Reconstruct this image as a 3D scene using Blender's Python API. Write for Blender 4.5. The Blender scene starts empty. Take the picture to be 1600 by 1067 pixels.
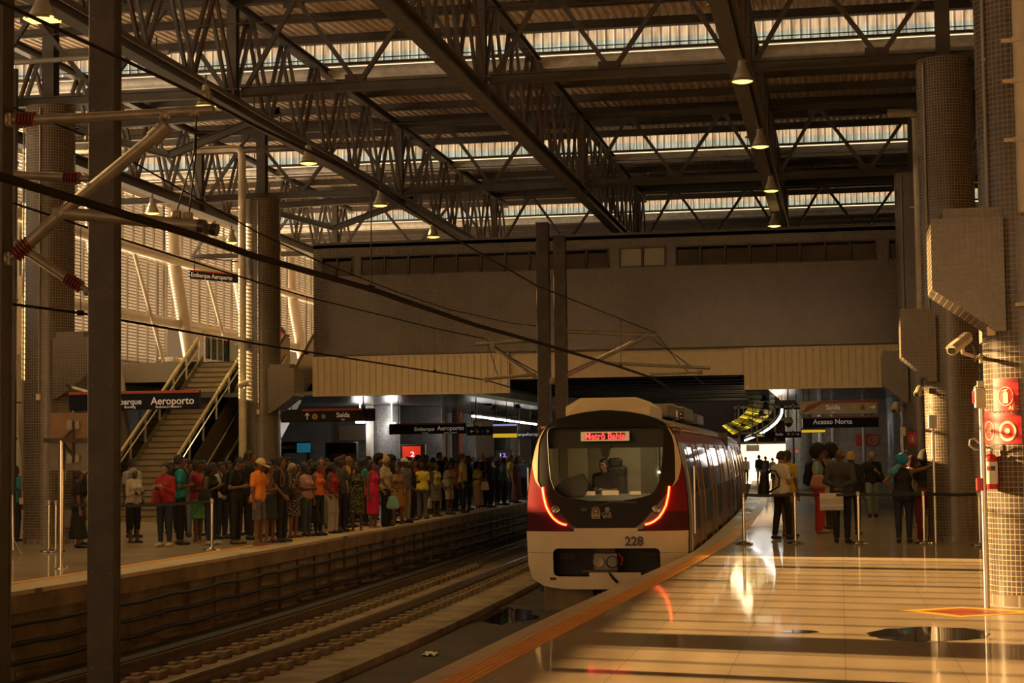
import bpy, bmesh, math, random
import numpy as np
from math import sin, cos, pi, radians, atan, atan2, hypot, sqrt, exp
from mathutils import Vector, Matrix, Quaternion

scene = bpy.context.scene
COL = scene.collection

# ------------------------------------------------------------------ camera
FPX, CX, CY = 2800.0, 800.0, 533.5
EYE = Vector((0, 0, 1.72))
YAW, PITCH, ROLL = atan(510 / FPX), atan((712 - 533.5) / FPX), -0.012
RM = Matrix.Rotation(YAW, 3, 'Z') @ Matrix.Rotation(pi / 2 + PITCH, 3, 'X') @ Matrix.Rotation(ROLL, 3, 'Z')
cam_d = bpy.data.cameras.new('camera')
cam_d.sensor_width = 36.0
cam_d.lens = 36.0 * FPX / 1600.0
cam_d.clip_end = 600
cam = bpy.data.objects.new('camera', cam_d)
COL.objects.link(cam)
cam.matrix_world = Matrix.Translation(EYE) @ RM.to_4x4()
scene.camera = cam

# ------------------------------------------------------------------ view, world, sun
vs = scene.view_settings
scene.display_settings.display_device = 'sRGB'
vs.view_transform = 'Standard'
vs.look = 'None'
vs.gamma = 1.0
vs.use_curve_mapping = False
vs.exposure = 0.0
scene.cycles.use_denoising = True
scene.cycles.max_bounces = 8
scene.cycles.diffuse_bounces = 4
scene.cycles.glossy_bounces = 4
scene.cycles.transmission_bounces = 6
scene.cycles.transparent_max_bounces = 12
scene.cycles.sample_clamp_indirect = 4.0
scene.cycles.caustics_reflective = False
scene.cycles.caustics_refractive = False

world = bpy.data.worlds.new('evening sky')
scene.world = world
world.use_nodes = True
wn = world.node_tree
wn.nodes.clear()
w_out = wn.nodes.new('ShaderNodeOutputWorld')
w_bg = wn.nodes.new('ShaderNodeBackground')
w_tc = wn.nodes.new('ShaderNodeTexCoord')
w_sep = wn.nodes.new('ShaderNodeSeparateXYZ')
SUN_AZ, SUN_EL = radians(75.5), radians(12.7)       # azimuth left of the track direction
def w_col(c):
    n = wn.nodes.new('ShaderNodeRGB'); n.outputs[0].default_value = (*c, 1); return n.outputs[0]
def w_mix(f, a, b_):
    n = wn.nodes.new('ShaderNodeMix'); n.data_type = 'RGBA'
    wn.links.new(f, n.inputs[0]); wn.links.new(a, n.inputs[6]); wn.links.new(b_, n.inputs[7]); return n.outputs[2]
def w_range(v, lo, hi):
    n = wn.nodes.new('ShaderNodeMapRange'); n.inputs[1].default_value = lo; n.inputs[2].default_value = hi
    wn.links.new(v, n.inputs[0]); return n.outputs[0]
w_dot = wn.nodes.new('ShaderNodeVectorMath'); w_dot.operation = 'DOT_PRODUCT'
w_dot.inputs[1].default_value = (-sin(SUN_AZ), cos(SUN_AZ), 0)
wn.links.new(w_tc.outputs['Generated'], w_sep.inputs[0])
wn.links.new(w_tc.outputs['Generated'], w_dot.inputs[0])
towards = w_range(w_dot.outputs['Value'], -0.1, 0.75)          # 0 away from the sunset, 1 towards it
horizon = w_mix(towards, w_col((4.1, 2.35, 1.0)), w_col((1.15, 0.98, 0.72)))
ground = w_mix(towards, w_col((0.9, 0.5, 0.2)), w_col((12.0, 8.5, 5.0)))
zenith = w_col((0.62, 0.66, 0.62))
upper = w_mix(w_range(w_sep.outputs['Z'], 0.08, 0.6), horizon, zenith)
w_all = w_mix(w_range(w_sep.outputs['Z'], -0.06, 0.0), ground, upper)
wn.links.new(w_all, w_bg.inputs[0])
wn.links.new(w_bg.outputs[0], w_out.inputs[0])
w_bg.inputs[1].default_value = 1.0

sun_dir = Vector((-sin(SUN_AZ) * cos(SUN_EL), cos(SUN_AZ) * cos(SUN_EL), sin(SUN_EL)))
sun_d = bpy.data.lights.new('sun', 'SUN')
sun_d.energy = 52.0
sun_d.color = (1.0, 0.60, 0.24)
sun_d.angle = radians(0.5)
sun_o = bpy.data.objects.new('sun', sun_d)
COL.objects.link(sun_o)
sun_o.rotation_euler = sun_dir.to_track_quat('Z', 'Y').to_euler()
sun_o.location = (-40, 20, 20)

# ------------------------------------------------------------------ where a point of the place is
def ray(px, py):
    return RM @ Vector(((px - CX) / FPX, -(py - CY) / FPX, -1))
def onz(px, py, z=0.0):
    d = ray(px, py); return EYE + d * ((z - EYE.z) / d.z)
def onY(px, py, Y):
    d = ray(px, py); return EYE + d * ((Y - EYE.y) / d.y)
def onX(px, py, X):
    d = ray(px, py); return EYE + d * ((X - EYE.x) / d.x)
def lin(r, g, b):
    f = lambda c: (c / 255 / 12.92) if c / 255 <= 0.04045 else ((c / 255 + 0.055) / 1.055) ** 2.4
    return (f(r), f(g), f(b))

# ------------------------------------------------------------------ naming helpers
def tag(o, label=None, cat=None, group=None, kind=None):
    if label: o['label'] = label
    if cat: o['category'] = cat
    if group: o['group'] = group
    if kind: o['kind'] = kind
    return o
def thing(name, label, cat, loc=(0, 0, 0), rz=0.0, group=None, kind=None):
    o = bpy.data.objects.new(name, None)
    COL.objects.link(o)
    o.empty_display_size = 0.1
    o.location = loc
    o.rotation_euler = (0, 0, rz)
    return tag(o, label, cat, group, kind)
def copy_tree(o, parent=None):
    c = o.copy()
    COL.objects.link(c)
    if parent: c.parent = parent
    for ch in KIDS.get(o.name, []):
        copy_tree(ch, c)
    return c
KIDS = {}

class MB:
    """collects shapes in one mesh"""
    def __init__(s):
        s.v, s.f, s.uv, s.mi = [], [], [], []
        s.cur = 0
    def face(s, idx, uv=None):
        s.f.append(tuple(idx)); s.uv.append(uv); s.mi.append(s.cur)
    def add(s, verts, faces, uvs=None):
        n = len(s.v)
        s.v += [tuple(p) for p in verts]
        for k, f in enumerate(faces):
            s.face([n + i for i in f], uvs[k] if uvs else None)
    def box(s, c, size, M=None):
        hx, hy, hz = size[0] / 2, size[1] / 2, size[2] / 2
        pts = [Vector((x, y, z)) for x in (-hx, hx) for y in (-hy, hy) for z in (-hz, hz)]
        if M is not None: pts = [M @ p for p in pts]
        c = Vector(c)
        s.add([p + c for p in pts], [(0, 1, 3, 2), (4, 6, 7, 5), (0, 4, 5, 1), (2, 3, 7, 6), (0, 2, 6, 4), (1, 5, 7, 3)])
    def box2(s, a, b):
        s.box([(a[i] + b[i]) / 2 for i in range(3)], [abs(a[i] - b[i]) for i in range(3)])
    def frame(s, p0, p1, up=(0, 0, 1)):
        p0, p1 = Vector(p0), Vector(p1)
        d = (p1 - p0); L = d.length; d.normalize()
        up = Vector(up)
        if abs(d.dot(up)) > 0.98: up = Vector((0, 1, 0)) if abs(d.y) < 0.9 else Vector((1, 0, 0))
        r = d.cross(up).normalized(); u = r.cross(d).normalized()
        return p0, p1, d, r, u, L
    def bar(s, p0, p1, w, h, up=(0, 0, 1)):
        p0, p1, d, r, u, L = s.frame(p0, p1, up)
        q = [(-w / 2, -h / 2), (w / 2, -h / 2), (w / 2, h / 2), (-w / 2, h / 2)]
        vs_ = [p + r * a + u * b for p in (p0, p1) for a, b in q]
        s.add(vs_, [(3, 2, 1, 0), (4, 5, 6, 7), (0, 1, 5, 4), (1, 2, 6, 5), (2, 3, 7, 6), (3, 0, 4, 7)])
    def ibeam(s, p0, p1, w, h, t=0.02, up=(0, 0, 1)):
        p0, p1, d, r, u, L = s.frame(p0, p1, up)
        for b in (-1, 1):
            o = u * (b * (h / 2 - t / 2))
            s.bar(p0 + o, p1 + o, w, t, up)
        s.bar(p0, p1, t, h - 2 * t, up)
    def tube(s, path, r, n=10, caps=True, rs=None):
        path = [Vector(p) for p in path]
        m = len(path)
        base = len(s.v)
        prev = None
        for i, p in enumerate(path):
            d = (path[min(i + 1, m - 1)] - path[max(i - 1, 0)]).normalized()
            if prev is None:
                up = Vector((0, 0, 1)) if abs(d.z) < 0.9 else Vector((0, 1, 0))
                a = d.cross(up).normalized()
            else:
                a = (prev - d * prev.dot(d)).normalized()
            prev = a
            b = d.cross(a)
            rr = rs[i] if rs else r
            for k in range(n):
                t = 2 * pi * k / n
                s.v.append(tuple(p + a * (cos(t) * rr) + b * (sin(t) * rr)))
        for i in range(m - 1):
            for k in range(n):
                k2 = (k + 1) % n
                s.face([base + i * n + k, base + i * n + k2, base + (i + 1) * n + k2, base + (i + 1) * n + k])
        if caps:
            s.face([base + k for k in reversed(range(n))])
            s.face([base + (m - 1) * n + k for k in range(n)])
    def lathe(s, prof, c=(0, 0, 0), n=24, a0=0.0, a1=2 * pi, M=None, uvr=None):
        """prof: (r, z) list, around z through c"""
        full = abs(a1 - a0 - 2 * pi) < 1e-6
        cols = n if full else n + 1
        base = len(s.v); c = Vector(c)
        for r, z in prof:
            for k in range(cols):
                t = a0 + (a1 - a0) * k / n
                p = Vector((r * cos(t), r * sin(t), z))
                s.v.append(tuple((M @ p if M is not None else p) + c))
        for i in range(len(prof) - 1):
            for k in range(n):
                k2 = (k + 1) % cols
                uv = None
                if uvr:
                    du = uvr * (a1 - a0) / n
                    uv = [(k * du, prof[i][1]), ((k + 1) * du, prof[i][1]), ((k + 1) * du, prof[i + 1][1]), (k * du, prof[i + 1][1])]
                s.face([base + i * cols + k, base + i * cols + k2, base + (i + 1) * cols + k2, base + (i + 1) * cols + k], uv)
    def disc(s, c, r, n=20, M=None):
        c = Vector(c); base = len(s.v)
        for k in range(n):
            p = Vector((r * cos(2 * pi * k / n), r * sin(2 * pi * k / n), 0))
            s.v.append(tuple((M @ p if M is not None else p) + c))
        s.face([base + k for k in range(n)])
    def prism(s, poly, ext):
        """poly: 3-D points in a plane, ext: extrusion vector"""
        ext = Vector(ext); poly = [Vector(p) for p in poly]
        n = len(poly); base = len(s.v)
        s.v += [tuple(p) for p in poly] + [tuple(p + ext) for p in poly]
        s.face([base + i for i in reversed(range(n))])
        s.face([base + n + i for i in range(n)])
        for i in range(n):
            j = (i + 1) % n
            s.face([base + i, base + j, base + n + j, base + n + i])
    def grid(s, P, flip=False):
        """P: rows of points"""
        base = len(s.v); nr, nc = len(P), len(P[0])
        for row in P: s.v += [tuple(p) for p in row]
        for i in range(nr - 1):
            for j in range(nc - 1):
                q = [base + i * nc + j, base + i * nc + j + 1, base + (i + 1) * nc + j + 1, base + (i + 1) * nc + j]
                s.face(q[::-1] if flip else q)
    def build(s, name, mat, parent=None, smooth=False, local=False, bevel=0.0, fix=True):
        me = bpy.data.meshes.new(name)
        off = Vector((0, 0, 0))
        if parent is not None and not local:
            o = parent
            while o is not None:
                off += o.location; o = o.parent
        me.from_pydata([tuple(Vector(p) - off) for p in s.v], [], s.f)
        if fix:
            bm = bmesh.new(); bm.from_mesh(me)
            bmesh.ops.recalc_face_normals(bm, faces=bm.faces)
            bm.to_mesh(me); bm.free()
        uvl = me.uv_layers.new(name='UVMap')
        for p in me.polygons:
            uv = s.uv[p.index]
            n = p.normal
            if uv and fix:
                # loops may have been flipped: match by vertex
                m_ = dict(zip(s.f[p.index], uv))
            for k, li in enumerate(p.loop_indices):
                vi = me.loops[li].vertex_index
                if uv:
                    uvl.data[li].uv = m_[vi] if fix else uv[k]
                else:
                    w = me.vertices[vi].co
                    ax, ay, az = abs(n.x), abs(n.y), abs(n.z)
                    if az >= ax and az >= ay: uvl.data[li].uv = (w.x, w.y)
                    elif ay >= ax: uvl.data[li].uv = (w.x, w.z)
                    else: uvl.data[li].uv = (w.y, w.z)
            p.use_smooth = bool(smooth)
        mats = mat if isinstance(mat, (list, tuple)) else [mat]
        for m in mats: me.materials.append(m)
        if len(mats) > 1:
            for p in me.polygons: p.material_index = s.mi[p.index]
        ob = bpy.data.objects.new(name, me)
        COL.objects.link(ob)
        if smooth == 'auto':
            for p in me.polygons: p.use_smooth = True
            md = ob.modifiers.new('edges', 'EDGE_SPLIT'); md.split_angle = radians(40)
        if bevel:
            md = ob.modifiers.new('bevel', 'BEVEL'); md.width = bevel; md.segments = 2; md.limit_method = 'ANGLE'
        if parent is not None:
            ob.parent = parent
            KIDS.setdefault(parent.name, []).append(ob)
        return ob

def struct(ob):
    ob['kind'] = 'structure'; return ob
def text(name, body, mat, size, M, parent=None, align='CENTER', depth=0.004, world=True, sx=1.0, bold=0.012):
    """flat lettering as a mesh; M maps (x right, y up, z out of the sign) to its place"""
    cu = bpy.data.curves.new(name, 'FONT')
    cu.body = body; cu.size = size; cu.align_x = align; cu.align_y = 'CENTER'; cu.extrude = depth
    cu.resolution_u = 3; cu.offset = size * bold
    tmp = bpy.data.objects.new(name + '_outline', cu)
    COL.objects.link(tmp)
    bpy.context.view_layer.update()
    me = bpy.data.meshes.new_from_object(tmp.evaluated_get(bpy.context.evaluated_depsgraph_get()))
    COL.objects.unlink(tmp); bpy.data.objects.remove(tmp)
    me.name = name
    me.transform(Matrix.Diagonal((sx, 1, 1, 1)))
    me.transform(M)
    if parent is not None and world:
        off = Vector((0, 0, 0)); o = parent
        while o is not None:
            off += o.location; o = o.parent
        me.transform(Matrix.Translation(-off))
    me.materials.clear(); me.materials.append(mat)
    ob = bpy.data.objects.new(name, me)
    COL.objects.link(ob)
    if parent is not None:
        ob.parent = parent; KIDS.setdefault(parent.name, []).append(ob)
    return ob
def facing(c, yaw=0.0):
    """sign frame at c whose front looks at -Y (yaw turns it about z)"""
    return Matrix.Translation(Vector(c)) @ Matrix.Rotation(yaw, 4, 'Z') @ Matrix.Rotation(pi / 2, 4, 'X')

# ------------------------------------------------------------------ materials
def nodes_of(name):
    m = bpy.data.materials.new(name); m.use_nodes = True
    nt = m.node_tree
    b = nt.nodes['Principled BSDF']
    return m, nt, b
def mat(name, col, rough=0.6, metal=0.0, var=0.12, scale=6.0, spec=0.5, bump=0.0, coat=0.0, coords='Object', dirt=None):
    m, nt, b = nodes_of(name)
    N, L = nt.nodes, nt.links
    tc = N.new('ShaderNodeTexCoord')
    no = N.new('ShaderNodeTexNoise'); no.inputs['Scale'].default_value = scale; no.inputs['Detail'].default_value = 5
    L.new(tc.outputs[coords], no.inputs['Vector'])
    mr = N.new('ShaderNodeValToRGB')
    mr.color_ramp.elements[0].position = 0.3; mr.color_ramp.elements[1].position = 0.7
    lo = dirt if dirt else tuple(c * (1 - var) for c in col)
    hi = tuple(min(1, c * (1 + var)) for c in col)
    mr.color_ramp.elements[0].color = (*lo, 1); mr.color_ramp.elements[1].color = (*hi, 1)
    L.new(no.outputs['Fac'], mr.inputs[0]); L.new(mr.outputs[0], b.inputs['Base Color'])
    b.inputs['Roughness'].default_value = rough; b.inputs['Metallic'].default_value = metal
    b.inputs['Specular IOR Level'].default_value = spec
    if coat: b.inputs['Coat Weight'].default_value = coat
    if bump:
        bp = N.new('ShaderNodeBump'); bp.inputs['Strength'].default_value = bump; bp.inputs['Distance'].default_value = 0.02
        L.new(no.outputs['Fac'], bp.inputs['Height']); L.new(bp.outputs[0], b.inputs['Normal'])
    return m
def emit(name, col, strength):
    m, nt, b = nodes_of(name)
    b.inputs['Base Color'].default_value = (*col, 1)
    b.inputs['Emission Color'].default_value = (*col, 1)
    b.inputs['Emission Strength'].default_value = strength
    return m
def tilemat(name, tile, grout, pitch=0.057, rough=0.22, mortar=0.062, var=0.25, pitch_y=None):
    m, nt, b = nodes_of(name)
    N, L = nt.nodes, nt.links
    tc = N.new('ShaderNodeTexCoord')
    br = N.new('ShaderNodeTexBrick')
    br.offset = 0.0; br.squash = 1.0
    br.inputs['Scale'].default_value = 1.0
    br.inputs['Brick Width'].default_value = pitch; br.inputs['Row Height'].default_value = pitch_y or pitch
    br.inputs['Mortar Size'].default_value = pitch * mortar
    br.inputs['Mortar Smooth'].default_value = 0.1
    br.inputs['Bias'].default_value = 0.0
    br.inputs['Color1'].default_value = (*[c * (1 - var) for c in tile], 1)
    br.inputs['Color2'].default_value = (*[min(1, c * (1 + var)) for c in tile], 1)
    br.inputs['Mortar'].default_value = (*grout, 1)
    L.new(tc.outputs['UV'], br.inputs['Vector'])
    no = N.new('ShaderNodeTexNoise'); no.inputs['Scale'].default_value = 1.3; no.inputs['Detail'].default_value = 4
    L.new(tc.outputs['Object'], no.inputs['Vector'])
    mx = N.new('ShaderNodeMix'); mx.data_type = 'RGBA'; mx.blend_type = 'MULTIPLY'
    rp = N.new('ShaderNodeValToRGB'); rp.color_ramp.elements[0].position = 0.25; rp.color_ramp.elements[1].position = 0.7
    rp.color_ramp.elements[0].color = (0.72, 0.7, 0.66, 1); rp.color_ramp.elements[1].color = (1, 1, 1, 1)
    L.new(no.outputs['Fac'], rp.inputs[0])
    mx.inputs[0].default_value = 1.0
    L.new(br.outputs['Color'], mx.inputs[6]); L.new(rp.outputs[0], mx.inputs[7])
    L.new(mx.outputs[2], b.inputs['Base Color'])
    rr = N.new('ShaderNodeMapRange'); rr.inputs[3].default_value = rough; rr.inputs[4].default_value = 0.8
    L.new(br.outputs['Fac'], rr.inputs[0]); L.new(rr.outputs[0], b.inputs['Roughness'])
    bp = N.new('ShaderNodeBump'); bp.inputs['Strength'].default_value = 0.25; bp.inputs['Distance'].default_value = 0.004; bp.invert = True
    L.new(br.outputs['Fac'], bp.inputs['Height']); L.new(bp.outputs[0], b.inputs['Normal'])
    return m
def glassy(name, col, alpha=0.25, rough=0.03):
    """thin pane: mirror-like coat over a see-through tint"""
    m, nt, b = nodes_of(name)
    N, L = nt.nodes, nt.links
    out = N['Material Output']
    N.remove(b)
    tr = N.new('ShaderNodeBsdfTransparent'); tr.inputs[0].default_value = (*col, 1)
    gl = N.new('ShaderNodeBsdfGlossy'); gl.inputs['Roughness'].default_value = rough
    fr = N.new('ShaderNodeFresnel'); fr.inputs[0].default_value = 1.5
    mx = N.new('ShaderNodeMixShader')
    ad = N.new('ShaderNodeMath'); ad.operation = 'ADD'; ad.inputs[1].default_value = alpha; ad.use_clamp = True
    L.new(fr.outputs[0], ad.inputs[0])
    L.new(ad.outputs[0], mx.inputs[0]); L.new(tr.outputs[0], mx.inputs[1]); L.new(gl.outputs[0], mx.inputs[2])
    L.new(mx.outputs[0], out.inputs[0])
    return m

M = {}
M['tile'] = tilemat('column mosaic tile', (0.088, 0.072, 0.055), (0.38, 0.30, 0.195))
M['tile_wall'] = tilemat('bridge mosaic tile', (0.115, 0.098, 0.075), (0.27, 0.225, 0.16), pitch=0.075)
M['tile_grey'] = tilemat('grey mosaic tile', (0.24, 0.235, 0.24), (0.46, 0.45, 0.45))
M['skirt'] = tilemat('large base tile', (0.2, 0.16, 0.12), (0.3, 0.25, 0.18), pitch=0.2)
M['steel'] = mat('painted roof steel', (0.085, 0.076, 0.068), 0.5, 0.0, 0.2, 3.0)
M['steel_rust_shade'] = mat('rusty and shaded brown steel', (0.07, 0.04, 0.025), 0.7, 0.0, 0.3, 4.0)
M['deck'] = mat('corrugated roof sheet', (0.66, 0.54, 0.41), 0.5, 0.0, 0.18, 2.0)
M['gutter'] = mat('weathered white gutter', (0.75, 0.76, 0.74), 0.5, 0, 0.2, 5.0)
M['mast'] = mat('weathered mast steel', (0.045, 0.035, 0.027), 0.55, 0.2, 0.35, 5.0)
M['tubing'] = mat('cantilever tube', (0.20, 0.17, 0.135), 0.4, 0.3, 0.2, 8.0)
M['insulator'] = mat('red insulator', (0.16, 0.03, 0.022), 0.35)
M['wire'] = mat('dark copper wire', (0.014, 0.011, 0.009), 0.8, 0, spec=0.1)
M['cream'] = mat('cream painted metal', (0.72, 0.60, 0.39), 0.5, 0, 0.06)
M['white'] = mat('off white paint', (0.62, 0.57, 0.47), 0.5, 0, 0.06)
M['pipe'] = mat('cream downpipe', (0.55, 0.47, 0.33), 0.4, 0, 0.15, 4.0)
M['conduit'] = mat('grey conduit', (0.3, 0.29, 0.25), 0.45, 0.3)
M['black'] = mat('black plastic', (0.018, 0.017, 0.016), 0.4)
M['rubber'] = mat('black rubber', (0.012, 0.012, 0.012), 0.6)
M['chrome'] = mat('polished steel', (0.62, 0.6, 0.56), 0.16, 1.0, 0.04)
M['brushed'] = mat('brushed steel', (0.5, 0.48, 0.44), 0.3, 1.0, 0.05)
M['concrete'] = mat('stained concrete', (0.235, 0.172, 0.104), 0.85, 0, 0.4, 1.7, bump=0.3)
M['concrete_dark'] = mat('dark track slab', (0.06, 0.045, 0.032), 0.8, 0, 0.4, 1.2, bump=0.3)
M['rail'] = mat('worn rail steel', (0.16, 0.11, 0.08), 0.32, 0.8, 0.25, 8.0)
M['redsign'] = mat('red sign face', (0.55, 0.025, 0.03), 0.35, 0, 0.05)
M['darkred'] = mat('dark red band', (0.2, 0.02, 0.02), 0.4)
M['navy'] = mat('dark navy sign face', (0.010, 0.012, 0.028), 0.6, spec=0.15)
M['orange_band'] = mat('orange red band', (0.42, 0.06, 0.02), 0.4)
M['paper'] = mat('white lettering', (0.72, 0.68, 0.6), 0.5, 0, 0.03)
M['letter'] = emit('lit white lettering', (0.80, 0.74, 0.62), 0.12)
M['yellow'] = mat('yellow paint', (0.62, 0.36, 0.02), 0.5)
M['teal'] = mat('blue pictogram', (0.01, 0.16, 0.24), 0.5)
M['glass_dark'] = mat('dark window glass', (0.05, 0.045, 0.035), 0.08, 0, 0.3, 0.8, spec=0.8)
# ================================================================== the setting
def lerp_line(pts, Y):
    for (x0, y0), (x1, y1) in zip(pts, pts[1:]):
        if y0 <= Y <= y1: return x0 + (x1 - x0) * (Y - y0) / (y1 - y0)
    (x0, y0), (x1, y1) = (pts[0], pts[1]) if Y < pts[0][1] else (pts[-2], pts[-1])
    return x0 + (x1 - x0) * (Y - y0) / (y1 - y0)
R_EDGE = [(-3.36, 8), (-3.27, 13.44), (-3.11, 19.15), (-2.92, 23.56), (-2.74, 27.27), (-2.56, 31.5), (-2.69, 40), (-2.91, 51), (-3.28, 62), (-3.68, 72.4), (-4.9, 100)]
R_YEL = [(-2.95, 8), (-2.78, 13.48), (-2.73, 15.5), (-2.59, 18.95), (-2.37, 24.4), (-2.2, 29.5), (-2.06, 35.57), (-2.12, 43.4), (-2.4, 57.7), (-2.68, 67), (-3.8, 100)]
L_EDGE = [(-11.1, 10), (-10.92, 20), (-10.74, 24.3), (-10.68, 29), (-10.7, 34), (-10.88, 42), (-11.13, 50.5), (-11.55, 64.3), (-12.8, 100)]
def smooth_line(pts, Y):       # average over a few metres so the kerbs run as curves
    return sum(lerp_line(pts, Y + d) for d in (-2, -1, 0, 1, 2)) / 5
def re(Y): return smooth_line(R_EDGE, Y)
def ry(Y): return smooth_line(R_YEL, Y)
def le(Y): return smooth_line(L_EDGE, Y)

def floor_mat(name, a, b_, rough, joint, size=0.9, gloss=0.0):
    m, nt, b = nodes_of(name)
    N, L = nt.nodes, nt.links
    tc = N.new('ShaderNodeTexCoord')
    br = N.new('ShaderNodeTexBrick'); br.offset = 0.0
    br.inputs['Scale'].default_value = 1; br.inputs['Brick Width'].default_value = size; br.inputs['Row Height'].default_value = size
    br.inputs['Mortar Size'].default_value = 0.004; br.inputs['Mortar'].default_value = (*joint, 1)
    br.inputs['Color1'].default_value = (*a, 1); br.inputs['Color2'].default_value = (*b_, 1)
    L.new(tc.outputs['Object'], br.inputs['Vector'])
    no = N.new('ShaderNodeTexNoise'); no.inputs['Scale'].default_value = 0.6; no.inputs['Detail'].default_value = 8; no.inputs['Roughness'].default_value = 0.7
    L.new(tc.outputs['Object'], no.inputs['Vector'])
    rp = N.new('ShaderNodeValToRGB'); rp.color_ramp.elements[0].position = 0.3; rp.color_ramp.elements[1].position = 0.75
    rp.color_ramp.elements[0].color = (0.72, 0.7, 0.66, 1); rp.color_ramp.elements[1].color = (1.12, 1.1, 1.08, 1)
    L.new(no.outputs['Fac'], rp.inputs[0])
    mx = N.new('ShaderNodeMix'); mx.data_type = 'RGBA'; mx.blend_type = 'MULTIPLY'; mx.inputs[0].default_value = 1
    L.new(br.outputs['Color'], mx.inputs[6]); L.new(rp.outputs[0], mx.inputs[7]); L.new(mx.outputs[2], b.inputs['Base Color'])
    mr = N.new('ShaderNodeMapRange'); mr.inputs[1].default_value = 0.35; mr.inputs[2].default_value = 0.7
    mr.inputs[3].default_value = rough * 0.6; mr.inputs[4].default_value = rough * 1.7
    L.new(no.outputs['Fac'], mr.inputs[0]); L.new(mr.outputs[0], b.inputs['Roughness'])
    if gloss:
        b.inputs['Roughness'].default_value = 0.5
        for l_ in list(b.inputs['Roughness'].links): L.remove(l_)
        b.inputs['Specular IOR Level'].default_value = 0.1
        b.inputs['Coat Weight'].default_value = gloss
        L.new(mr.outputs[0], b.inputs['Coat Roughness'])
    return m
M['granite'] = floor_mat('polished granite floor', (0.30, 0.235, 0.15), (0.33, 0.26, 0.165), 0.05, (0.17, 0.13, 0.09), gloss=0.34)
M['coping'] = floor_mat('pale coping slab', (0.62, 0.49, 0.30), (0.57, 0.455, 0.28), 0.45, (0.16, 0.12, 0.08), 0.6)
def grooved():
    m, nt, b = nodes_of('yellow tactile paving')
    N, L = nt.nodes, nt.links
    tc = N.new('ShaderNodeTexCoord')
    no = N.new('ShaderNodeTexNoise'); no.inputs['Scale'].default_value = 2.5; no.inputs['Detail'].default_value = 6
    L.new(tc.outputs['Object'], no.inputs['Vector'])
    rp = N.new('ShaderNodeValToRGB')
    rp.color_ramp.elements[0].position = 0.3; rp.color_ramp.elements[0].color = (0.68, 0.28, 0.015, 1)
    rp.color_ramp.elements[1].position = 0.7; rp.color_ramp.elements[1].color = (0.9, 0.42, 0.03, 1)
    L.new(no.outputs['Fac'], rp.inputs[0]); L.new(rp.outputs[0], b.inputs['Base Color'])
    b.inputs['Roughness'].default_value = 0.45
    return m
M['tactile'] = grooved()

def strip(mb, fa, fb, za, zb, ys):
    mb.grid([[(fa(Y), Y, za), (fb(Y), Y, zb)] for Y in ys])
def solid_strip(mb, fa, fb, z0, z1, ys):
    rows = [[(fa(Y), Y, z0), (fb(Y), Y, z0), (fb(Y), Y, z1), (fa(Y), Y, z1), (fa(Y), Y, z0)] for Y in ys]
    mb.grid(rows)
    mb.add(rows[0][:4], [(0, 1, 2, 3)]); mb.add(rows[-1][:4], [(3, 2, 1, 0)])
YR = [-34 + 2 * k for k in range(74)]
YL = [-34 + 2 * k for k in range(68)]
# right platform
m = MB(); solid_strip(m, lambda Y: ry(Y) - 0.02, lambda Y: 7.0, -1.4, 0.0, YR); struct(m.build('floor', M['granite']))
m = MB(); solid_strip(m, re, lambda Y: ry(Y) - 0.02, -0.3, 0.0, YR); struct(m.build('trim_1', M['coping'])); 
m = MB(); solid_strip(m, lambda Y: re(Y) + 0.12, lambda Y: ry(Y) - 0.05, -1.4, -0.3, YR); struct(m.build('wall_platform_right', M['concrete']))
m = MB()
for k in range(5):
    o = -0.27 + k * 0.054
    solid_strip(m, lambda Y: ry(Y) + o, lambda Y: ry(Y) + o + 0.036, 0.0, 0.007, YR)
m2 = MB(); solid_strip(m2, lambda Y: ry(Y) - 0.275, lambda Y: ry(Y) - 0.015, 0.0, 0.003, YR)
for v, f in ((m2.v, m2.f),): m.add(v, f)
struct(m.build('trim_2', M['tactile']))
# left platform
m = MB(); solid_strip(m, lambda Y: -24.2, lambda Y: le(Y) - 0.72, -1.4, 0.0, YL); struct(m.build('floor_left', M['granite']))
m = MB(); solid_strip(m, lambda Y: le(Y) - 0.72, le, -0.06, 0.0, YL); struct(m.build('trim_3', M['coping']))
m = MB(); solid_strip(m, lambda Y: le(Y) - 0.72, lambda Y: le(Y) - 0.02, -0.3, -0.06, YL); struct(m.build('trim_4', M['concrete']))
m = MB(); solid_strip(m, lambda Y: le(Y) - 0.90, lambda Y: le(Y) - 0.72, 0.0, 0.006, YL); struct(m.build('trim_5', M['tactile']))
m = MB(); solid_strip(m, lambda Y: le(Y) - 0.72, lambda Y: le(Y) - 0.14, -1.45, -0.3, YL)
Y = 20.0
k = 0
while Y < 66:           # precast panels with ledges
    x = le(Y) - 0.14
    m.box((x + 0.02, Y + 0.5, -0.55 - 0.11 * (k % 3)), (0.05, 0.9, 0.5 + 0.22 * (k % 3)))
    m.box((x + 0.05, Y + 0.5, -1.12 + 0.06 * (k % 2)), (0.1, 0.8, 0.04))
    m.box((x + 0.04, Y + 0.62, -0.72), (0.08, 0.5, 0.03))
    Y += 1.25; k += 1
struct(m.build('wall_platform_left', M['concrete']))
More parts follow.
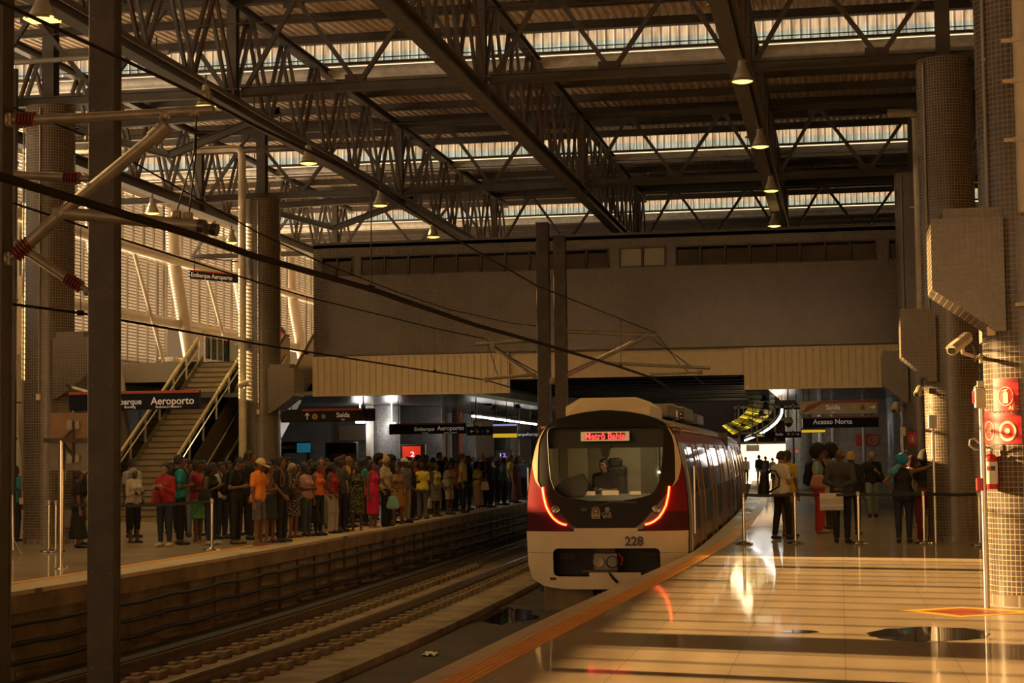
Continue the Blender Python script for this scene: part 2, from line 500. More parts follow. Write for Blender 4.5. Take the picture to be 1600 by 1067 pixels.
# track bed
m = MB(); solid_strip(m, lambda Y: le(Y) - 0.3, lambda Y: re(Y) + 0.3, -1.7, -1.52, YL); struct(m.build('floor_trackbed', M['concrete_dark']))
m = MB(); solid_strip(m, lambda Y: le(Y) + 0.35, lambda Y: le(Y) + 3.5, -1.52, -1.395, YL); struct(m.build('floor_plinth', M['concrete']))
M['ballast'] = mat('ribbed dark drain grating', (0.05, 0.042, 0.035), 0.8, 0, 0.4, 14.0, bump=0.5)
m = MB(); solid_strip(m, lambda Y: le(Y) - 0.12, lambda Y: le(Y) + 0.42, -1.45, -1.2, YL)
struct(m.build('floor_drain', M['ballast']))
# rails
LT = lambda Y: le(Y) + 1.62
RT = lambda Y: re(Y) - 1.5
def rail(f, off, label):
    m = MB()
    prof = [(-0.035, 0), (0.035, 0), (0.035, -0.04), (0.012, -0.055), (0.012, -0.13), (0.06, -0.15), (0.06, -0.165), (-0.06, -0.165), (-0.06, -0.15), (-0.012, -0.13), (-0.012, -0.055), (-0.035, -0.04), (-0.035, 0)]
    m.grid([[(f(Y) + off + a, Y, -1.1 + b) for a, b in prof] for Y in YL])
    return tag(m.build('rail', M['rail']), label, 'rail', 'running rails')
rail(LT, -0.72, 'far running rail of the empty track, beside the crowded platform wall')
rail(LT, 0.72, 'running rail of the empty track nearer the train, above the slab edge')
rail(RT, -0.72, 'shiny running rail that the train stands on, just below the near platform edge')
rail(RT, 0.72, 'running rail tucked under the lip of the near platform')
# rail blocks
bm_ = MB(); bm_.box((0.03, 0, 0), (0.52, 0.36, 0.12)); bm_.box((0.16, 0, 0.08), (0.12, 0.16, 0.05)); bm_.box((-0.14, 0, 0.08), (0.12, 0.16, 0.05))
blk = bm_.build('rail_block', M['concrete'], bevel=0.015)
nb = 0
for off in (-0.72, 0.72):
    for k in range(46):
        Y = 19.2 + 0.66 * k
        o = blk if nb == 0 else blk.copy()
        if nb: COL.objects.link(o)
        nb += 1
        o.location = (LT(Y) + off, Y, -1.335)
        tag(o, 'concrete fastening block under the far rail of the empty track' if off < 0 else 'concrete fastening block under the nearer rail of the empty track', 'rail block',
            'fastening blocks of the far rail' if off < 0 else 'fastening blocks of the nearer rail')
# cables along the wall of the crowded platform
for z0, lab in ((-0.42, 'uppermost'), (-0.68, 'middle'), (-0.93, 'lowest')):
    m = MB()
    m.tube([(le(Y) + 0.04, Y, z0 - 0.035 * abs(sin(Y * pi / 2.5)) ** 1.0) for Y in [18 + 0.6 * k for k in range(100)]], 0.035, 6)
    tag(m.build('cable', M['rubber'], smooth=True), f'{lab} of the three black cables along the far platform wall', 'cable')
# crumpled paper and puddle between the tracks
m = MB()
c = onz(672, 1023, -1.51)
rnd = random.Random(3)
P = []
for i in range(6):
    P.append([(c.x + 0.11 * (i / 2.5 - 1) + rnd.uniform(-.02, .02), c.y + 0.16 * (j / 2.5 - 1) + rnd.uniform(-.03, .03), -1.515 + rnd.uniform(0, .05)) for j in range(6)])
m.grid(P)
tag(m.build('litter', M['paper']), 'crumpled white scrap of paper lying between the tracks', 'litter')
M['water'] = mat('standing water', (0.02, 0.017, 0.013), 0.03, 0, 0.2, 1.0, spec=0.8)
def puddle(name, outline, z, label):
    m = MB(); n = len(outline)
    m.add([(x, y, z) for x, y in outline] + [(x * 0.98 + 0.02 * outline[0][0], y, z - 0.002) for x, y in outline], [tuple(range(n))])
    return tag(m.build(name, M['water']), label, 'puddle', kind='stuff')
rnd = random.Random(8)
out = []
for k in range(40):
    t = 2 * pi * k / 40
    p = onz(1452 + 96 * cos(t) * (1 + rnd.uniform(-.05, .05)), 991 + 11 * sin(t) * (1 + rnd.uniform(-.1, .1)), 0)
    out.append((p.x, p.y))
puddle('puddle', out, 0.003, 'dark puddle on the shiny floor in front of the near column')
out = []
for k in range(30):
    t = 2 * pi * k / 30
    p = onz(1250 + 28 * cos(t), 987 + 2.2 * sin(t) * (1 + rnd.uniform(-.2, .2)), 0)
    out.append((p.x, p.y))
puddle('puddle', out, 0.003, 'thin wet streak on the floor beside the larger puddle')
out = []
for k in range(40):
    t = 2 * pi * k / 40
    p = onz(775 + 60 * cos(t) * (1 + rnd.uniform(-.15, .15)), 962 + 13 * sin(t) * (1 + rnd.uniform(-.3, .3)), -1.515)
    out.append((p.x, p.y))
puddle('puddle', out, -1.515, 'puddle between the tracks in front of the train')
# floor marking
def floor_poly(mb, pts, z): 
    mb.add([(*onz(x, y, 0).xy, z) for x, y in pts], [tuple(range(len(pts)))])
r_ = thing('floor_marking', 'red diamond with a yellow border painted on the floor beside the near column', 'floor marking', (*onz(1505, 956, 0).xy, 0))
q = [(1403, 954), (1503, 948.5), (1640, 956.5), (1500, 964.5)]
m = MB(); floor_poly(m, q, 0.002); m.build('border', M['yellow'], r_)
q2 = [(1440, 954.5), (1503, 950.5), (1590, 956.5), (1500, 962)]
M['floor_red'] = mat('worn red floor paint', (0.33, 0.07, 0.03), 0.4, 0, 0.3, 3)
m = MB(); floor_poly(m, q2, 0.004); m.build('diamond', M['floor_red'], r_, label=None) if False else m.build('diamond', M['floor_red'], r_)

# ------------------------------------------------------------------ roof
YB = [42.2 + 14.4 * k for k in range(-5, 4)]         # clerestory lines
ZLO, ZHI = 11.25, 11.95
X0, X1 = -26.0, 8.0
for k, (ya, yb) in enumerate(zip(YB, YB[1:])):
    m = MB()
    n = int((X1 - X0) / 0.2)
    prof = []
    for i in range(n):
        x = X0 + 0.2 * i
        prof += [(x, 0.0), (x + 0.08, 0.0), (x + 0.1, 0.055), (x + 0.18, 0.055)]
    m.grid([[(x, Y, z + dz) for x, dz in prof] for Y, z in ((ya + 0.15, ZLO), (yb, ZHI))])
    struct(m.build('ceiling', M['deck']))
    m = MB()
    for q in range(6):
        Y = ya + 0.6 + 2.55 * q
        z = ZLO + (ZHI - ZLO) * (Y - ya) / 14.4 - 0.11
        m.ibeam((X0, Y, z), (X1, Y, z), 0.11, 0.2, 0.015)
    struct(m.build('trim_purlins', M['steel']))
def clerestory():
    m, nt, b = nodes_of('weathered translucent sheet')
    N, L = nt.nodes, nt.links
    tc = N.new('ShaderNodeTexCoord'); sp = N.new('ShaderNodeSeparateXYZ')
    L.new(tc.outputs['Object'], sp.inputs[0])
    gt = N.new('ShaderNodeMath'); gt.operation = 'GREATER_THAN'; gt.inputs[1].default_value = 11.66
    L.new(sp.outputs['Z'], gt.inputs[0])
    mx = N.new('ShaderNodeMix'); mx.data_type = 'RGBA'
    mx.inputs[6].default_value = (0.125, 0.20, 0.33, 1); mx.inputs[7].default_value = (0.19, 0.205, 0.25, 1)
    L.new(gt.outputs[0], mx.inputs[0])
    mp = N.new('ShaderNodeMapping'); mp.inputs['Scale'].default_value = (9, 1, 1.2)
    no = N.new('ShaderNodeTexNoise'); no.inputs['Scale'].default_value = 1.0; no.inputs['Detail'].default_value = 5
    L.new(tc.outputs['Object'], mp.inputs[0]); L.new(mp.outputs[0], no.inputs['Vector'])
    rp = N.new('ShaderNodeValToRGB'); rp.color_ramp.elements[0].position = 0.3; rp.color_ramp.elements[1].position = 0.6
    rp.color_ramp.elements[0].color = (0.4, 0.36, 0.3, 1); rp.color_ramp.elements[1].color = (1, 1, 1, 1)
    L.new(no.outputs['Fac'], rp.inputs[0])
    ml = N.new('ShaderNodeMix'); ml.data_type = 'RGBA'; ml.blend_type = 'MULTIPLY'; ml.inputs[0].default_value = 1
    L.new(mx.outputs[2], ml.inputs[6]); L.new(rp.outputs[0], ml.inputs[7])
    N.remove(b)
    tl = N.new('ShaderNodeBsdfTranslucent'); df = N.new('ShaderNodeBsdfDiffuse'); ms = N.new('ShaderNodeMixShader'); ms.inputs[0].default_value = 0.25
    L.new(ml.outputs[2], tl.inputs[0]); L.new(ml.outputs[2], df.inputs[0])
    L.new(tl.outputs[0], ms.inputs[1]); L.new(df.outputs[0], ms.inputs[2])
    L.new(ms.outputs[0], N['Material Output'].inputs[0])
    return m
M['clerestory'] = clerestory()
for k, yb in enumerate(YB[1:-1]):
    m = MB()
    prof = []
    for i in range(int((X1 - X0) / 0.22)):
        x = X0 + 0.22 * i
        prof += [(x, 0), (x + 0.19, 0), (x + 0.195, 0.012), (x + 0.215, 0.012)]
    m.grid([[(x, yb + 0.02 + dy, z) for x, dy in prof] for z in (11.42, 11.66, 11.95)])
    struct(m.build(f'window_clerestory_{k + 1}', M['clerestory']))
    m = MB()
    m.box2((X0, yb - 0.06, 11.36), (X1, yb + 0.06, 11.43))
    m.box2((X0, yb - 0.09, 11.9), (X1, yb + 0.0, 12.05))
    struct(m.build('trim_clerestory', M['steel']))
    m = MB()
    m.tube([(X0, yb - 0.02, 11.22), (X1, yb - 0.02, 11.22)], 0.1, 12)
    m.box2((X0, yb - 0.02, 11.06), (X1, yb + 0.14, 11.16))
    struct(m.build('trim_gutter', M['gutter'], smooth=False))

# right end wall of the hall, out of the frame
m = MB(); m.box2((7.0, -34, 0), (7.2, 100, 12)); struct(m.build('wall_right', M['tile']))

# ------------------------------------------------------------------ louvred facade on the left
XF = -24.0
M['louvre'] = mat('louvre slat', (0.17, 0.15, 0.12), 0.55, 0, 0.1, 2.0)
M['facade_white'] = mat('pale facade panel', (0.42, 0.40, 0.36), 0.6, 0, 0.08, 1.0)
M['tube_paint'] = mat('painted facade tube', (0.36, 0.31, 0.24), 0.35, 0, 0.06)
GAP = (35.3, 36.3)
def louvres(name, y0, y1, z0, z1, hs=0.024, wide=0.16):
    m = MB()
    z = z0
    while z < z1:
        m.add([(XF - 1.4 * hs, y0, z - hs), (XF + 1.4 * hs, y0, z + hs), (XF + 1.4 * hs, y1, z + hs), (XF - 1.4 * hs, y1, z - hs)], [(0, 1, 2, 3)])
        z += 0.11
    struct(m.build(name, M['louvre'], fix=False))
    m = MB()
    n = int((y1 - y0) / 0.9)
    for k in range(n + 1):
        Y = y0 + (y1 - y0) * k / n
        wd = wide if k % 4 == 0 else 0.07
        m.box((XF + 0.07, Y, (z0 + z1) / 2), (0.06, wd, z1 - z0))
    struct(m.build('trim_mullions', M['louvre']))
for a, b_ in ((-30.0, GAP[0]), (GAP[1], 61.2)):
    if a < 0: louvres('wall_left_louvres', a, b_, 5.1, 8.9, 0.016, 0.09)
    else: louvres('wall_left_louvres', a, 46.0, 5.1, 8.9, 0.016, 0.09); louvres('wall_left_louvres', 46.0, 61.5, 5.1, 8.9)
    louvres('wall_left_louvres', a, min(b_, 48.0), 9.12, 10.0, 0.016, 0.09)
    if a > 0: louvres('wall_left_louvres', 48.0, b_, 9.12, 10.9)
louvres('wall_left_louvres', 61.2, 98, 6.75, 8.9)
louvres('wall_left_louvres', 61.2, 98, 9.12, 10.9)
m = MB()
m.box2((XF - 0.1, -32, 0), (XF + 0.05, 61.2, 5.02))
m.box2((XF - 0.1, 61.2, 0), (XF + 0.05, 98, 5.3))
m.box2((XF - 0.25, 61.2, 5.25), (XF + 0.45, 98, 5.42))
m.box2((XF - 0.12, -32, 5.0), (XF + 0.10, 61.2, 5.08))
m.box2((XF - 0.06, -32, 10.0), (XF + 0.06, 48, 12.1)); m.box2((XF - 0.12, -32, 10.9), (XF + 0.10, 98, 11.2))
Y = 44.6
while Y < 61: m.box2((XF + 0.05, Y, 0.0), (XF + 0.09, Y + 0.05, 5.0)); Y += 1.2
struct(m.build('wall_left', M['facade_white']))
for z, r, lab in ((8.98, 0.2, 'upper'), (6.62, 0.2, 'lower')):
    m = MB(); m.tube([(XF + 0.35, -32 if lab == 'upper' else 45, z), (XF + 0.35, 98, z)], r, 16)
    struct(m.build('trim_rail_tube', M['tube_paint'], smooth='auto'))
k = 0
for Y in (33.2, 40.4, 47.6, 54.8, 62.0, 69.2, 76.4, 83.6):
    m = MB(); m.tube([(XF + 1.75, Y, 0), (XF + 0.15, Y, 9.0), (XF + 0.05, Y, 11.3)], 0.24, 16)
    tag(m.build('facade_column', M['tube_paint'], smooth='auto'), 'thick pale steel tube leaning outward against the louvred facade', 'column', 'leaning facade tubes')
    m = MB(); m.tube([(XF + 1.2, Y - 3.3, 4.6), (XF + 0.2, Y - 3.9, 8.9)], 0.065, 8)
    tag(m.build('facade_brace', M['tube_paint'], smooth='auto'), 'thin pale brace rod slanting in front of the louvres', 'brace', 'thin facade braces')

# dim buildings beyond the louvres
M['far_building'] = mat('distant building', (0.10, 0.085, 0.065), 0.9)
for ya, yb, h_ in ((96, 150, 22), (163, 250, 27)):
    m = MB(); m.box2((-75, ya, 0), (-60, yb, h_)); struct(m.build('exterior_building', M['far_building']))

# ------------------------------------------------------------------ bridge building across the tracks
YW = 52.0
def W(px, py, off=0.0):
    p = onY(px, py, YW + off); return p
xl, xr = W(490, 500).x, 2.3
z_top = W(490, 383).z; z_tile0 = W(490, 556).z
zw1, zw0 = W(564, 400).z, W(564, 431).z
WIN = [(503, 551, 2, 'open'), (564, 866, 8, 'tilt'), (882, 951, 2, 'open'), (968, 1040, 2, 'pale'), (1056, 1369, 8, 'tilt'), (1389, 1418, 1, 'open')]
m = MB()
m.box2((xl, YW, zw1), (xr, YW + 0.35, z_top)); m.box2((xl, YW, z_tile0 - 0.02), (xr, YW + 0.35, zw0))
xs = [xl] + [W(v, 410).x for w_ in WIN for v in w_[:2]] + [xr]
for a, b_ in zip(xs[::2], xs[1::2]):
    if b_ > a: m.box2((a, YW, zw0), (b_, YW + 0.35, zw1))
m.box2((xl, YW + 0.35, z_tile0), (xl + 0.3, 96, z_top))
struct(m.build('wall_back', M['tile_wall']))
m = MB(); m.box2((xl, YW + 0.9, z_tile0), (xr, YW + 1.0, z_top - 0.2)); m.box2((xl, YW, z_top - 0.12), (xr, 96, z_top - 0.02))
M['room'] = mat('dim room behind the windows', (0.10, 0.085, 0.06), 0.8)
struct(m.build('wall_back_inner', M['room']))
m = MB(); m.box2((xl - 0.03, YW - 0.05, z_top - 0.02), (xr, YW + 0.4, z_top + 0.05)); struct(m.build('trim_parapet', M['steel']))
M['win_frame'] = mat('dark window frame', (0.06, 0.05, 0.04), 0.5)
M['pane_brown'] = mat('brown tinted pane', (0.10, 0.08, 0.055), 0.12, 0, 0.35, 0.7, spec=0.7)
M['pane_pale'] = mat('pale lit pane', (0.36, 0.34, 0.24), 0.25, 0, 0.08, 1.0)
for wi, (a, b_, n, sty) in enumerate(WIN):
    xa, xb = W(a, 410).x, W(b_, 410).x
    root = thing(f'window_{wi + 1}', None, None, ((xa + xb) / 2, YW, zw0), kind='structure')
    fm = MB(); t = 0.05
    fm.box2((xa, YW - 0.03, zw0), (xb, YW + 0.1, zw0 + t)); fm.box2((xa, YW - 0.03, zw1 - t), (xb, YW + 0.1, zw1))
    for k in range(n + 1):
        x = xa + (xb - xa) * k / n
        fm.box2((x - t / 2, YW - 0.03, zw0), (x + t / 2, YW + 0.1, zw1))
    fm.build('frame', M['win_frame'], root)
    for k in range(n):
        x_, x2_ = xa + (xb - xa) * k / n + 0.04, xa + (xb - xa) * (k + 1) / n - 0.04
        tilt = {'tilt': 0.07, 'open': 0.12, 'pale': 0.0}[sty]
        drop = {'tilt': 0.12, 'open': 0.14, 'pale': 0.05}[sty]
        pm = MB()
        za, zb = zw0 + 0.05, zw1 - drop
        sh = 0.02 if sty != 'pale' else 0
        pm.add([(x_ + sh, YW - 0.02 - tilt, za), (x2_ + sh, YW - 0.02 - tilt, za), (x2_, YW + 0.03, zb), (x_, YW + 0.03, zb)], [(0, 1, 2, 3)])
        v = pm.v[:]
        pm.v += [tuple(Vector(p) + Vector((0, 0.02, 0))) for p in v]; pm.face((7, 6, 5, 4)); pm.face((0, 4, 5, 1)); pm.face((2, 6, 7, 3)); pm.face((1, 5, 6, 2)); pm.face((3, 7, 4, 0))
        pm.build('pane', M['pane_pale'] if sty == 'pale' else M['pane_brown'], root)
# plain beam and the two fluted panels under the mosaic
zb0, zb1 = W(1000, 588).z, W(1000, 549).z
m = MB(); m.box2((xl + 0.1, YW + 0.06, zb0), (xr, YW + 0.5, z_tile0 + 0.03)); struct(m.build('wall_back_beam', M['cream']))
m = MB(); m.box2((xl, YW - 0.03, z_tile0 - 0.05), (xr, YW + 0.02, z_tile0)); struct(m.build('trim_shadow_gap', M['win_frame']))
def fluted(pa, pb, ytop, ybot, lab, pxm):
    za, zb = W(pxm, ybot).z, W(pxm, ytop).z
    xa, xb = W(pa, ytop).x, W(pb, ytop).x
    prof = []; x = xa
    while x < xb - 0.1:
        prof += [(x, 0), (x + 0.15, 0), (x + 0.165, 0.03), (x + 0.185, 0.03)]; x += 0.2
    prof += [(xb, 0)]
    mm = MB(); mm.grid([[(x, YW - 0.12 + d, z) for x, d in prof] for z in (za, zb)])
    mm.box2((xa, YW - 0.13, zb - 0.04), (xb, YW + 0.05, zb)); mm.box2((xa, YW - 0.13, za), (xb, YW + 0.05, za + 0.05)); mm.box2((xb - 0.03, YW - 0.1, za), (xb, YW + 0.05, zb)); mm.box2((xa, YW - 0.1, za), (xa + 0.03, YW + 0.05, zb))
    mm.box2((xa, YW - 0.02, za), (xb, YW + 0.05, zb))
    tag(mm.build('cladding_panel', M['cream']), lab, 'panel')
fluted(490, 796, 555, 617, 'long ribbed cream cladding panel hung under the mosaic wall, above the crowd', 640)
fluted(1162, 1412, 541, 607, 'ribbed cream cladding panel hung under the mosaic wall, above the right platform', 1280)
# what lies under the bridge
M['steel_beige'] = mat('beige painted beam', (0.2, 0.15, 0.1), 0.6)
M['tunnel'] = mat('shaded tunnel concrete', (0.045, 0.037, 0.03), 0.85, spec=0.1)  # darkness under the bridge put into this base colour
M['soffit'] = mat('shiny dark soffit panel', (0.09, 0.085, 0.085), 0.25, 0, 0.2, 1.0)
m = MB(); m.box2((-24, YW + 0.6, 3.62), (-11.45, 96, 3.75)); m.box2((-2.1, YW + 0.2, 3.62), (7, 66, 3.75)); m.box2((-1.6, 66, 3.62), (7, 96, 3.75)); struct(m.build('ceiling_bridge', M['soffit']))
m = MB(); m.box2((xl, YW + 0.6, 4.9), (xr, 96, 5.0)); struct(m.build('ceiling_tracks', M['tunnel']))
m = MB()
for k in range(14):
    Y = YW + 1.2 + 2.6 * k
    m.box2((-11.5, Y, 4.2), (-3.2, Y + 0.3, 4.55))
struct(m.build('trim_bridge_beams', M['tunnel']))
# far walls
m = MB(); m.box2((-24, 67.0, 0), (-15.0, 67.2, 3.62)); struct(m.build('wall_concourse_left', M['tile_grey']))
m = MB(); m.box2((-1.0, 66.0, 0), (2.6, 66.3, 3.62)); struct(m.build('wall_concourse_right', M['tile_grey']))
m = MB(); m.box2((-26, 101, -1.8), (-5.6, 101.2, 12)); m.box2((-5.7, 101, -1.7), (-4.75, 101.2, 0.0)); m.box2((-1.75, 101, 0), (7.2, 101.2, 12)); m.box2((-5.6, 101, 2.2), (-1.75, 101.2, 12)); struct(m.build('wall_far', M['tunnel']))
m = MB()
for z in (2.2, 2.75, 3.5, 4.2): m.box2((-5.8, 100.8, z), (-1.6, 101.0, z + 0.12))
for x in (-5.6, -4.6, -3.6, -2.6, -1.8): m.box2((x, 100.8, 2.2), (x + 0.1, 101.0, 4.4))
struct(m.build('trim_far', M['steel_beige']))
# ================================================================== roof trusses
TZ0, TZ1 = 9.2, 11.22
def long_truss(X, y0, y1, label):
    r = thing('roof_truss', label, 'truss', (X, (y0 + y1) / 2, TZ0))
    zb, zt = 9.02, 11.15
    m = MB(); m.ibeam((X, y0, zb), (X, y1, zb), 0.3, 0.28, 0.03); m.build('bottom_chord', M['steel'], r)
    m = MB(); m.ibeam((X, y0, zt), (X, y1, zt), 0.2, 0.2, 0.025); m.build('top_chord', M['steel'], r)
    Y = 20.7 - 14.3
    while Y < y0: Y += 2.383
    k = 0
    while Y + 2.38 < y1 + 0.1:
        for a, b_ in (((X, Y, zb + .14), (X, Y + 1.19, zt - .1)), ((X, Y + 1.19, zt - .1), (X, Y + 2.383, zb + .14))):
            for s in (-1, 1):
                m = MB(); m.bar(Vector(a) + Vector((0.075 * s, 0, 0)), Vector(b_) + Vector((0.075 * s, 0, 0)), 0.06, 0.1)
                m.build('diagonal', M['steel_rust_shade'] if (k + (s > 0)) % 3 == 0 else M['steel'], r)  # browner members: shade of bars turned from the light, put into colour
        Y += 2.383; k += 1
    for Yp_ in (35.1, 49.4, 63.7):
        if y0 < Yp_ < y1:
            m = MB(); m.ibeam((X, Yp_, zb + .14), (X, Yp_, zt), 0.2, 0.24, 0.02, (0, 1, 0)); m.build('post', M['steel'], r)
            m = MB(); m.box((X, Yp_, zb + 0.3), (0.34, 0.5, 0.03)); m.box((X, Yp_, zb + .02), (0.32, 0.03, 0.3)); m.build('gusset', M['steel'], r)
    return r
long_truss(-12.2, 19, 66, 'long roof truss carrying the row of lamps above the left platform edge')
long_truss(-6.95, 19, 66, 'long roof truss above the gap between the two tracks')
long_truss(-1.75, 19, 66, 'long roof truss with lamps above the right platform')
long_truss(-18.2, 30, 66, 'long roof truss behind the left tiled columns, towards the louvres')
long_truss(3.5, 30, 66, 'long roof truss mostly hidden behind the right tiled columns')
def cross_truss(Y, label):
    r = thing('roof_truss', label, 'truss', (-6, Y, TZ0))
    zb, zt = 9.3, 11.2
    bays = [-24, -18.2, -12.2, -6.95, -1.75, 3.5]
    for a, b_ in zip(bays, bays[1:]):
        m = MB(); m.ibeam((a + .17, Y, zb), (b_ - .17, Y, zb), 0.18, 0.19, 0.02); m.build('bottom_chord', M['steel'], r)
        mid = (a + b_) / 2; q = (b_ - a) / 4
        pts = [(a + .2, zb + .1), (mid - q, zt - .08), (mid, zb + .1), (mid + q, zt - .08), (b_ - .2, zb + .1)]
        for p, s in zip(pts, pts[1:]):
            m = MB(); m.bar((p[0] + .1 * (1 if s[0] > p[0] else 0), Y, p[1]), (s[0], Y, s[1]), 0.09, 0.09); m.build('diagonal', M['steel'], r)
        for x, z in pts[1:4]:
            m = MB(); m.box((x, Y, z + (0.05 if z < 10 else -0.02)), (0.46, 0.03, 0.2)); m.build('gusset', M['steel'], r)
    m = MB(); m.ibeam((-24, Y, zt), (6.5, Y, zt), 0.16, 0.18, 0.02); m.build('top_chord', M['steel'], r)
    return r
cross_truss(35.1, 'nearest cross truss of the roof, above the front of the train')
cross_truss(49.4, 'second cross truss of the roof, just in front of the mosaic wall')
cross_truss(63.7, 'cross truss of the roof seen above the top of the mosaic wall')
# triangular bracket frames over the left columns
for Y, lab in ((39.5, 'nearer triangular steel bracket under the roof beside the left columns'), (53.5, 'farther triangular steel bracket under the roof beside the left columns')):
    m = MB()
    A, B, Cc = (-17.9, Y, 9.6), (-12.6, Y, 9.75), (-15.3, Y, 8.85)
    m.ibeam(A, B, 0.16, 0.2, 0.02); m.ibeam(A, Cc, 0.14, 0.18, 0.02); m.ibeam(Cc, B, 0.14, 0.18, 0.02)
    tag(m.build('bracket_frame', M['steel']), lab, 'bracket')
# cable conduits under the trusses
for X, z, y0, y1, lab in ((-11.78, 8.93, 19, 60, 'cable conduit running beside the lamps above the left platform edge'), (-18.3, 8.95, 36, 64, 'cable conduit carrying lamps beyond the left columns'), (-1.52, 9.02, 26, 60, 'cable conduit along the lamp truss above the right platform')):
    m = MB(); m.tube([(X, y0, z), (X, y1, z)], 0.05, 8)
    for k in range(int((y1 - y0) / 1.8)): m.bar((X, y0 + 1.8 * k, z + 0.04), (X, y0 + 1.8 * k, z + 0.3), 0.02, 0.02)
    tag(m.build('conduit_run', M['steel']), lab, 'conduit')
for Y, z, x1, rr in ((48.8, 10.5, -12.9, .02), (49.0, 10.66, -12.9, .02), (33, 10.2, 3.3, .012), (36.5, 10.2, 3.3, .012), (44.0, 10.2, 3.3, .012), (46.3, 10.2, 3.3, .012), (51.2, 10.2, 3.3, .012)):
    m = MB(); m.tube([(-23.4, Y, z), (x1, Y, z)], rr, 6)
    tag(m.build('tie_wire', M['steel_rust_shade']), 'thin tie wire stretched across the hall through the roof trusses', 'wire', 'tie wires across the roof')

# ------------------------------------------------------------------ lamps
M['lamp_lens'] = emit('lamp glow', (1.0, 0.66, 0.14), 3.2)
M['lamp_shell'] = mat('lamp housing', (0.35, 0.31, 0.22), 0.4, 0.2)
def make_lamp(label, group=None, twin=False):
    r = thing('pendant_lamp', label, 'lamp', (0, 0, 0), 0, group)
    m = MB(); m.lathe([(0.02, 0.42), (0.07, 0.40), (0.085, 0.26), (0.12, 0.18), (0.16, 0.08), (0.16, 0.04), (0.0, 0.06)], n=16); m.build('housing', M['lamp_shell'], r, smooth='auto')
    m = MB(); m.lathe([(0.16, 0.05), (0.215, 0.0), (0.2, -0.012), (0.15, 0.03)], n=20); m.build('reflector', M['lamp_shell'], r, smooth='auto')
    m = MB()
    if twin:
        m.box((-0.1, 0, 0.0), (0.17, 0.26, 0.03)); m.box((0.1, 0, 0.0), (0.17, 0.26, 0.03))
    else: m.lathe([(0.0, -0.035), (0.12, -0.028), (0.19, 0.0), (0.19, 0.012), (0, 0.012)], n=20)
    m.build('lens', M['lamp_lens'], r)
    m = MB(); m.bar((0, 0, 0.4), (0, 0, 0.6), 0.03, 0.03); m.build('hook', M['steel'], r)
    ld = bpy.data.lights.new('lamp_light', 'SPOT'); ld.energy = 450; ld.color = (1.0, 0.68, 0.26); ld.spot_size = radians(150); ld.spot_blend = 0.8; ld.shadow_soft_size = 0.18
    lo = bpy.data.objects.new('lamp_light', ld); COL.objects.link(lo); lo.parent = r; lo.location = (0, 0, -0.07)
    KIDS.setdefault(r.name, []).append(lo)
    return r
LAMPS = [(66, 31, 'twin lens lamp at the upper left, nearest lamp above the left platform', True),
         (322, 166, 'small lit lamp beside the end of the foreground cantilever tube', False),
         (482, 255, 'lit pendant lamp above the crowd, third in the row from the camera', False),
         (594, 321, 'lit pendant lamp above the crowd, fourth in the row from the camera', False),
         (677, 370, 'lit pendant lamp just above the top of the mosaic wall', False),
         (238, 333, 'lit pendant lamp in front of the louvres, nearer of two', False),
         (362, 379, 'lit pendant lamp in front of the louvres, farther of two', False),
         (1160, 127, 'largest lamp of the row under the right truss', False),
         (1188, 229, 'second lamp along the row under the right truss', False),
         (1205, 298, 'third lamp along the row under the right truss', False),
         (1210, 353, 'last lamp under the right truss, just above the mosaic wall', False)]
for x, y, lab, twin in LAMPS:
    p = onz(x, y, 8.35 if x < 1000 else 8.5)
    r = make_lamp(lab, None, twin); r.location = p
    if x > 1000:
        for ch in KIDS[r.name]:
            if ch.type == 'LIGHT': ch.data.energy = 320
    if twin: r.scale = (1.25, 1.25, 1)
def bell(px, py, Y, lab):
    p = onY(px, py, Y)
    r = thing('bell_loudspeaker', lab, 'loudspeaker', p)
    m = MB(); m.lathe([(0.05, 0.36), (0.09, 0.34), (0.1, 0.2), (0.15, 0.08), (0.24, 0.0), (0.2, 0.01), (0.0, 0.12)], c=p, n=18); m.build('horn', M['pipe'], r, smooth='auto')
    m = MB(); m.bar(p + Vector((0, 0, 0.34)), p + Vector((0, 0, 0.7)), 0.03, 0.03); m.build('hanger', M['steel'], r)
bell(1121, 12, 30.0, 'cream bell shaped loudspeaker at the top, above the nearest right lamp')
bell(1180, 214, 41.0, 'cream bell shaped loudspeaker beside the second right lamp')
bell(1192, 262, 47.0, 'small bell shaped loudspeaker lower along the right truss')

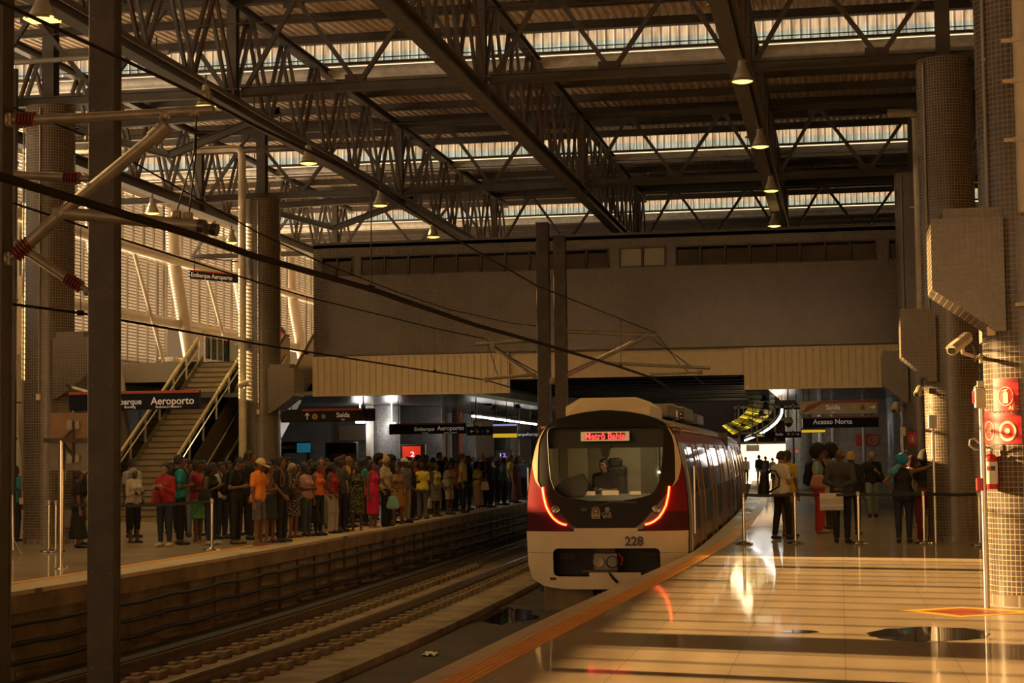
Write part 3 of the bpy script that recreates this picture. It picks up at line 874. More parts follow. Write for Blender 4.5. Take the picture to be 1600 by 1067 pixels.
# ------------------------------------------------------------------ tiled columns
RX, LX = 2.12, -16.33
def tiled_column(x, y, label, side, top=9.2, r=0.52, corbel=True, m_=None, conduits=(), ext=1.08):
    mt = m_ or M['tile']
    root = thing('tiled_column', label, 'column', (x, y, 0))
    m = MB(); m.lathe([(r, 0.13), (r, top)], (x, y, 0), 48, uvr=r); m.lathe([(r, top), (0, top)], (x, y, 0), 48); m.build('shaft', mt, root, smooth='auto')
    m = MB(); m.lathe([(r + 0.012, 0), (r + 0.012, 0.13), (r, 0.135)], (x, y, 0), 48, uvr=r); m.build('base_ring', M['skirt'], root, smooth='auto')
    if corbel:
        s = side; e_ = x + s * ext
        m = MB()
        poly = [(x + s * 0.3, y - 0.5, 4.28), (e_, y - 0.5, 4.28), (e_, y - 0.5, 3.5), (x + s * 0.40, y - 0.5, 3.02), (x + s * 0.3, y - 0.5, 3.02)]
        m.prism(poly, (0, 1.0, 0))
        m.box((x + s * 0.62, y, 4.34), (0.64, 0.8, 0.13))
        m.build('corbel', mt, root)
    if top > 5:
        m = MB(); m.ibeam((x, y, top), (x, y, 11.2), 0.26, 0.3, 0.025, (0, 1, 0)); m.box((x, y, top + 0.02), (0.55, 0.55, 0.04)); m.build('steel_post', M['steel'], root)
    for a, z0, z1 in conduits:
        cx_, cy_ = x + (r + 0.025) * cos(radians(a)), y + (r + 0.025) * sin(radians(a))
        m = MB(); m.tube([(cx_, cy_, z0), (cx_, cy_, z1)], 0.018, 8)
        for z in (z0 + 0.4, (z0 + z1) / 2): m.box((cx_, cy_, z), (0.05, 0.05, 0.03))
        m.build('conduit', M['conduit'], root, smooth='auto')
        m = MB(); m.box((cx_, cy_ - 0.01, z0), (0.09, 0.07, 0.13)); m.build('junction_box', M['cream'], root, bevel=0.008)
    return root
R_COLS = [(RX, 20.75), (RX, 35.0), (RX, 49.3)]
tiled_column(RX, 20.75, 'nearest tiled column on the right platform, carrying the red extinguisher signs', -1, conduits=((215, 3.05, 9.1),))
tiled_column(RX, 35.0, 'second tiled column on the right platform, the one a woman leans on', -1, ext=0.95, conduits=((222, 3.1, 9.1),))
tiled_column(RX, 49.3, 'third tiled column on the right platform, with a small red sign', -1, ext=0.98, conduits=((230, 3.1, 9.1),))
tiled_column(LX, 35.3, 'tiled column at the left beside the foreground mast, with a white edge glare', 1, conduits=((272, 3.05, 9.1), (200, 0.9, 9.0)))
tiled_column(LX, 49.5, 'tiled column at the foot of the escalator, with a cream downpipe', 1, conduits=((275, 3.05, 9.1),))
tiled_column(LX, 20.4, 'tiled column of the left platform standing nearest the camera, outside the picture', 1)
UB = [(-16.45, 63.8, 'tiled column under the bridge beside the pale pipes, behind the crowd'),
      (-16.9, 71.0, 'grey tiled column under the bridge behind the hanging platform sign'),
      (-16.4, 77.5, 'grey tiled column under the bridge behind the exit sign'),
      (-15.6, 84.0, 'grey tiled column under the bridge behind the yellow screen'),
      (-14.9, 90.0, 'farthest grey tiled column under the bridge at the left of the train'),
      (-1.75, 80.0, 'grey tiled column at the right of the bright far exit'),
      (2.12, 63.5, 'fourth tiled column on the right platform, in the shade of the bridge')]
for x, y, lab in UB: tiled_column(x, y, lab, 1, top=3.6, r=0.62 if x < 2 else 0.52, corbel=False, m_=M['tile_grey'])

# ------------------------------------------------------------------ downpipes
def pipe_run(name, path, r, mt, lab, cat='pipe', clamps=(), group=None):
    root = thing(name, lab, cat, path[-1], 0, group)
    m = MB()
    pts = [Vector(p) for p in path]
    out = [pts[0]]
    for a, b_, c_ in zip(pts, pts[1:], pts[2:]):
        d1, d2 = (b_ - a).normalized(), (c_ - b_).normalized()
        R_ = min(r * 2.2, (b_ - a).length / 2, (c_ - b_).length / 2)
        for k in range(6):
            t = k / 5
            p0, p1 = b_ - d1 * R_, b_ + d2 * R_
            out.append(p0 * (1 - t) ** 2 + b_ * 2 * t * (1 - t) + p1 * t * t)
    out.append(pts[-1])
    m.tube(out, r, 14); m.build('tube', mt, root, smooth='auto')
    for p in clamps:
        m = MB(); m.lathe([(r, -0.03), (r + 0.02, -0.03), (r + 0.02, 0.03), (r, 0.03)], p, 14); m.box(Vector(p) + Vector((-r - 0.05, 0, 0)), (0.14, 0.04, 0.04)); m.build('clamp', mt, root)
    return root
pipe_run('downpipe', [(-20.6, 48.85, 10.63), (-16.72, 48.85, 10.63), (-16.72, 48.85, 0.0)], 0.11, M['pipe'], 'cream downpipe turning down in front of the column by the escalator', clamps=[(-16.72, 48.85, z) for z in (1.5, 5.0, 7.6)])
M['dark_pipe'] = mat('dark grey pipe', (0.07, 0.065, 0.06), 0.4, 0.3)
pipe_run('downpipe', [(-16.96, 34.95, 10.0), (-16.96, 34.95, 0.0)], 0.06, M['dark_pipe'], 'dark downpipe along the bright edge of the left tiled column', clamps=[(-16.96, 34.95, z) for z in (2.2, 5.1, 8)])
pipe_run('overhead_pipe', [(-17.05, 34.6, 9.0), (-17.05, 34.6, 10.05), (-13.4, 34.6, 10.1)], 0.055, M['conduit'], 'grey conduit bending over the top of the left tiled column')
pipe_run('downpipe', [(1.45, 48.6, 10.75), (2.2, 48.6, 10.75), (2.2, 48.6, 5.3)], 0.12, M['pipe'], 'tall cream downpipe in front of the third right column', clamps=[(2.2, 48.6, z) for z in (8.2, 5.32)])
pipe_run('downpipe', [(2.34, 48.55, 4.6), (2.34, 48.55, 0.0)], 0.13, M['pipe'], 'lower length of cream downpipe beside the red sign of the third column', clamps=[(2.34, 48.55, z) for z in (3.2,)])
pipe_run('downpipe', [(2.08, 20.09, 9.4), (2.08, 20.09, 4.3)], 0.12, M['pipe'], 'fat cream downpipe on the face of the nearest right column', clamps=[(2.08, 20.09, z) for z in (5.1, 5.75, 6.2)])
pipe_run('downpipe', [(2.1, 20.14, 4.3), (2.1, 20.14, 2.6)], 0.07, M['pipe'], 'thinner cream pipe below the fat one on the nearest column', clamps=[(2.1, 20.14, z) for z in (3.3,)])
pipe_run('downpipe', [(-16.75, 63.0, 3.6), (-16.75, 63.0, 0.0)], 0.14, M['white'], 'pale pipe standing under the bridge left of its column')
M['orange_pipe'] = mat('orange painted pipe', (0.4, 0.1, 0.03), 0.5)
pipe_run('standpipe', [(-16.0, 75.0, 3.6), (-16.0, 75.0, 0.0)], 0.14, M['orange_pipe'], 'orange pipe standing under the bridge behind the platform sign')
pipe_run('standpipe', [(-16.5, 75.2, 3.6), (-16.5, 75.2, 0.0)], 0.14, M['white'], 'white pipe beside the orange pipe under the bridge')
for k, (px, Y) in enumerate(((1283, 65.6), (1350, 65.6), (1302, 65.7))):
    p = onY(px, 700, Y)
    pipe_run('standpipe', [(p.x, Y, 3.6), (p.x, Y, 0.0)], 0.06 if k else 0.09, M['white'], ['pale pipe on the shaded grey wall behind the afro haired women', 'pale pipe on the shaded grey wall behind the grey haired man', 'thin pale pipe on the shaded grey wall behind the bald man'][k])

# ------------------------------------------------------------------ masts, cantilevers and wires
def mast(cx_, cy_, w, d, top, label):
    r = thing('catenary_mast', label, 'mast', (cx_, cy_, -1.52))
    m = MB()
    t = 0.03
    m.box2((cx_ - w / 2, cy_ - d / 2, -1.52), (cx_ + w / 2, cy_ - d / 2 + t, top)); m.box2((cx_ - w / 2, cy_ + d / 2 - t, -1.52), (cx_ + w / 2, cy_ + d / 2, top)); m.box2((cx_ - t, cy_ - d / 2 + t, -1.52), (cx_ + t, cy_ + d / 2 - t, top))
    m.box2((cx_ + w / 2 - 0.02, cy_ - d / 2 + t, -1.52), (cx_ + w / 2 - 0.008, cy_ + d / 2 - t, top)); m.box2((cx_ - w / 2 + 0.008, cy_ - d / 2 + t, -1.52), (cx_ - w / 2 + 0.02, cy_ + d / 2 - t, top))
    m.box2((cx_ - w / 2 - 0.01, cy_ - d / 2 - 0.01, top), (cx_ + w / 2 + 0.01, cy_ + d / 2 + 0.01, top + 0.03))
    m.build('post', M['mast'], r, bevel=0.006)
    m = MB()
    z = -1.0
    while z < top: 
        for a in (-0.3, 0.38): m.lathe([(0.0, 0.012), (0.013, 0.01), (0.013, 0)], (cx_ + a * w, cy_ - d / 2, z), 8, M=Matrix.Rotation(pi / 2, 3, 'X'))
        z += 0.85
    m.build('bolt', M['steel'], r)
    return r
def ctube(r, name, Y, pts, rad, mt=None, k=1):
    m = MB(); m.tube([onY(x, y, Y) for x, y in pts], rad, 12); return m.build(name, mt or M['tubing'], r, smooth='auto')
def insul(r, Y, a, b_, rad=0.05, n=6):
    A, B = onY(*a, Y), onY(*b_, Y)
    path, rs = [], []
    for k in range(n):
        for f, q in ((0.05, 0.55), (0.35, 1), (0.5, 1), (0.85, 0.55)):
            path.append(A.lerp(B, (k + f) / n)); rs.append(rad * q)
    m = MB(); m.tube(path, rad, 14, rs=rs); return m.build('insulator', M['insulator'], r, smooth='auto')
def fitting(r, Y, px, py, s=0.09):
    p = onY(px, py, Y); m = MB(); m.box(p, (s, s * 0.6, s * 0.8)); m.lathe([(0, -s * .5), (s * .4, -s * .4), (s * .4, s * .4), (0, s * .5)], p, 10, M=Matrix.Rotation(pi / 2, 3, 'X')); return m.build('clamp', M['tubing'], r, bevel=0.01)
YB_, YA_ = 13.3, 15.5
xB = onY(12, 400, YB_).x
rB = mast(xB - 0.11, YB_, 0.22, 0.2, 7.2, 'nearest catenary mast, cut off by the left edge of the picture')
ctube(rB, 'top_tube', YB_, [(55, 187), (150, 183), (334, 172)], 0.04)
insul(rB, YB_, (27, 187), (57, 186), 0.062)
ctube(rB, 'link', YB_, [(8, 188), (28, 187)], 0.03); fitting(rB, YB_, 8, 188, 0.14); fitting(rB, YB_, 259, 180, 0.1)
ctube(rB, 'diagonal_tube', YB_, [(45, 380), (100, 330), (258, 200)], 0.05)
ctube(rB, 'sleeve', YB_, [(238, 217), (262, 196)], 0.066)
insul(rB, YB_, (23, 400), (48, 377), 0.066)
ctube(rB, 'link', YB_, [(5, 405), (24, 399)], 0.03); fitting(rB, YB_, 6, 405, 0.14); fitting(rB, YB_, 95, 333, 0.12)
ctube(rB, 'registration_tube', YB_, [(95, 333), (200, 342), (318, 354)], 0.05)
ctube(rB, 'steady_tube', YB_ + 0.15, [(240, 348), (338, 359)], 0.045)
ctube(rB, 'end_cap', YB_, [(311, 353), (320, 354.5)], 0.055, M['black']); ctube(rB, 'end_cap', YB_ + 0.15, [(331, 358), (340, 359.5)], 0.05, M['black'])
ctube(rB, 'drop_wire', YB_, [(307, 180), (303, 240), (275, 335)], 0.006, M['wire']); ctube(rB, 'drop_wire', YB_, [(307, 180), (306, 240), (295, 338)], 0.006, M['wire'])
fitting(rB, YB_, 320, 150, 0.1); fitting(rB, YB_, 306, 176, 0.09); fitting(rB, YB_, 275, 335, 0.08); fitting(rB, YB_, 293, 338, 0.08); fitting(rB, YB_, 312, 369, 0.08)
rA = mast((onY(143, 500, YA_).x + onY(184, 500, YA_).x) / 2, YA_, onY(184, 500, YA_).x - onY(143, 500, YA_).x, 0.17, 7.2, 'dark steel catenary mast standing in the left foreground')
ctube(rA, 'top_tube', YA_, [(-90, 265), (0, 272), (102, 277)], 0.04); insul(rA, YA_, (100, 277), (126, 279), 0.06); ctube(rA, 'link', YA_, [(125, 279), (144, 280)], 0.03)
ctube(rA, 'diagonal_tube', YA_, [(-60, 338), (20, 378), (106, 436)], 0.045); insul(rA, YA_, (103, 433), (128, 449), 0.062); ctube(rA, 'link', YA_, [(127, 448), (144, 458)], 0.03); fitting(rA, YA_, 139, 455, 0.1); fitting(rA, YA_, 139, 216, 0.08)
YC_, YD_ = 42.6, 41.6
rC = mast((onY(838, 450, YC_).x + onY(860, 450, YC_).x) / 2, YC_, 0.3, 0.24, onY(850, 350, YC_).z, 'taller of the two brown masts behind the train front')
rD = mast((onY(866, 450, YD_).x + onY(885, 450, YD_).x) / 2, YD_, 0.28, 0.24, onY(875, 371, YD_).z, 'shorter of the two brown masts behind the train front')
ctube(rC, 'top_tube', YC_, [(743, 538), (838, 531)], 0.045); ctube(rC, 'diagonal_tube', YC_, [(768, 541), (838, 590)], 0.045); ctube(rC, 'registration_tube', YC_, [(755, 592), (838, 585)], 0.04); ctube(rC, 'stay', YC_, [(759, 530), (800, 560), (840, 582)], 0.012, M['wire'])
ctube(rC, 'drop_wire', YC_, [(762, 538), (778, 587)], 0.01, M['wire']); fitting(rC, YC_, 770, 540, 0.12); fitting(rC, YC_, 760, 594, 0.12)
ctube(rD, 'top_tube', YD_, [(886, 518), (1027, 524)], 0.045); ctube(rD, 'diagonal_tube', YD_, [(877, 590), (1004, 528)], 0.055); ctube(rD, 'registration_tube', YD_, [(945, 567), (1110, 575)], 0.04); ctube(rD, 'steady_arm', YD_, [(1018, 585), (1094, 582)], 0.025)
insul(rD, YD_, (868, 518), (887, 518), 0.08, 4); fitting(rD, YD_, 866, 595, 0.2); fitting(rD, YD_, 1006, 525, 0.12); fitting(rD, YD_, 1094, 582, 0.12); fitting(rD, YD_, 1018, 585, 0.1); fitting(rD, YD_, 937, 561, 0.12); fitting(rD, YD_, 1075, 571, 0.1)
ctube(rD, 'drop_wire', YD_, [(1020, 530), (1075, 569)], 0.01, M['wire'])
def wire(pts, X, rad, lab, drops=()):
    m = MB(); P = [onX(x, y, X) for x, y in pts]
    d = (P[0] - P[1]).normalized(); P = [P[0] + d * 6] + P
    m.tube(P, rad, 6)
    return tag(m.build('overhead_wire', M['wire'], smooth=True), lab, 'wire')
wire([(0, 3), (190, 92), (312, 150), (400, 197), (547, 267), (720, 378), (840, 447), (1025, 520), (1062, 570), (1100, 600)], -4.3, 0.011, 'upper wire slanting from the top left corner to the cantilever above the train')
wire([(0, 276), (310, 370), (400, 401), (580, 452), (740, 507), (840, 535), (968, 573), (1018, 590), (1045, 606)], -4.3, 0.026, 'thickest overhead wire, crossing both brown masts above the train')
wire([(11, 314), (192, 374), (317, 414), (400, 440), (480, 464), (680, 513), (757, 529)], -8.9, 0.013, 'upper wire of the empty track, ending at the left cantilever')
wire([(10, 474), (126, 489), (400, 537), (679, 581), (760, 594), (797, 605)], -8.9, 0.017, 'lower contact wire of the empty track, low across the stairs and cladding')
wire([(12, 165), (135, 212), (232, 267), (400, 362), (502, 410), (620, 456), (700, 483), (800, 505), (838, 509)], -6.85, 0.009, 'thin sagging stay wire tied to the taller brown mast')
for X, pts, lab in ((-8.9, [(479, 464), (479, 551)], 'dropper wire in front of the cladding, nearer of two'), (-8.9, [(679, 514), (679, 580)], 'dropper wire in front of the cladding, farther of two'), (-4.3, [(580, 297), (580, 451)], 'dropper wire in front of the dark windows of the mosaic wall'), (-4.3, [(970, 500), (970, 573)], 'dropper wire beside the diagonal cantilever tube above the train'), (-8.9, [(126, 356), (126, 489)], 'dropper wire in front of the left tiled column')):
    m = MB(); P = [onX(x, y, X) for x, y in pts]; m.tube(P, 0.006, 5); m.box(P[1], (0.05, 0.1, 0.06)); tag(m.build('dropper_wire', M['wire']), lab, 'wire')
# ================================================================== hanging signs
M['grey_sign'] = mat('brushed grey sign face', (0.23, 0.2, 0.15), 0.35, 0.3, 0.15, 2.0)
M['dark_sign'] = mat('charcoal sign face', (0.03, 0.027, 0.024), 0.6, spec=0.15)
M['green'] = mat('dark green sign face', (0.012, 0.035, 0.02), 0.4)
def sign_box(x0, y0, x1, y1, Y, label, face, band=None, hang=3.6, band_h=0.14, parts=None):
    a, b_ = onY(x0, (y0 + y1) / 2, Y), onY(x1, (y0 + y1) / 2, Y)
    zt, zb = onY((x0 + x1) / 2, y0, Y).z, onY((x0 + x1) / 2, y1, Y).z
    c = Vector(((a.x + b_.x) / 2, Y, (zt + zb) / 2)); w, h = b_.x - a.x, zt - zb
    r = thing('hanging_sign', label, 'sign', c)
    m = MB(); m.box2((a.x, Y, zb), (b_.x, Y + 0.12, zt)); m.build('panel', face, r, bevel=0.01)
    if band:
        m = MB(); m.box2((a.x, Y - 0.012, zt - h * band_h), (b_.x, Y + 0.01, zt)); m.build('band', band, r)
    if hang:
        for f in (0.12, 0.88):
            m = MB(); m.bar((a.x + w * f, Y + 0.06, zt), (a.x + w * f, Y + 0.06, hang), 0.03, 0.03); m.build('hanger', M['black'], r)
    return r, c, w, h
def put(r, body, px, py, Y, hpx, mt=None, align='CENTER', sx=1.0, name='lettering'):
    """lettering whose capitals are hpx photograph pixels tall, centred at px, py"""
    p = onY(px, py, Y - 0.016)
    size = (onY(px, py - hpx / 2, Y).z - onY(px, py + hpx / 2, Y).z) / 0.70
    return text(name, body, mt or M['letter'], size, facing(p), r, align, 0.002, True, sx)
def pict(r, px, py, Y, rad_px, mt, glyph=None):
    p = onY(px, py, Y - 0.014); rad = rad_px * Y / FPX
    m = MB(); m.lathe([(0, 0.004), (rad, 0.004), (rad, 0)], p, 20, M=Matrix.Rotation(pi / 2, 3, 'X')); m.build('pictogram', mt, r)
    if glyph == 'walk':
        m = MB(); q = p + Vector((0, -0.008, 0))
        m.lathe([(0, 0.003), (rad * .14, 0.003), (rad * .14, 0)], q + Vector((0, 0, rad * .58)), 8, M=Matrix.Rotation(pi / 2, 3, 'X'))
        for a, b_ in (((0, .4), (0, -.05)), ((0, -.05), (-.25, -.6)), ((0, -.05), (.28, -.55)), ((0, .3), (.3, 0)), ((0, .3), (-.28, .02))):
            m.bar(q + Vector((a[0] * rad, 0, a[1] * rad)), q + Vector((b_[0] * rad, 0, b_[1] * rad)), rad * .16, 0.004, (0, 1, 0))
        m.build('figure', M['dark_sign'], r)
    if glyph == 'wheel':
        m = MB(); q = p + Vector((0, -0.008, 0))
        m.lathe([(rad * .32, 0.003), (rad * .46, 0.003)], q + Vector((0, 0, -rad * .22)), 16, M=Matrix.Rotation(pi / 2, 3, 'X'))
        for a, b_ in (((-.08, .6), (-.05, 0)), ((-.05, 0), (.3, 0)), ((.3, 0), (.45, -.5))): m.bar(q + Vector((a[0] * rad, 0, a[1] * rad)), q + Vector((b_[0] * rad, 0, b_[1] * rad)), rad * .14, 0.004, (0, 1, 0))
        m.build('figure', M['paper'], r)
def arrow(r, px, py, Y, s_px, ang):
    p = onY(px, py, Y - 0.016); s = s_px * Y / FPX
    m = MB(); R = Matrix.Rotation(-ang, 3, 'Y')
    for a, b_ in (((-1, 0), (1, 0)), ((.25, .65), (1, 0)), ((.25, -.65), (1, 0))):
        m.bar(p + R @ Vector((a[0] * s, 0, a[1] * s)), p + R @ Vector((b_[0] * s, 0, b_[1] * s)), s * .26, 0.004, (0, 1, 0))
    m.build('arrow', M['letter'], r)
# boarding sign behind the foreground mast
Y = 34.3
r, c, w, h = sign_box(108, 611, 311, 640, Y, 'dark platform sign reading Embarque Aeroporto, partly behind the foreground mast', M['navy'], M['orange_band'], None)
put(r, 'Embarque', 196.5, 628, Y, 9, sx=1.0); put(r, 'Aeroporto', 269.5, 626.5, Y, 11.5, sx=0.98)
put(r, 'Boarding', 203, 636, Y, 3.6); put(r, 'Plataforma 3 / Platform 3', 263, 635.6, Y, 3.2, sx=0.92)
m = MB(); m.bar(c + Vector((-1.0, 0.06, .2)), c + Vector((-1.6, .3, .35)), 0.05, 0.05); m.tube([c + Vector((-0.95, 0, -.19)), c + Vector((-0.85, 0, -.25)), c + Vector((-0.7, 0, -.19))], 0.018, 8); m.build('bracket', M['black'], r)
# exit sign on the column by the escalator
Y = 53.2
r, c, w, h = sign_box(437, 639, 585, 659, Y, 'charcoal exit sign reading Saída with yellow and blue pictograms, left of the crowd', M['dark_sign'], None, 3.6)
m = MB(); p0, p1 = onY(472, 639, Y), onY(566, 641, Y); m.box2((p0.x, Y - 0.012, p0.z - 0.07), (p1.x, Y, p0.z)); m.build('band', M['orange_band'], r)
m = MB(); a = [onY(x, y, Y - 0.013) for x, y in ((553, 641), (586, 641), (586, 655), (572, 653))]; m.prism(a, (0, 0.01, 0)); m.build('corner_patch', M['navy'], r)
arrow(r, 480, 650.5, Y, 5, pi / 2); pict(r, 492, 650.8, Y, 4.6, M['yellow'], 'walk'); pict(r, 505.5, 650.3, Y, 4.6, M['teal'], 'wheel')
put(r, 'Saída', 536, 648.5, Y, 7.5); put(r, 'Exit', 536, 655.5, Y, 2.4)
# signs under the bridge on the left
Y = 58.6
r, c, w, h = sign_box(608, 661, 728, 678, Y, 'dark platform sign reading Embarque Aeroporto under the bridge above the crowd', M['navy'], M['darkred'], 3.6)
put(r, 'Embarque', 663, 670.5, Y, 5.6); put(r, 'Aeroporto', 704, 669, Y, 7, sx=0.97); put(r, 'Boarding', 664, 676.5, Y, 1.8); put(r, 'Plataforma 3 / Platform 3', 704, 676, Y, 1.8, sx=.8)
Y = 63.0
r, c, w, h = sign_box(729, 666, 800, 680, Y, 'small dark exit sign reading Saída beside the yellow screen on the left', M['dark_sign'], None, 3.6)
arrow(r, 738, 674, Y, 2.8, pi); pict(r, 746, 674, Y, 2.6, M['yellow']); pict(r, 754, 673.7, Y, 2.6, M['teal']); pict(r, 762, 673.5, Y, 2.6, M['paper']); put(r, 'Saída', 779, 672, Y, 5)
Y = 70.0
r, c, w, h = sign_box(806, 672, 850, 686, Y, 'dark platform sign half hidden by the train, left of its windscreen', M['navy'], None, 3.6)
put(r, 'Embarque', 812, 679, Y, 4.4, sx=.9); put(r, 'Aeroporto', 838, 678.5, Y, 5)
M['screen_blue'] = emit('pale blue screen glow', (0.35, 0.42, 0.9), 0.6)
M['screen_yellow'] = emit('yellow screen glow', (0.9, 0.6, 0.03), 0.55)
def info_screen(x0, y0, x1, y1, Y, lab, ytop=True):
    r, c, w, h = sign_box(x0, y0, x1, y1, Y, lab, M['black'], None, 3.6)
    r.name = 'information_screen'; r['category'] = 'screen'
    zb = c.z - h / 2
    m = MB(); m.box2((c.x - w / 2 + .01, Y - 0.012, zb + 0.01), (c.x + w / 2 - .01, Y, zb + h * (0.3 if ytop else 0.62))); m.build('yellow_line', M['screen_yellow'], r)
    if ytop: m = MB(); m.box2((c.x - w / 2 + .01, Y - 0.012, zb + h * .85), (c.x + w / 2 - .01, Y, zb + h * .98)); m.build('blue_line', M['screen_blue'], r)
    return r
r = info_screen(770, 662, 808, 684, 61.5, 'hanging screen with a yellow lower line at the left of the train')
# signs on the right
Y = 53.2
r, c, w, h = sign_box(1250, 625.5, 1371, 647, Y, 'grey hanging exit sign reading Saída with a right arrow, above the right platform', M['grey_sign'], None, 3.6)
m = MB(); a = [onY(x, y, Y - 0.013) for x, y in ((1251, 647), (1262, 634), (1284, 626), (1371, 625), (1371, 629), (1286, 630), (1268, 640))]; m.prism(a, (0, 0.01, 0)); m.build('band', M['orange_band'], r)
put(r, 'Saída', 1301.5, 636.5, Y, 7.6); put(r, 'Exit', 1302, 643.5, Y, 2.4); pict(r, 1334, 636.5, Y, 4.6, M['paper']); pict(r, 1348, 636.5, Y, 4.6, M['yellow'], 'walk'); arrow(r, 1363, 636, Y, 4, 0)
r, c, w, h = sign_box(1253, 650.5, 1373, 668, Y, 'navy hanging station sign reading Acesso Norte', M['navy'], M['darkred'], None)
m = MB(); m.bar(c + Vector((-0.9, .06, h / 2)), c + Vector((-0.9, .06, h / 2 + .12)), .03, .03); m.bar(c + Vector((0.9, .06, h / 2)), c + Vector((0.9, .06, h / 2 + .12)), .03, .03); m.build('hanger', M['black'], r)
put(r, 'Acesso Norte', 1301, 659, Y, 7.6, sx=0.97)
m = MB(); m.box(c + Vector((-w / 2 + .01, -.015, -.02)), (.03, .03, h * .8)); m.build('edge_light', M['letter'], r)
r = info_screen(1252, 668.8, 1290, 676, 53.4, 'hanging screen with a yellow line just below the Acesso Norte sign', False)
Y = 58
r, c, w, h = sign_box(1195, 674.5, 1252, 684, Y, 'small dark exit sign reading Saída farther back on the right platform', M['dark_sign'], None, 3.6)
put(r, 'Saída', 1217.5, 678.5, Y, 4.2); pict(r, 1232, 678.3, Y, 2.3, M['paper']); pict(r, 1239, 678.3, Y, 2.3, M['yellow']); arrow(r, 1246, 678.3, Y, 2.2, 0)
Y = 66
r, c, w, h = sign_box(1174, 677, 1194, 683, Y, 'tiny green exit sign beyond the end of the train', M['green'], None, 3.6)
put(r, 'Saída', 1187, 680, Y, 3, M['screen_yellow'])
Y = 84
r, c, w, h = sign_box(1166, 695, 1186, 705, Y, 'pale hanging panel in the bright far exit', M['grey_sign'], None, 3.6)
# small sign upstairs, turned towards the stairs
pa, pb = onX(319, 430, -21.5), onX(368, 440, -21.5)
r = thing('hanging_sign', 'small navy sign hanging high up in front of the louvres above the stairs', 'sign', (-21.5, (pa.y + pb.y) / 2, 6.9))
Lb = pb.y - pa.y
yaw = radians(62)
zt, zb = onX(319, 420, -21.5).z, onX(319, 434, -21.5).z
cc = Vector((-21.5, pa.y + 1.2, (zt + zb) / 2))
r.location = cc
Mx = Matrix.Translation(cc) @ Matrix.Rotation(yaw, 4, 'Z')
hw = 1.25; hh = (zt - zb) / 2
m = MB(); m.box((0, 0, 0), (2 * hw, 0.1, 2 * hh)); m.v = [tuple(Mx @ Vector(p)) for p in m.v]; m.build('panel', M['navy'], r)
m = MB(); m.box((0, -0.056, hh * .85), (2 * hw, 0.012, hh * .3)); m.v = [tuple(Mx @ Vector(p)) for p in m.v]; m.build('band', M['orange_band'], r)
text('lettering', 'Embarque Aeroporto', M['letter'], 0.22, Mx @ Matrix.Translation((-0.25, -0.06, -0.02)) @ Matrix.Rotation(pi / 2, 4, 'X'), r)
m = MB()
for f in (-.8, .6): m.bar(Mx @ Vector((f * hw, 0, hh)), Mx @ Vector((f * hw, 0, hh + 0.45)), .03, .03)
m.bar(Mx @ Vector((-.9 * hw, 0, hh + .45)), Mx @ Vector((.9 * hw, 0, hh + .45)), .04, .04); m.build('hanger', M['black'], r)
# left partition with the PP sign
Yp = 39.5
x1 = onY(26, 600, Yp).x
m = MB(); m.box2((x1 - 1.7, Yp, 0), (x1 - 0.18, Yp + 0.08, 5.2)); tag(m.build('partition', M['white'], bevel=0.01), 'white partition panel at the far left behind the mast', 'partition')
m = MB(); m.box2((x1 - 0.16, Yp - .02, 0), (x1, Yp + 0.1, 4.2)); m.box2((x1 - 1.7, Yp - .04, 4.25), (x1 + .28, Yp + 0.1, 6.1)); tag(m.build('partition_frame', M['cream']), 'cream frame around the white partition at the far left', 'frame')
pc = onY(12, 641, 37.6)
r = thing('flag_sign', 'triangular dark sign reading PP at the far left edge', 'sign', pc)
m = MB(); s = 37.6 / FPX
m.prism([pc + Vector((x * s, 0, z * s)) for x, z in ((-11, 10), (10, 10), (10, 8), (3, -14), (-4, 8), (-11, 8))], (0, .04, 0)); m.build('panel', M['navy'], r)
m = MB(); m.box(pc + Vector((0, -.004, 12 * s)), (21 * s, .05, 5 * s)); m.build('band', M['redsign'], r)
text('lettering', 'PP', M['letter'], 13 * s, facing(pc + Vector((4 * s, -.012, 2 * s))), r)
m = MB(); m.bar(pc + Vector((0, .03, 14 * s)), pc + Vector((0, .9, 14 * s)), .04, .04); m.bar(pc + Vector((0, .9, 14 * s)), pc + Vector((0, Yp - pc.y, 14 * s)), .04, .04); m.build('arm', M['black'], r)

# ------------------------------------------------------------------ stairs, escalators, mezzanine
M['stair'] = mat('stair stone', (0.30, 0.25, 0.17), 0.55, 0, 0.2, 2.0)
M['yellow_rail'] = mat('yellowish handrail tube', (0.5, 0.42, 0.2), 0.3, 0.5)
M['esc_dark'] = mat('dark escalator panel', (0.10, 0.065, 0.035), 0.3, 0.3)
M['rail_glass'] = glassy('greenish railing glass', (0.80, 0.86, 0.78), 0.02)
SX0, SX1, SY0, SZ = -20.5, -18.75, 47.6, 4.9
r = thing('staircase', 'wide stone staircase rising behind the crowd to the upper floor', 'stairs', ((SX0 + SX1) / 2, SY0, 0))
n = 28; run = 8.4 / n; rise = SZ / n
m = MB()
for k in range(n):
    m.box2((SX0, SY0 + k * run, max(0, k * rise - .25)), (SX1, SY0 + (k + 1) * run, (k + 1) * rise))
m.build('steps', M['stair'], r)
m = MB()
for k in range(n): m.box2((SX0, SY0 + k * run - .012, (k + 1) * rise - .035), (SX1, SY0 + k * run + .03, (k + 1) * rise + .003))
M['nosing'] = mat('dark stair nosing', (0.09, 0.075, 0.05), 0.6)
m.build('nosing', M['nosing'], r)
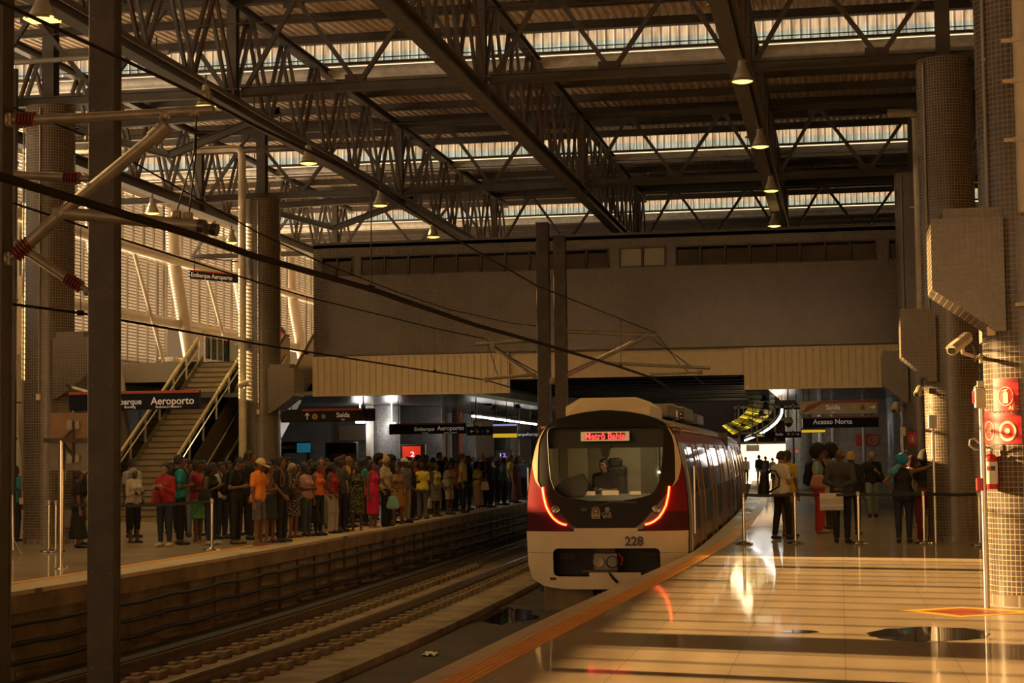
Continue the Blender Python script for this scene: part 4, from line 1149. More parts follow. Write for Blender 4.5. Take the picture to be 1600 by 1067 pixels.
for X in (SX0 - .06, SX1 + .02):
    m = MB(); m.prism([(X, SY0 - .2, 0), (X, SY0 + .1, .32), (X, SY0 + 8.4, SZ + .25), (X, SY0 + 8.4, SZ - .5), (X, SY0 + .9, 0)], (.06, 0, 0)); m.build('stringer', M['nosing'], r)
    rail_ = MB(); rail_.tube([(X + .03, SY0 - .5, 1.0), (X + .03, SY0 - .1, 1.02), (X + .03, SY0 + 8.4, SZ + 1.0), (X + .03, SY0 + 9.0, SZ + 1.02)], .045, 10)
    rail_.build('handrail', M['yellow_rail'], r, smooth='auto')
    low = MB()
    for dz in (.72,): low.tube([(X + .1, SY0 - .3, dz), (X + .1, SY0 + 8.4, SZ + dz)], .025, 8)
    low.build('lower_rail', M['brushed'], r, smooth='auto')
    for k in range(8):
        Y = SY0 + 1.15 * k; z = SZ * (Y - SY0) / 8.4
        pb = MB(); pb.box2((X + .01, Y, z), (X + .05, Y + .06, z + 1.0)); pb.build('post', M['brushed'], r)
        if k < 7:
            g = MB(); Y2 = Y + 1.15; z2 = SZ * (Y2 - SY0) / 8.4
            g.prism([(X + .03, Y + .1, z + .22), (X + .03, Y2 - .04, z2 + .2), (X + .03, Y2 - .04, z2 + .92), (X + .03, Y + .1, z + .94)], (.01, 0, 0)); g.build('glass_panel', M['rail_glass'], r)
EX0, EX1, EY0, EY1, EZ = -18.62, -17.5, 50.2, 58.6, 4.9
r = thing('escalator', 'dark escalator rising beside the staircase behind the left column', 'escalator', ((EX0 + EX1) / 2, EY0, 0))
m = MB(); n = 24
for k in range(n):
    m.box2((EX0 + .12, EY0 + .3 + k * .335, k * EZ / n), (EX1 - .12, EY0 + .3 + (k + 1) * .335, (k + 1) * EZ / n))
m.build('steps', M['black'], r)
def slope_panel(X, th, lo, hi, mt, nm, par):
    mm = MB(); mm.prism([(X, EY0 - .6, 0 + max(lo, 0)), (X, EY0 - .6, hi - .1), (X, EY0 - .1, hi), (X, EY1, EZ + hi), (X, EY1 + .5, EZ + hi), (X, EY1 + .5, EZ + lo), (X, EY1, EZ + lo), (X, EY0 + .6, lo if lo > 0 else 0)], (th, 0, 0)); return mm.build(nm, mt, par)
for X in (EX0, EX1 - .1):
    slope_panel(X, .1, -.4, .95, M['esc_dark'], 'balustrade', r)
    mm = MB(); mm.tube([(X + .05, EY0 - .6, .55), (X + .05, EY0 - .75, .75), (X + .05, EY0 - .6, .95), (X + .05, EY0 - .1, 1.0), (X + .05, EY1, EZ + 1.0), (X + .05, EY1 + .5, EZ + 1.02)], .05, 8); mm.build('handrail', M['rubber'], r, smooth='auto')
    mm = MB(); mm.bar((X + .12 if X == EX0 else X - .02, EY0 - .1, .3), (X + .12 if X == EX0 else X - .02, EY1, EZ + .3), .05, .06); mm.build('skirting', M['yellow_rail'], r)
    mm = MB(); mm.bar((X + .05, EY0 - .1, 1.05), (X + .05, EY1, EZ + 1.05), .03, .02); mm.build('trim', M['yellow_rail'], r)
m = MB(); m.box2((EX0 - .012, EY0 + 2.3, 1.9), (EX0 - .002, EY0 + 2.5, 2.25)); m.v = [tuple(Vector(p) + Vector((0, 0, 0.0))) for p in m.v]; m.build('warning_label', M['yellow'], r)
# mezzanine floor and railing
m = MB(); m.box2((-24, 56.0, 4.3), (-18.7, 59.4, 4.88)); m.box2((-24, 59.4, 4.3), (xl, 96, 4.88)); m.box2((-24, 55.9, 4.28), (-20.6, 56.05, 4.92)); struct(m.build('floor_mezzanine', M['facade_white']))
m = MB(); m.box2((-24, 86, 4.88), (xl, 86.2, 11)); m.box2((-19.2, 70, 4.88), (xl, 70.2, 8.4)); struct(m.build('wall_mezzanine', M['tile_wall']))
r = thing('railing', 'steel and glass railing along the upper floor at the head of the stairs', 'railing', (-20, 58.8, 4.88))
for a, b_ in (((-20.9, 57.2), (-20.9, 59.6)), ((-20.9, 59.6), (-19.3, 59.6))):
    a, b_ = Vector((*a, 4.88)), Vector((*b_, 4.88))
    m = MB(); m.tube([a + Vector((0, 0, 1.05)), b_ + Vector((0, 0, 1.05))], .04, 8); m.tube([a + Vector((0, 0, .15)), b_ + Vector((0, 0, .15))], .025, 8); m.build('handrail', M['brushed'], r, smooth='auto')
    for k in range(5):
        p = a.lerp(b_, k / 4); m = MB(); m.bar(p, p + Vector((0, 0, 1.05)), .045, .045); m.build('post', M['brushed'], r)
    m = MB(); d = (b_ - a).normalized(); m.prism([a + Vector((0, 0, .22)), b_ + Vector((0, 0, .22)), b_ + Vector((0, 0, .95)), a + Vector((0, 0, .95))], d.cross(Vector((0, 0, 1))) * .01); m.build('glass_panel', M['rail_glass'], r)
# tiled wall of the upper floor plus small posts
p = onY(437, 530, 62)
r = thing('advert_totem', 'rounded dark advert totem with a red poster on the upper floor', 'advert', (p.x, 62, 4.88))
m = MB(); m.prism([onY(x, y, 62) for x, y in ((428, 560), (428, 512), (436, 508), (443, 515), (446, 530), (446, 560))], (0, .2, 0)); m.build('body', M['black'], r)
m = MB(); m.prism([onY(x, y, 61.98) for x, y in ((429, 536), (429, 520), (443, 520), (444, 536))], (0, .02, 0)); m.build('poster', M['redsign'], r)
m = MB(); m.prism([onY(x, y, 61.98) for x, y in ((429, 552), (429, 538), (444, 538), (444, 552))], (0, .02, 0)); m.build('caption', M['teal'], r)

# ------------------------------------------------------------------ adverts and displays behind the crowd
def flat(r, name, x0, y0, x1, y1, Y, th, mt, bevel=0):
    a, b_ = onY(x0, y1, Y), onY(x1, y0, Y); m = MB(); m.box2((a.x, Y, a.z), (b_.x, Y + th, b_.z)); return m.build(name, mt, r, bevel=bevel)
def stand(name, label, cat, px, py, Y): 
    p = onY(px, py, Y); return thing(name, label, cat, (p.x, Y, 0))
r = stand('poster_stand', 'wide poster stand with a blue and dark advert behind the crowd', 'advert', 471, 700, 62)
flat(r, 'board', 439, 690, 486, 708, 62, .1, M['navy'], .02); flat(r, 'picture', 464, 692, 485, 707, 61.98, .02, emit('backlit blue poster', (.02, .22, .32), .35)); 
put(r, 'AEROPORTO', 451, 699, 62, 5, M['paper'], sx=.55)
for x in (442, 482): p = onY(x, 700, 62.05); m = MB(); m.box2((p.x - .06, 62.02, 0), (p.x + .06, 62.1, 2.1)); m.build('leg', M['black'], r)
r = stand('poster_kiosk', 'dark poster kiosk with a red lower picture behind the crowd', 'advert', 532, 700, 62)
p0, p1 = onY(508, 700, 62), onY(557, 700, 62); m = MB(); m.box2((p0.x, 62, 0), (p1.x, 62.3, onY(530, 691, 62).z)); m.build('body', M['black'], r, bevel=.02)
flat(r, 'upper_picture', 511, 693, 555, 708, 61.98, .02, M['navy']); flat(r, 'lower_picture', 520, 709, 555, 724, 61.98, .02, M['darkred']); put(r, 'fique', 526, 699, 62, 5, M['paper'], sx=.8)
M['red_screen'] = emit('red screen glow', (0.8, 0.04, 0.015), 0.5)
M['white_glow'] = emit('white glyph glow', (0.9, 0.85, 0.9), 1.0)
M['violet_glow'] = emit('violet glyph glow', (0.45, 0.2, 0.9), 1.0)
r = stand('platform_display', 'red lit platform display showing the number 2 above the crowd', 'display', 645, 705, 63)
flat(r, 'case', 626, 694, 664, 745, 63, .25, M['black'], .02); flat(r, 'screen', 629, 697, 657, 722, 62.97, .03, M['red_screen']); put(r, '2', 644.5, 710, 62.96, 7.5, M['white_glow'], sx=1.3)
m = MB(); p = onY(645, 720, 63.1); m.box2((p.x - .1, 63.05, 0), (p.x + .1, 63.2, 1.2)); m.build('post', M['black'], r)
r = stand('platform_display', 'dark platform display showing a violet number 2 near the train', 'display', 787, 708, 72)
flat(r, 'case', 774, 703, 800, 740, 72, .25, M['black'], .02); put(r, '2', 788, 711.5, 71.97, 6, M['violet_glow'], sx=1.2); put(r, 'I', 782, 711, 71.97, 5, M['white_glow'])
m = MB(); p = onY(787, 720, 72.1); m.box2((p.x - .1, 72.05, 0), (p.x + .1, 72.2, 1.2)); m.build('post', M['black'], r)
r = stand('panel_board', 'blank shiny grey panel on the wall under the bridge', 'panel', 552, 675, 65.8)
flat(r, 'sheet', 530, 664, 575, 688, 65.85, .05, M['brushed'])

# ------------------------------------------------------------------ lights and glowing roof under the bridge
M['led'] = emit('white light line', (1.0, 0.94, 0.88), 9.0)
def led_line(pts, lab):
    r = thing('light_line', lab, 'lamp', onY(*pts[0]))
    P = [onY(x, y, Yv) for x, y, Yv in pts]
    Q = []
    for a, b_, c_, d_ in zip([P[0]] + P[:-2], P[:-1], P[1:], P[2:] + [P[-1]]):
        for k in range(5):
            t = k / 5; Q.append(0.5 * ((2 * b_) + (c_ - a) * t + (2 * a - 5 * b_ + 4 * c_ - d_) * t * t + (3 * b_ - a - 3 * c_ + d_) * t ** 3))
    Q.append(P[-1])
    m = MB(); m.tube(Q, .036, 8); m.build('tube', M['led'], r, smooth='auto')
    m = MB(); m.tube([q + Vector((0, 0, .1)) for q in Q], .07, 6); m.build('cable_tray', M['black'], r)
    for k in range(2, len(Q), 8):
        ld = bpy.data.lights.new('line_light', 'POINT'); ld.energy = 22; ld.color = (1, .92, .82); ld.shadow_soft_size = .5
        lo = bpy.data.objects.new('line_light', ld); COL.objects.link(lo); lo.parent = r; lo.location = Q[k] + Vector((0, 0, -.6)) - r.location
    for k in range(2, len(Q), 5):
        m = MB(); m.bar(Q[k] + Vector((0, 0, .15)), (Q[k].x, Q[k].y, 3.7), .025, .025); m.build('hanger', M['black'], r)
led_line([(1222, 640, 62), (1220, 650, 63.5), (1212, 661, 66), (1198, 672, 70), (1182, 681, 76), (1164, 688, 84)], 'curved white light line hanging over the right platform beyond the bridge')
led_line([(738, 650, 63), (770, 654, 66), (800, 658, 70), (838, 663, 76)], 'straight white light line hanging over the left platform under the bridge')
for px_ in (563, 612):
    q_ = onY(px_, 663, 62.6); ld = bpy.data.lights.new('tube_light', 'POINT'); ld.energy = 32; ld.color = (1, .93, .85); ld.shadow_soft_size = .3
    lo = bpy.data.objects.new('tube_light', ld); COL.objects.link(lo); lo.location = q_ - Vector((0, 0, .15))
for x0_, x1_, y_, Yv, lab in ((556, 570, 659, 63, 'short white tube lamp right of the left exit sign'), (606, 618, 662, 63.2, 'short white tube lamp at the left end of the boarding sign under the bridge')):
    m = MB(); m.tube([onY(x0_, y_, Yv), onY(x1_, y_, Yv)], .05, 8); m.bar(onY((x0_ + x1_) / 2, y_, Yv), Vector((onY((x0_ + x1_) / 2, y_, Yv).x, Yv, 3.62)), .03, .03)
    tag(m.build('tube_lamp', M['led']), lab, 'lamp')
def canopy():
    m, nt, b = nodes_of('yellow translucent roof')
    N, L = nt.nodes, nt.links
    tl = N.new('ShaderNodeBsdfTranslucent'); df = N.new('ShaderNodeBsdfGlossy'); ms = N.new('ShaderNodeMixShader'); ms.inputs[0].default_value = .12
    tc = N.new('ShaderNodeTexCoord'); wv = N.new('ShaderNodeTexNoise'); wv.inputs['Scale'].default_value = 1.2
    rp = N.new('ShaderNodeValToRGB'); rp.color_ramp.elements[0].color = (.42, .32, .015, 1); rp.color_ramp.elements[1].color = (.8, .64, .05, 1); rp.color_ramp.elements[0].position = .2; rp.color_ramp.elements[1].position = .85
    L.new(tc.outputs['Object'], wv.inputs['Vector']); L.new(wv.outputs['Fac'], rp.inputs[0]); L.new(rp.outputs[0], tl.inputs[0])
    df.inputs['Roughness'].default_value = .25
    N.remove(b); L.new(tl.outputs[0], ms.inputs[1]); L.new(df.outputs[0], ms.inputs[2]); L.new(ms.outputs[0], N['Material Output'].inputs[0])
    return m
M['canopy'] = canopy()
inner = [(1164, 609, 62), (1169, 622, 63.5), (1170, 634, 66), (1162, 646, 70), (1147, 657, 76), (1128, 665, 84)]
outer = [(1210, 609, 62), (1211, 622, 63.5), (1208, 640, 66), (1197, 654, 70), (1176, 667, 76), (1145, 679, 84)]
r = thing('glowing_canopy', 'curved yellow glowing roof panel beyond the bridge above the right platform', 'canopy', onY(1190, 640, 66))
m = MB()
def cr(P, n=4):
    P = [Vector(p) for p in P]; Q = []
    for a, b_, c_, d_ in zip([P[0]] + P[:-2], P[:-1], P[1:], P[2:] + [P[-1]]):
        for k in range(n):
            t = k / n; Q.append(0.5 * ((2 * b_) + (c_ - a) * t + (2 * a - 5 * b_ + 4 * c_ - d_) * t * t + (3 * b_ - a - 3 * c_ + d_) * t ** 3))
    return Q + [P[-1]]
I_, O_ = cr([onY(*p) for p in inner]), cr([onY(*p) for p in outer])
m.grid([[a.lerp(b_, t / 6) for t in range(7)] for a, b_ in zip(I_, O_)]); m.build('sheet', M['canopy'], r, smooth=True)
m = MB()
for k in range(0, len(I_), 2): m.tube([I_[k].lerp(O_[k], t / 4) + Vector((0, -.03, -.03)) for t in range(5)], .02, 5)
for t in (.33, .66): m.tube([a.lerp(b_, t) + Vector((0, -.03, -.03)) for a, b_ in zip(I_, O_)], .02, 5)
m.build('grid', M['black'], r)
for k in (10, 13, 16, 19):  # unseen fill lights added above the sheet to make it glow
    ld = bpy.data.lights.new('canopy_fill_light', 'POINT'); ld.energy = 95; ld.color = (1, .88, .5); ld.shadow_soft_size = .8
    lo = bpy.data.objects.new('canopy_fill_light', ld); COL.objects.link(lo); lo.parent = r; lo.location = I_[k].lerp(O_[k], .5) + Vector((0, .9, .6)) - r.location
for k, (px, py, Yv) in enumerate(((1195, 627, 63), (1197, 640, 64), (1190, 650, 67), (1183, 654, 69), (1173, 660, 72), (1162, 666, 76), (1149, 668, 80), (773, 640, 66), (808, 638, 66), (763, 634, 64))):
    p = onY(px, py, Yv)
    r = thing('bell_lamp', ['dark bell shaped lamp hanging under the yellow glowing roof', 'dark bell shaped lamp hanging under the bridge over the left platform'][k > 6], 'lamp', p, 0, ['bell lamps under the yellow roof', 'bell lamps over the left platform'][k > 6])
    m = MB(); m.lathe([(.03, .3), (.07, .26), (.1, .1), (.2, 0), (.16, 0), (0, .08)], p, 14); m.build('shade', M['black'], r, smooth='auto')
    m = MB(); m.bar(p + Vector((0, 0, .28)), (p.x, p.y, max(3.7, p.z + .5)), .02, .02); m.build('cord', M['black'], r)
def dome_cam(px, py, Yv, lab):
    p = onY(px, py, Yv); r = thing('dome_camera', lab, 'camera', p)
    m = MB(); m.lathe([(0, .17), (.1, .16), (.14, .05), (.14, -.02), (.0, -.02)], p, 16); m.build('housing', M['white'], r, smooth='auto')
    m = MB(); m.lathe([(.11, -.02), (.09, -.1), (.04, -.14), (0, -.145)], p, 16); m.build('dome', M['glass_dark'], r, smooth='auto')
    m = MB(); m.bar(p + Vector((0, 0, .16)), (p.x, p.y, 3.62), .04, .04); m.build('stem', M['black'], r)
dome_cam(1232, 660, 56, 'white dome camera hanging beside the Acesso Norte sign')
dome_cam(744, 664, 60, 'white dome camera hanging above the crowd beside the exit sign')

# ------------------------------------------------------------------ equipment on the right columns
def on_cyl(px, py, c, r):
    d = ray(px, py); ox, oy = EYE.x - c[0], EYE.y - c[1]
    A = d.x ** 2 + d.y ** 2; B = 2 * (ox * d.x + oy * d.y); Cq = ox * ox + oy * oy - r * r
    D = B * B - 4 * A * Cq
    t = (-B - sqrt(max(D, 0))) / (2 * A)
    return EYE + d * t
def cyl_patch(mb, x0, y0, x1, y1, c, r, th=.004, n=10):
    p, q = on_cyl(x0, y1, c, r), on_cyl(x1, y0, c, r)
    a0, a1 = atan2(p.y - c[1], p.x - c[0]), atan2(q.y - c[1], q.x - c[0])
    if a1 < a0: a1 += 2 * pi
    mb.lathe([(r, p.z), (r + th, p.z), (r + th, q.z), (r, q.z)], (c[0], c[1], 0), n, a0, a1)
def cyl_wrap(ob_me, px, py, c, r):
    p = on_cyl(px, py, c, r); a = atan2(p.y - c[1], p.x - c[0])
    for v in ob_me.vertices:
        t = a + v.co.x / r
        v.co = ((r + v.co.z) * cos(t) + c[0], (r + v.co.z) * sin(t) + c[1], p.z + v.co.y)
def cyl_shape(mb, pts2, px, py, c, r, th=.003):
    p = on_cyl(px, py, c, r); a = atan2(p.y - c[1], p.x - c[0])
    f = lambda u, w, e: (c[0] + (r + e) * cos(a + u / r), c[1] + (r + e) * sin(a + u / r), p.z + w)
    n = len(pts2); base = len(mb.v)
    mb.v += [f(u, w, 0) for u, w in pts2] + [f(u, w, th) for u, w in pts2]
    mb.face([base + n + i for i in range(n)])
    for i in range(n): mb.face([base + i, base + (i + 1) % n, base + n + (i + 1) % n, base + n + i])
def ring_cyl(mb, R0, R1, px, py, c, r, sx=1, th=.003, n=28):
    for k in range(n):
        t0, t1 = 2 * pi * k / n, 2 * pi * (k + 1) / n
        cyl_shape(mb, [(R0 * cos(t0) * sx, R0 * sin(t0)), (R1 * cos(t0) * sx, R1 * sin(t0)), (R1 * cos(t1) * sx, R1 * sin(t1)), (R0 * cos(t1) * sx, R0 * sin(t1))], px, py, c, r, th)
C1, RR = (RX, 20.75), .524
def cyl_text(body, size, px, py, c, r, mt, par, sx=1):
    ob = text('lettering', body, mt, size, Matrix.Identity(4), None, 'CENTER', .001, True, sx)
    cyl_wrap(ob.data, px, py, c, r); ob.data.transform(Matrix.Translation(-par.location)); ob.parent = par; KIDS.setdefault(par.name, []).append(ob); return ob
M['sign_cream'] = mat('cream sign print', (0.72, 0.6, 0.38), 0.5, 0, .04)
p = on_cyl(1570, 615, C1, RR)
s1 = thing('safety_sign', 'upper red extinguisher sign lettered ABC on the nearest column', 'sign', p)
m = MB(); cyl_patch(m, 1553, 590, 1591, 643, C1, RR); m.build('plate', M['redsign'], s1)
m = MB(); cyl_patch(m, 1553, 590, 1591, 599, C1, RR + .004, .002); m.build('band', M['darkred'], s1)
m = MB(); ring_cyl(m, .098, .106, 1571, 619, C1, RR + .005, .92)
B = .001
for sh in ([(-.032, -.075), (.032, -.075), (.032, .03), (.02, .05), (-.02, .05), (-.032, .03)], [(-.012, .05), (.012, .05), (.012, .07), (-.012, .07)], [(-.045, .05), (-.035, .068), (.03, .08), (.03, .07), (-.03, .058)]): cyl_shape(m, sh, 1571, 619, C1, RR + .005)
m.build('pictogram', M['sign_cream'], s1)
cyl_text('ABC', .062, 1584, 637, C1, RR + .006, M['sign_cream'], s1)
s2 = thing('safety_sign', 'lower red sign with a cream ring and dot on the nearest column', 'sign', on_cyl(1575, 670, C1, RR))
m = MB(); cyl_patch(m, 1553, 644, 1596, 694, C1, RR); m.build('plate', M['redsign'], s2)
m = MB(); cyl_patch(m, 1553, 644, 1596, 651, C1, RR + .004, .002); m.build('band', M['darkred'], s2)
m = MB(); ring_cyl(m, .083, .112, 1574, 673.5, C1, RR + .005, .95); m.build('ring', M['sign_cream'], s2); m = MB(); ring_cyl(m, 0, .033, 1574, 673.5, C1, RR + .005, .95); m.build('pictogram', M['sign_cream'], s2)
s3 = thing('safety_sign', 'narrow red sign with a hydrant symbol curving round the left side of the nearest column', 'sign', on_cyl(1546, 670, C1, RR))
m = MB(); cyl_patch(m, 1537, 643, 1553, 694, C1, RR + .001); m.build('plate', M['redsign'], s3)
m = MB(); ring_cyl(m, .098, .106, 1545.5, 673, C1, RR + .006)
m.build('ring', M['sign_cream'], s3); m = MB()
for sh in ([(-.05, .03), (-.02, .012), (.03, .03), (.05, .03), (.05, -.03), (.03, -.03), (-.02, -.012), (-.05, -.03)],): cyl_shape(m, sh, 1545.5, 673, C1, RR + .006)
m.build('pictogram', M['sign_cream'], s3)
def extinguisher(px, py0, py1, c, lab, sc=1.0):
    """hung on the column front-left"""
    p = on_cyl(px, (py0 + py1) / 2, c, .60); zt, zb = on_cyl(px, py0, c, .60).z, on_cyl(px, py1, c, .60).z
    r = thing('fire_extinguisher', lab, 'extinguisher', (p.x, p.y, zb))
    h = zt - zb; R = h * .155
    b0 = Vector((p.x, p.y, zb))
    m = MB(); m.lathe([(0, .012), (R * .9, 0), (R, .02), (R, h * .66), (R * .9, h * .73), (R * .45, h * .79), (R * .28, h * .80), (R * .28, h * .86), (0, h * .86)], b0, 24); m.build('cylinder', M['redsign'], r, smooth='auto')
    m = MB(); m.lathe([(R + .003, h * .12), (R + .003, h * .62)], b0, 20, radians(150), radians(330)); m.build('label', M['paper'], r, smooth='auto')
    m = MB(); m.lathe([(R + .005, h * .42), (R + .005, h * .52)], b0, 6, radians(262), radians(300)); m.build('blue_print', mat('blue print', (.03, .06, .3), .5), r)
    m = MB(); m.lathe([(R + .005, h * .42), (R + .005, h * .52)], b0, 6, radians(230), radians(258)); m.build('red_print', M['redsign'], r)
    m = MB(); m.lathe([(R * .3, h * .84), (R * .36, h * .86), (R * .36, h * .92), (0, h * .94)], b0, 12); m.bar(b0 + Vector((-.02, 0, h * .95)), b0 + Vector((R * 1.3, -.03, h * .9)), .02, .015); m.bar(b0 + Vector((-.02, 0, h * .98)), b0 + Vector((R * 1.4, -.03, h * 1.0)), .02, .015); m.build('valve', M['brushed'], r)
    m = MB(); m.tube([b0 + Vector((R * q[0], -.02, h * q[1])) for q in ((0, .92), (-.6, .95), (-1.6, 1.05), (-2.3, 1.14), (-2.9, 1.12), (-3.0, 1.0), (-2.3, .9), (-1.2, .88), (-.9, .6))], .011, 8); m.build('hose', M['conduit'], r, smooth='auto')
    m = MB(); m.bar(b0 + Vector((0, R, h * .7)), Vector((c[0] + (p.x - c[0]) * .86, c[1] + (p.y - c[1]) * .86, zb + h * .7)), .04, .03); m.build('bracket', M['brushed'], r)
    return r
extinguisher(1548.5, 695, 764, C1, 'red fire extinguisher hung on the nearest right column')
def box_on(name, lab, cat, px0, py0, px1, py1, Y, d, mt, extra=None):
    a, b_ = onY(px0, py1, Y), onY(px1, py0, Y)
    r = thing(name, lab, cat, ((a.x + b_.x) / 2, Y, a.z))
    m = MB(); m.box2((a.x, Y, a.z), (b_.x, Y + d, b_.z)); m.build('case', mt, r, bevel=.012)
    return r, a, b_
r, a, b_ = box_on('alarm_box', 'white alarm box on top of the thin pole beside the nearest column', 'box', 1524, 606, 1540, 637, 20.2, .16, M['white'])
m = MB(); m.box2((a.x - .02, 20.24, a.z + .05), (a.x, 20.34, b_.z - .03)); m.build('side_sounder', M['redsign'], r)
m = MB(); c_ = onY(1532, 600, 20.25); m.box(c_, (.07, .07, .07)); m.tube([c_, c_ + Vector((-.06, 0, -.03)), c_ + Vector((-.08, 0, -.1)), c_ + Vector((-.02, 0, -.1))], .01, 6); m.build('cable_gland', M['white'], r)
p = onY(1535.5, 700, 20.3)
pipe_run('conduit_pole', [(p.x, 20.3, a.z), (p.x, 20.3, 0)], .032, M['brushed'], 'thin steel pole standing beside the nearest right column')
r, a, b_ = box_on('call_point', 'small red call point fixed to the thin pole, low beside the extinguisher', 'box', 1526, 747, 1536, 767, 20.18, .08, M['redsign'])
# second and third columns
C2, C3 = (RX, 35.0), (RX, 49.3)
r, a, b_ = box_on('alarm_box', 'white alarm box beside the second right column, above the leaning woman', 'box', 1451, 648, 1464, 669, 34.35, .16, M['white'])
p = onY(1458, 700, 34.45); pipe_run('conduit_pole', [(p.x, 34.45, a.z), (p.x, 34.45, 0)], .03, M['brushed'], 'thin steel pole standing beside the second right column')
r, a, b_ = box_on('alarm_box', 'white alarm box beside the third right column', 'box', 1407, 667, 1415, 681, 48.6, .16, M['white'])
p = onY(1410.5, 700, 48.7); pipe_run('conduit_pole', [(p.x, 48.7, a.z), (p.x, 48.7, 0)], .03, M['brushed'], 'thin steel pole standing beside the third right column')
s = thing('safety_sign', 'small red extinguisher sign on the third right column', 'sign', on_cyl(1426, 685, C3, RR))
m = MB(); cyl_patch(m, 1419, 674, 1433, 695, C3, RR); m.build('plate', M['redsign'], s)
m = MB(); ring_cyl(m, .095, .108, 1426, 685, C3, RR + .005, .9); cyl_shape(m, [(-.035, -.07), (.035, -.07), (.035, .05), (-.035, .05)], 1426, 685, C3, RR + .005); m.build('pictogram', M['sign_cream'], s)
extinguisher(1412.5, 703, 731, C3, 'small red fire extinguisher on the third right column')
for x0_, x1_, Y_, yy0, yy1, lab in ((1338, 1372, 65.9, 678, 697, 'wide red safety sign on the shaded grey wall behind the grey haired man'), (1236, 1248, 74, 701, 709, 'tiny red sign far back on the right platform')):
    p = onY((x0_ + x1_) / 2, (yy0 + yy1) / 2, Y_); r = thing('safety_sign', lab, 'sign', p)
    flat(r, 'plate', x0_, yy0, x1_, yy1, Y_ - .02, .03, M['redsign'])
    m = MB(); q = onY(x1_ - (x1_ - x0_) * .24, (yy0 + yy1) / 2, Y_ - .03); R_ = (yy1 - yy0) * .34 * Y_ / FPX; m.lathe([(R_ * .72, .004), (R_, .004)], q, 20, M=Matrix.Rotation(pi / 2, 3, 'X')); m.build('ring', M['sign_cream'], r); m = MB(); m.lathe([(0, .004), (R_ * .3, .004)], q, 12, M=Matrix.Rotation(pi / 2, 3, 'X')); m.build('pictogram', M['sign_cream'], r)
if True:
    p = onY(1240, 720, 74)
    pipe_run('sign_post', [(p.x, 74.0, 2.6), (p.x, 74.0, 0)], .05, M['black'], 'dark post holding the tiny red sign far back on the right platform')
# bullet cameras
def bullet(px0, py0, px1, py1, Y0_, Y1_, rad, lab, base, mount):
    a, b_ = onY(px0, py0, Y0_), onY(px1, py1, Y1_); d = (b_ - a).normalized()
    r = thing('security_camera', lab, 'camera', a.lerp(b_, .5))
    side = d.cross(Vector((0, 0, 1))).normalized(); up = side.cross(d)
    m = MB(); n = 8; prof = [(cos(t) * rad, sin(t) * rad * .9) for t in [pi / 8 + 2 * pi * k / n for k in range(n)]]
    m.prism([a + side * u + up * w for u, w in prof], b_ - a); m.build('housing', M['pipe'], r, bevel=.006)
    m = MB(); m.prism([a - d * .02 + side * u * 1.12 + up * (w * 1.12 + .012) for u, w in prof if w > -.01] , (b_ - a) * 1.04); m.build('sunshield', M['pipe'], r)
    m = MB(); m.prism([a - d * .012 + side * u * .7 + up * w * .7 for u, w in prof], d * .02); m.build('lens', M['black'], r)
    m = MB(); q = a.lerp(b_, .62) - up * rad; m.tube([q, q - Vector((0, 0, .05)), mount], .022, 8); m.box(mount, (.05, .1, .1)); m.build('arm', M['pipe'], r, smooth=False)
    m = MB(); m.tube([b_, b_ + Vector((.06, .02, -.08)), mount.lerp(b_, .5) + Vector((0, 0, -.14)), mount + Vector((0, 0, .05))], .009, 6); m.build('cable', M['rubber'], r)
bullet(1487, 548, 1512, 528, 19.4, 19.75, .062, 'cream bullet camera under the corbel of the nearest right column', None, on_cyl(1534, 560, C1, .53))
bullet(1397, 642, 1400, 632, 47.9, 48.3, .075, 'cream bullet camera on the third right column beside the exit sign', None, on_cyl(1411, 633, C3, .5))
bullet(375, 603, 386, 599, 48.3, 48.5, .09, 'cream bullet camera on the downpipe by the escalator', None, Vector((-16.72, 48.75, onY(392, 598, 48.7).z)))
bullet(1432, 617, 1437, 606, 34.2, 34.5, .05, 'small cream camera under the corbel of the second right column', None, on_cyl(1452, 608, C2, .53) + Vector((-.12, 0, 0)))

# ------------------------------------------------------------------ stanchions and belts
def stanchion(p, lab, h=.98):
    r = thing('belt_post', lab, 'post', (p.x, p.y, 0))
    q = Vector((p.x, p.y, 0))
    m = MB(); m.lathe([(0, 0), (.165, 0), (.17, .01), (.165, .03), (.06, .045), (.03, .06), (0, .06)], q, 24); m.build('base', M['chrome'], r, smooth='auto')
    m = MB(); m.lathe([(.03, .05), (.03, h - .08)], q, 14); m.build('pole', M['chrome'], r, smooth='auto')
    m = MB(); m.lathe([(.034, h - .09), (.036, h - .08), (.036, h - .01), (.03, h), (0, h)], q, 14); m.build('head', M['brushed'], r, smooth='auto')
    return Vector((p.x, p.y, h - .05))
def belt(a, b_, lab, sag=.02, w=.055):
    m = MB(); d = (b_ - a); d.z = 0; d.normalize(); a_, e_ = a + d * .036, b_ - d * .036
    m.grid([[a_.lerp(e_, t / 12) + Vector((0, 0, -sag * 4 * (t / 12) * (1 - t / 12) + s)) + d.cross(Vector((0, 0, 1))) * o for s, o in ((-w / 2, .002), (w / 2, .002), (w / 2, -.002), (-w / 2, -.002), (-w / 2, .002))] for t in range(13)])
    tag(m.build('barrier_belt', M['rubber']), lab, 'belt')
sp = [stanchion(onz(x, y), l) for x, y, l in ((1162.5, 850, 'steel belt post nearest the train on the right platform'), (1243, 849.5, 'steel belt post in front of the man in the white shirt'), (1342, 850, 'steel belt post beside the man with hands behind his back'), (1444, 849.5, 'steel belt post beside the woman in the blue turban'), (1531, 853, 'steel belt post at the foot of the nearest right column'))]
for a, b_, l in zip(sp, sp[1:], ('black belt from the post by the train to the next post', 'black belt behind the small striped panel', 'black belt in front of the grey haired man', 'black belt between the turbaned woman and the near column')): belt(a, b_, l)
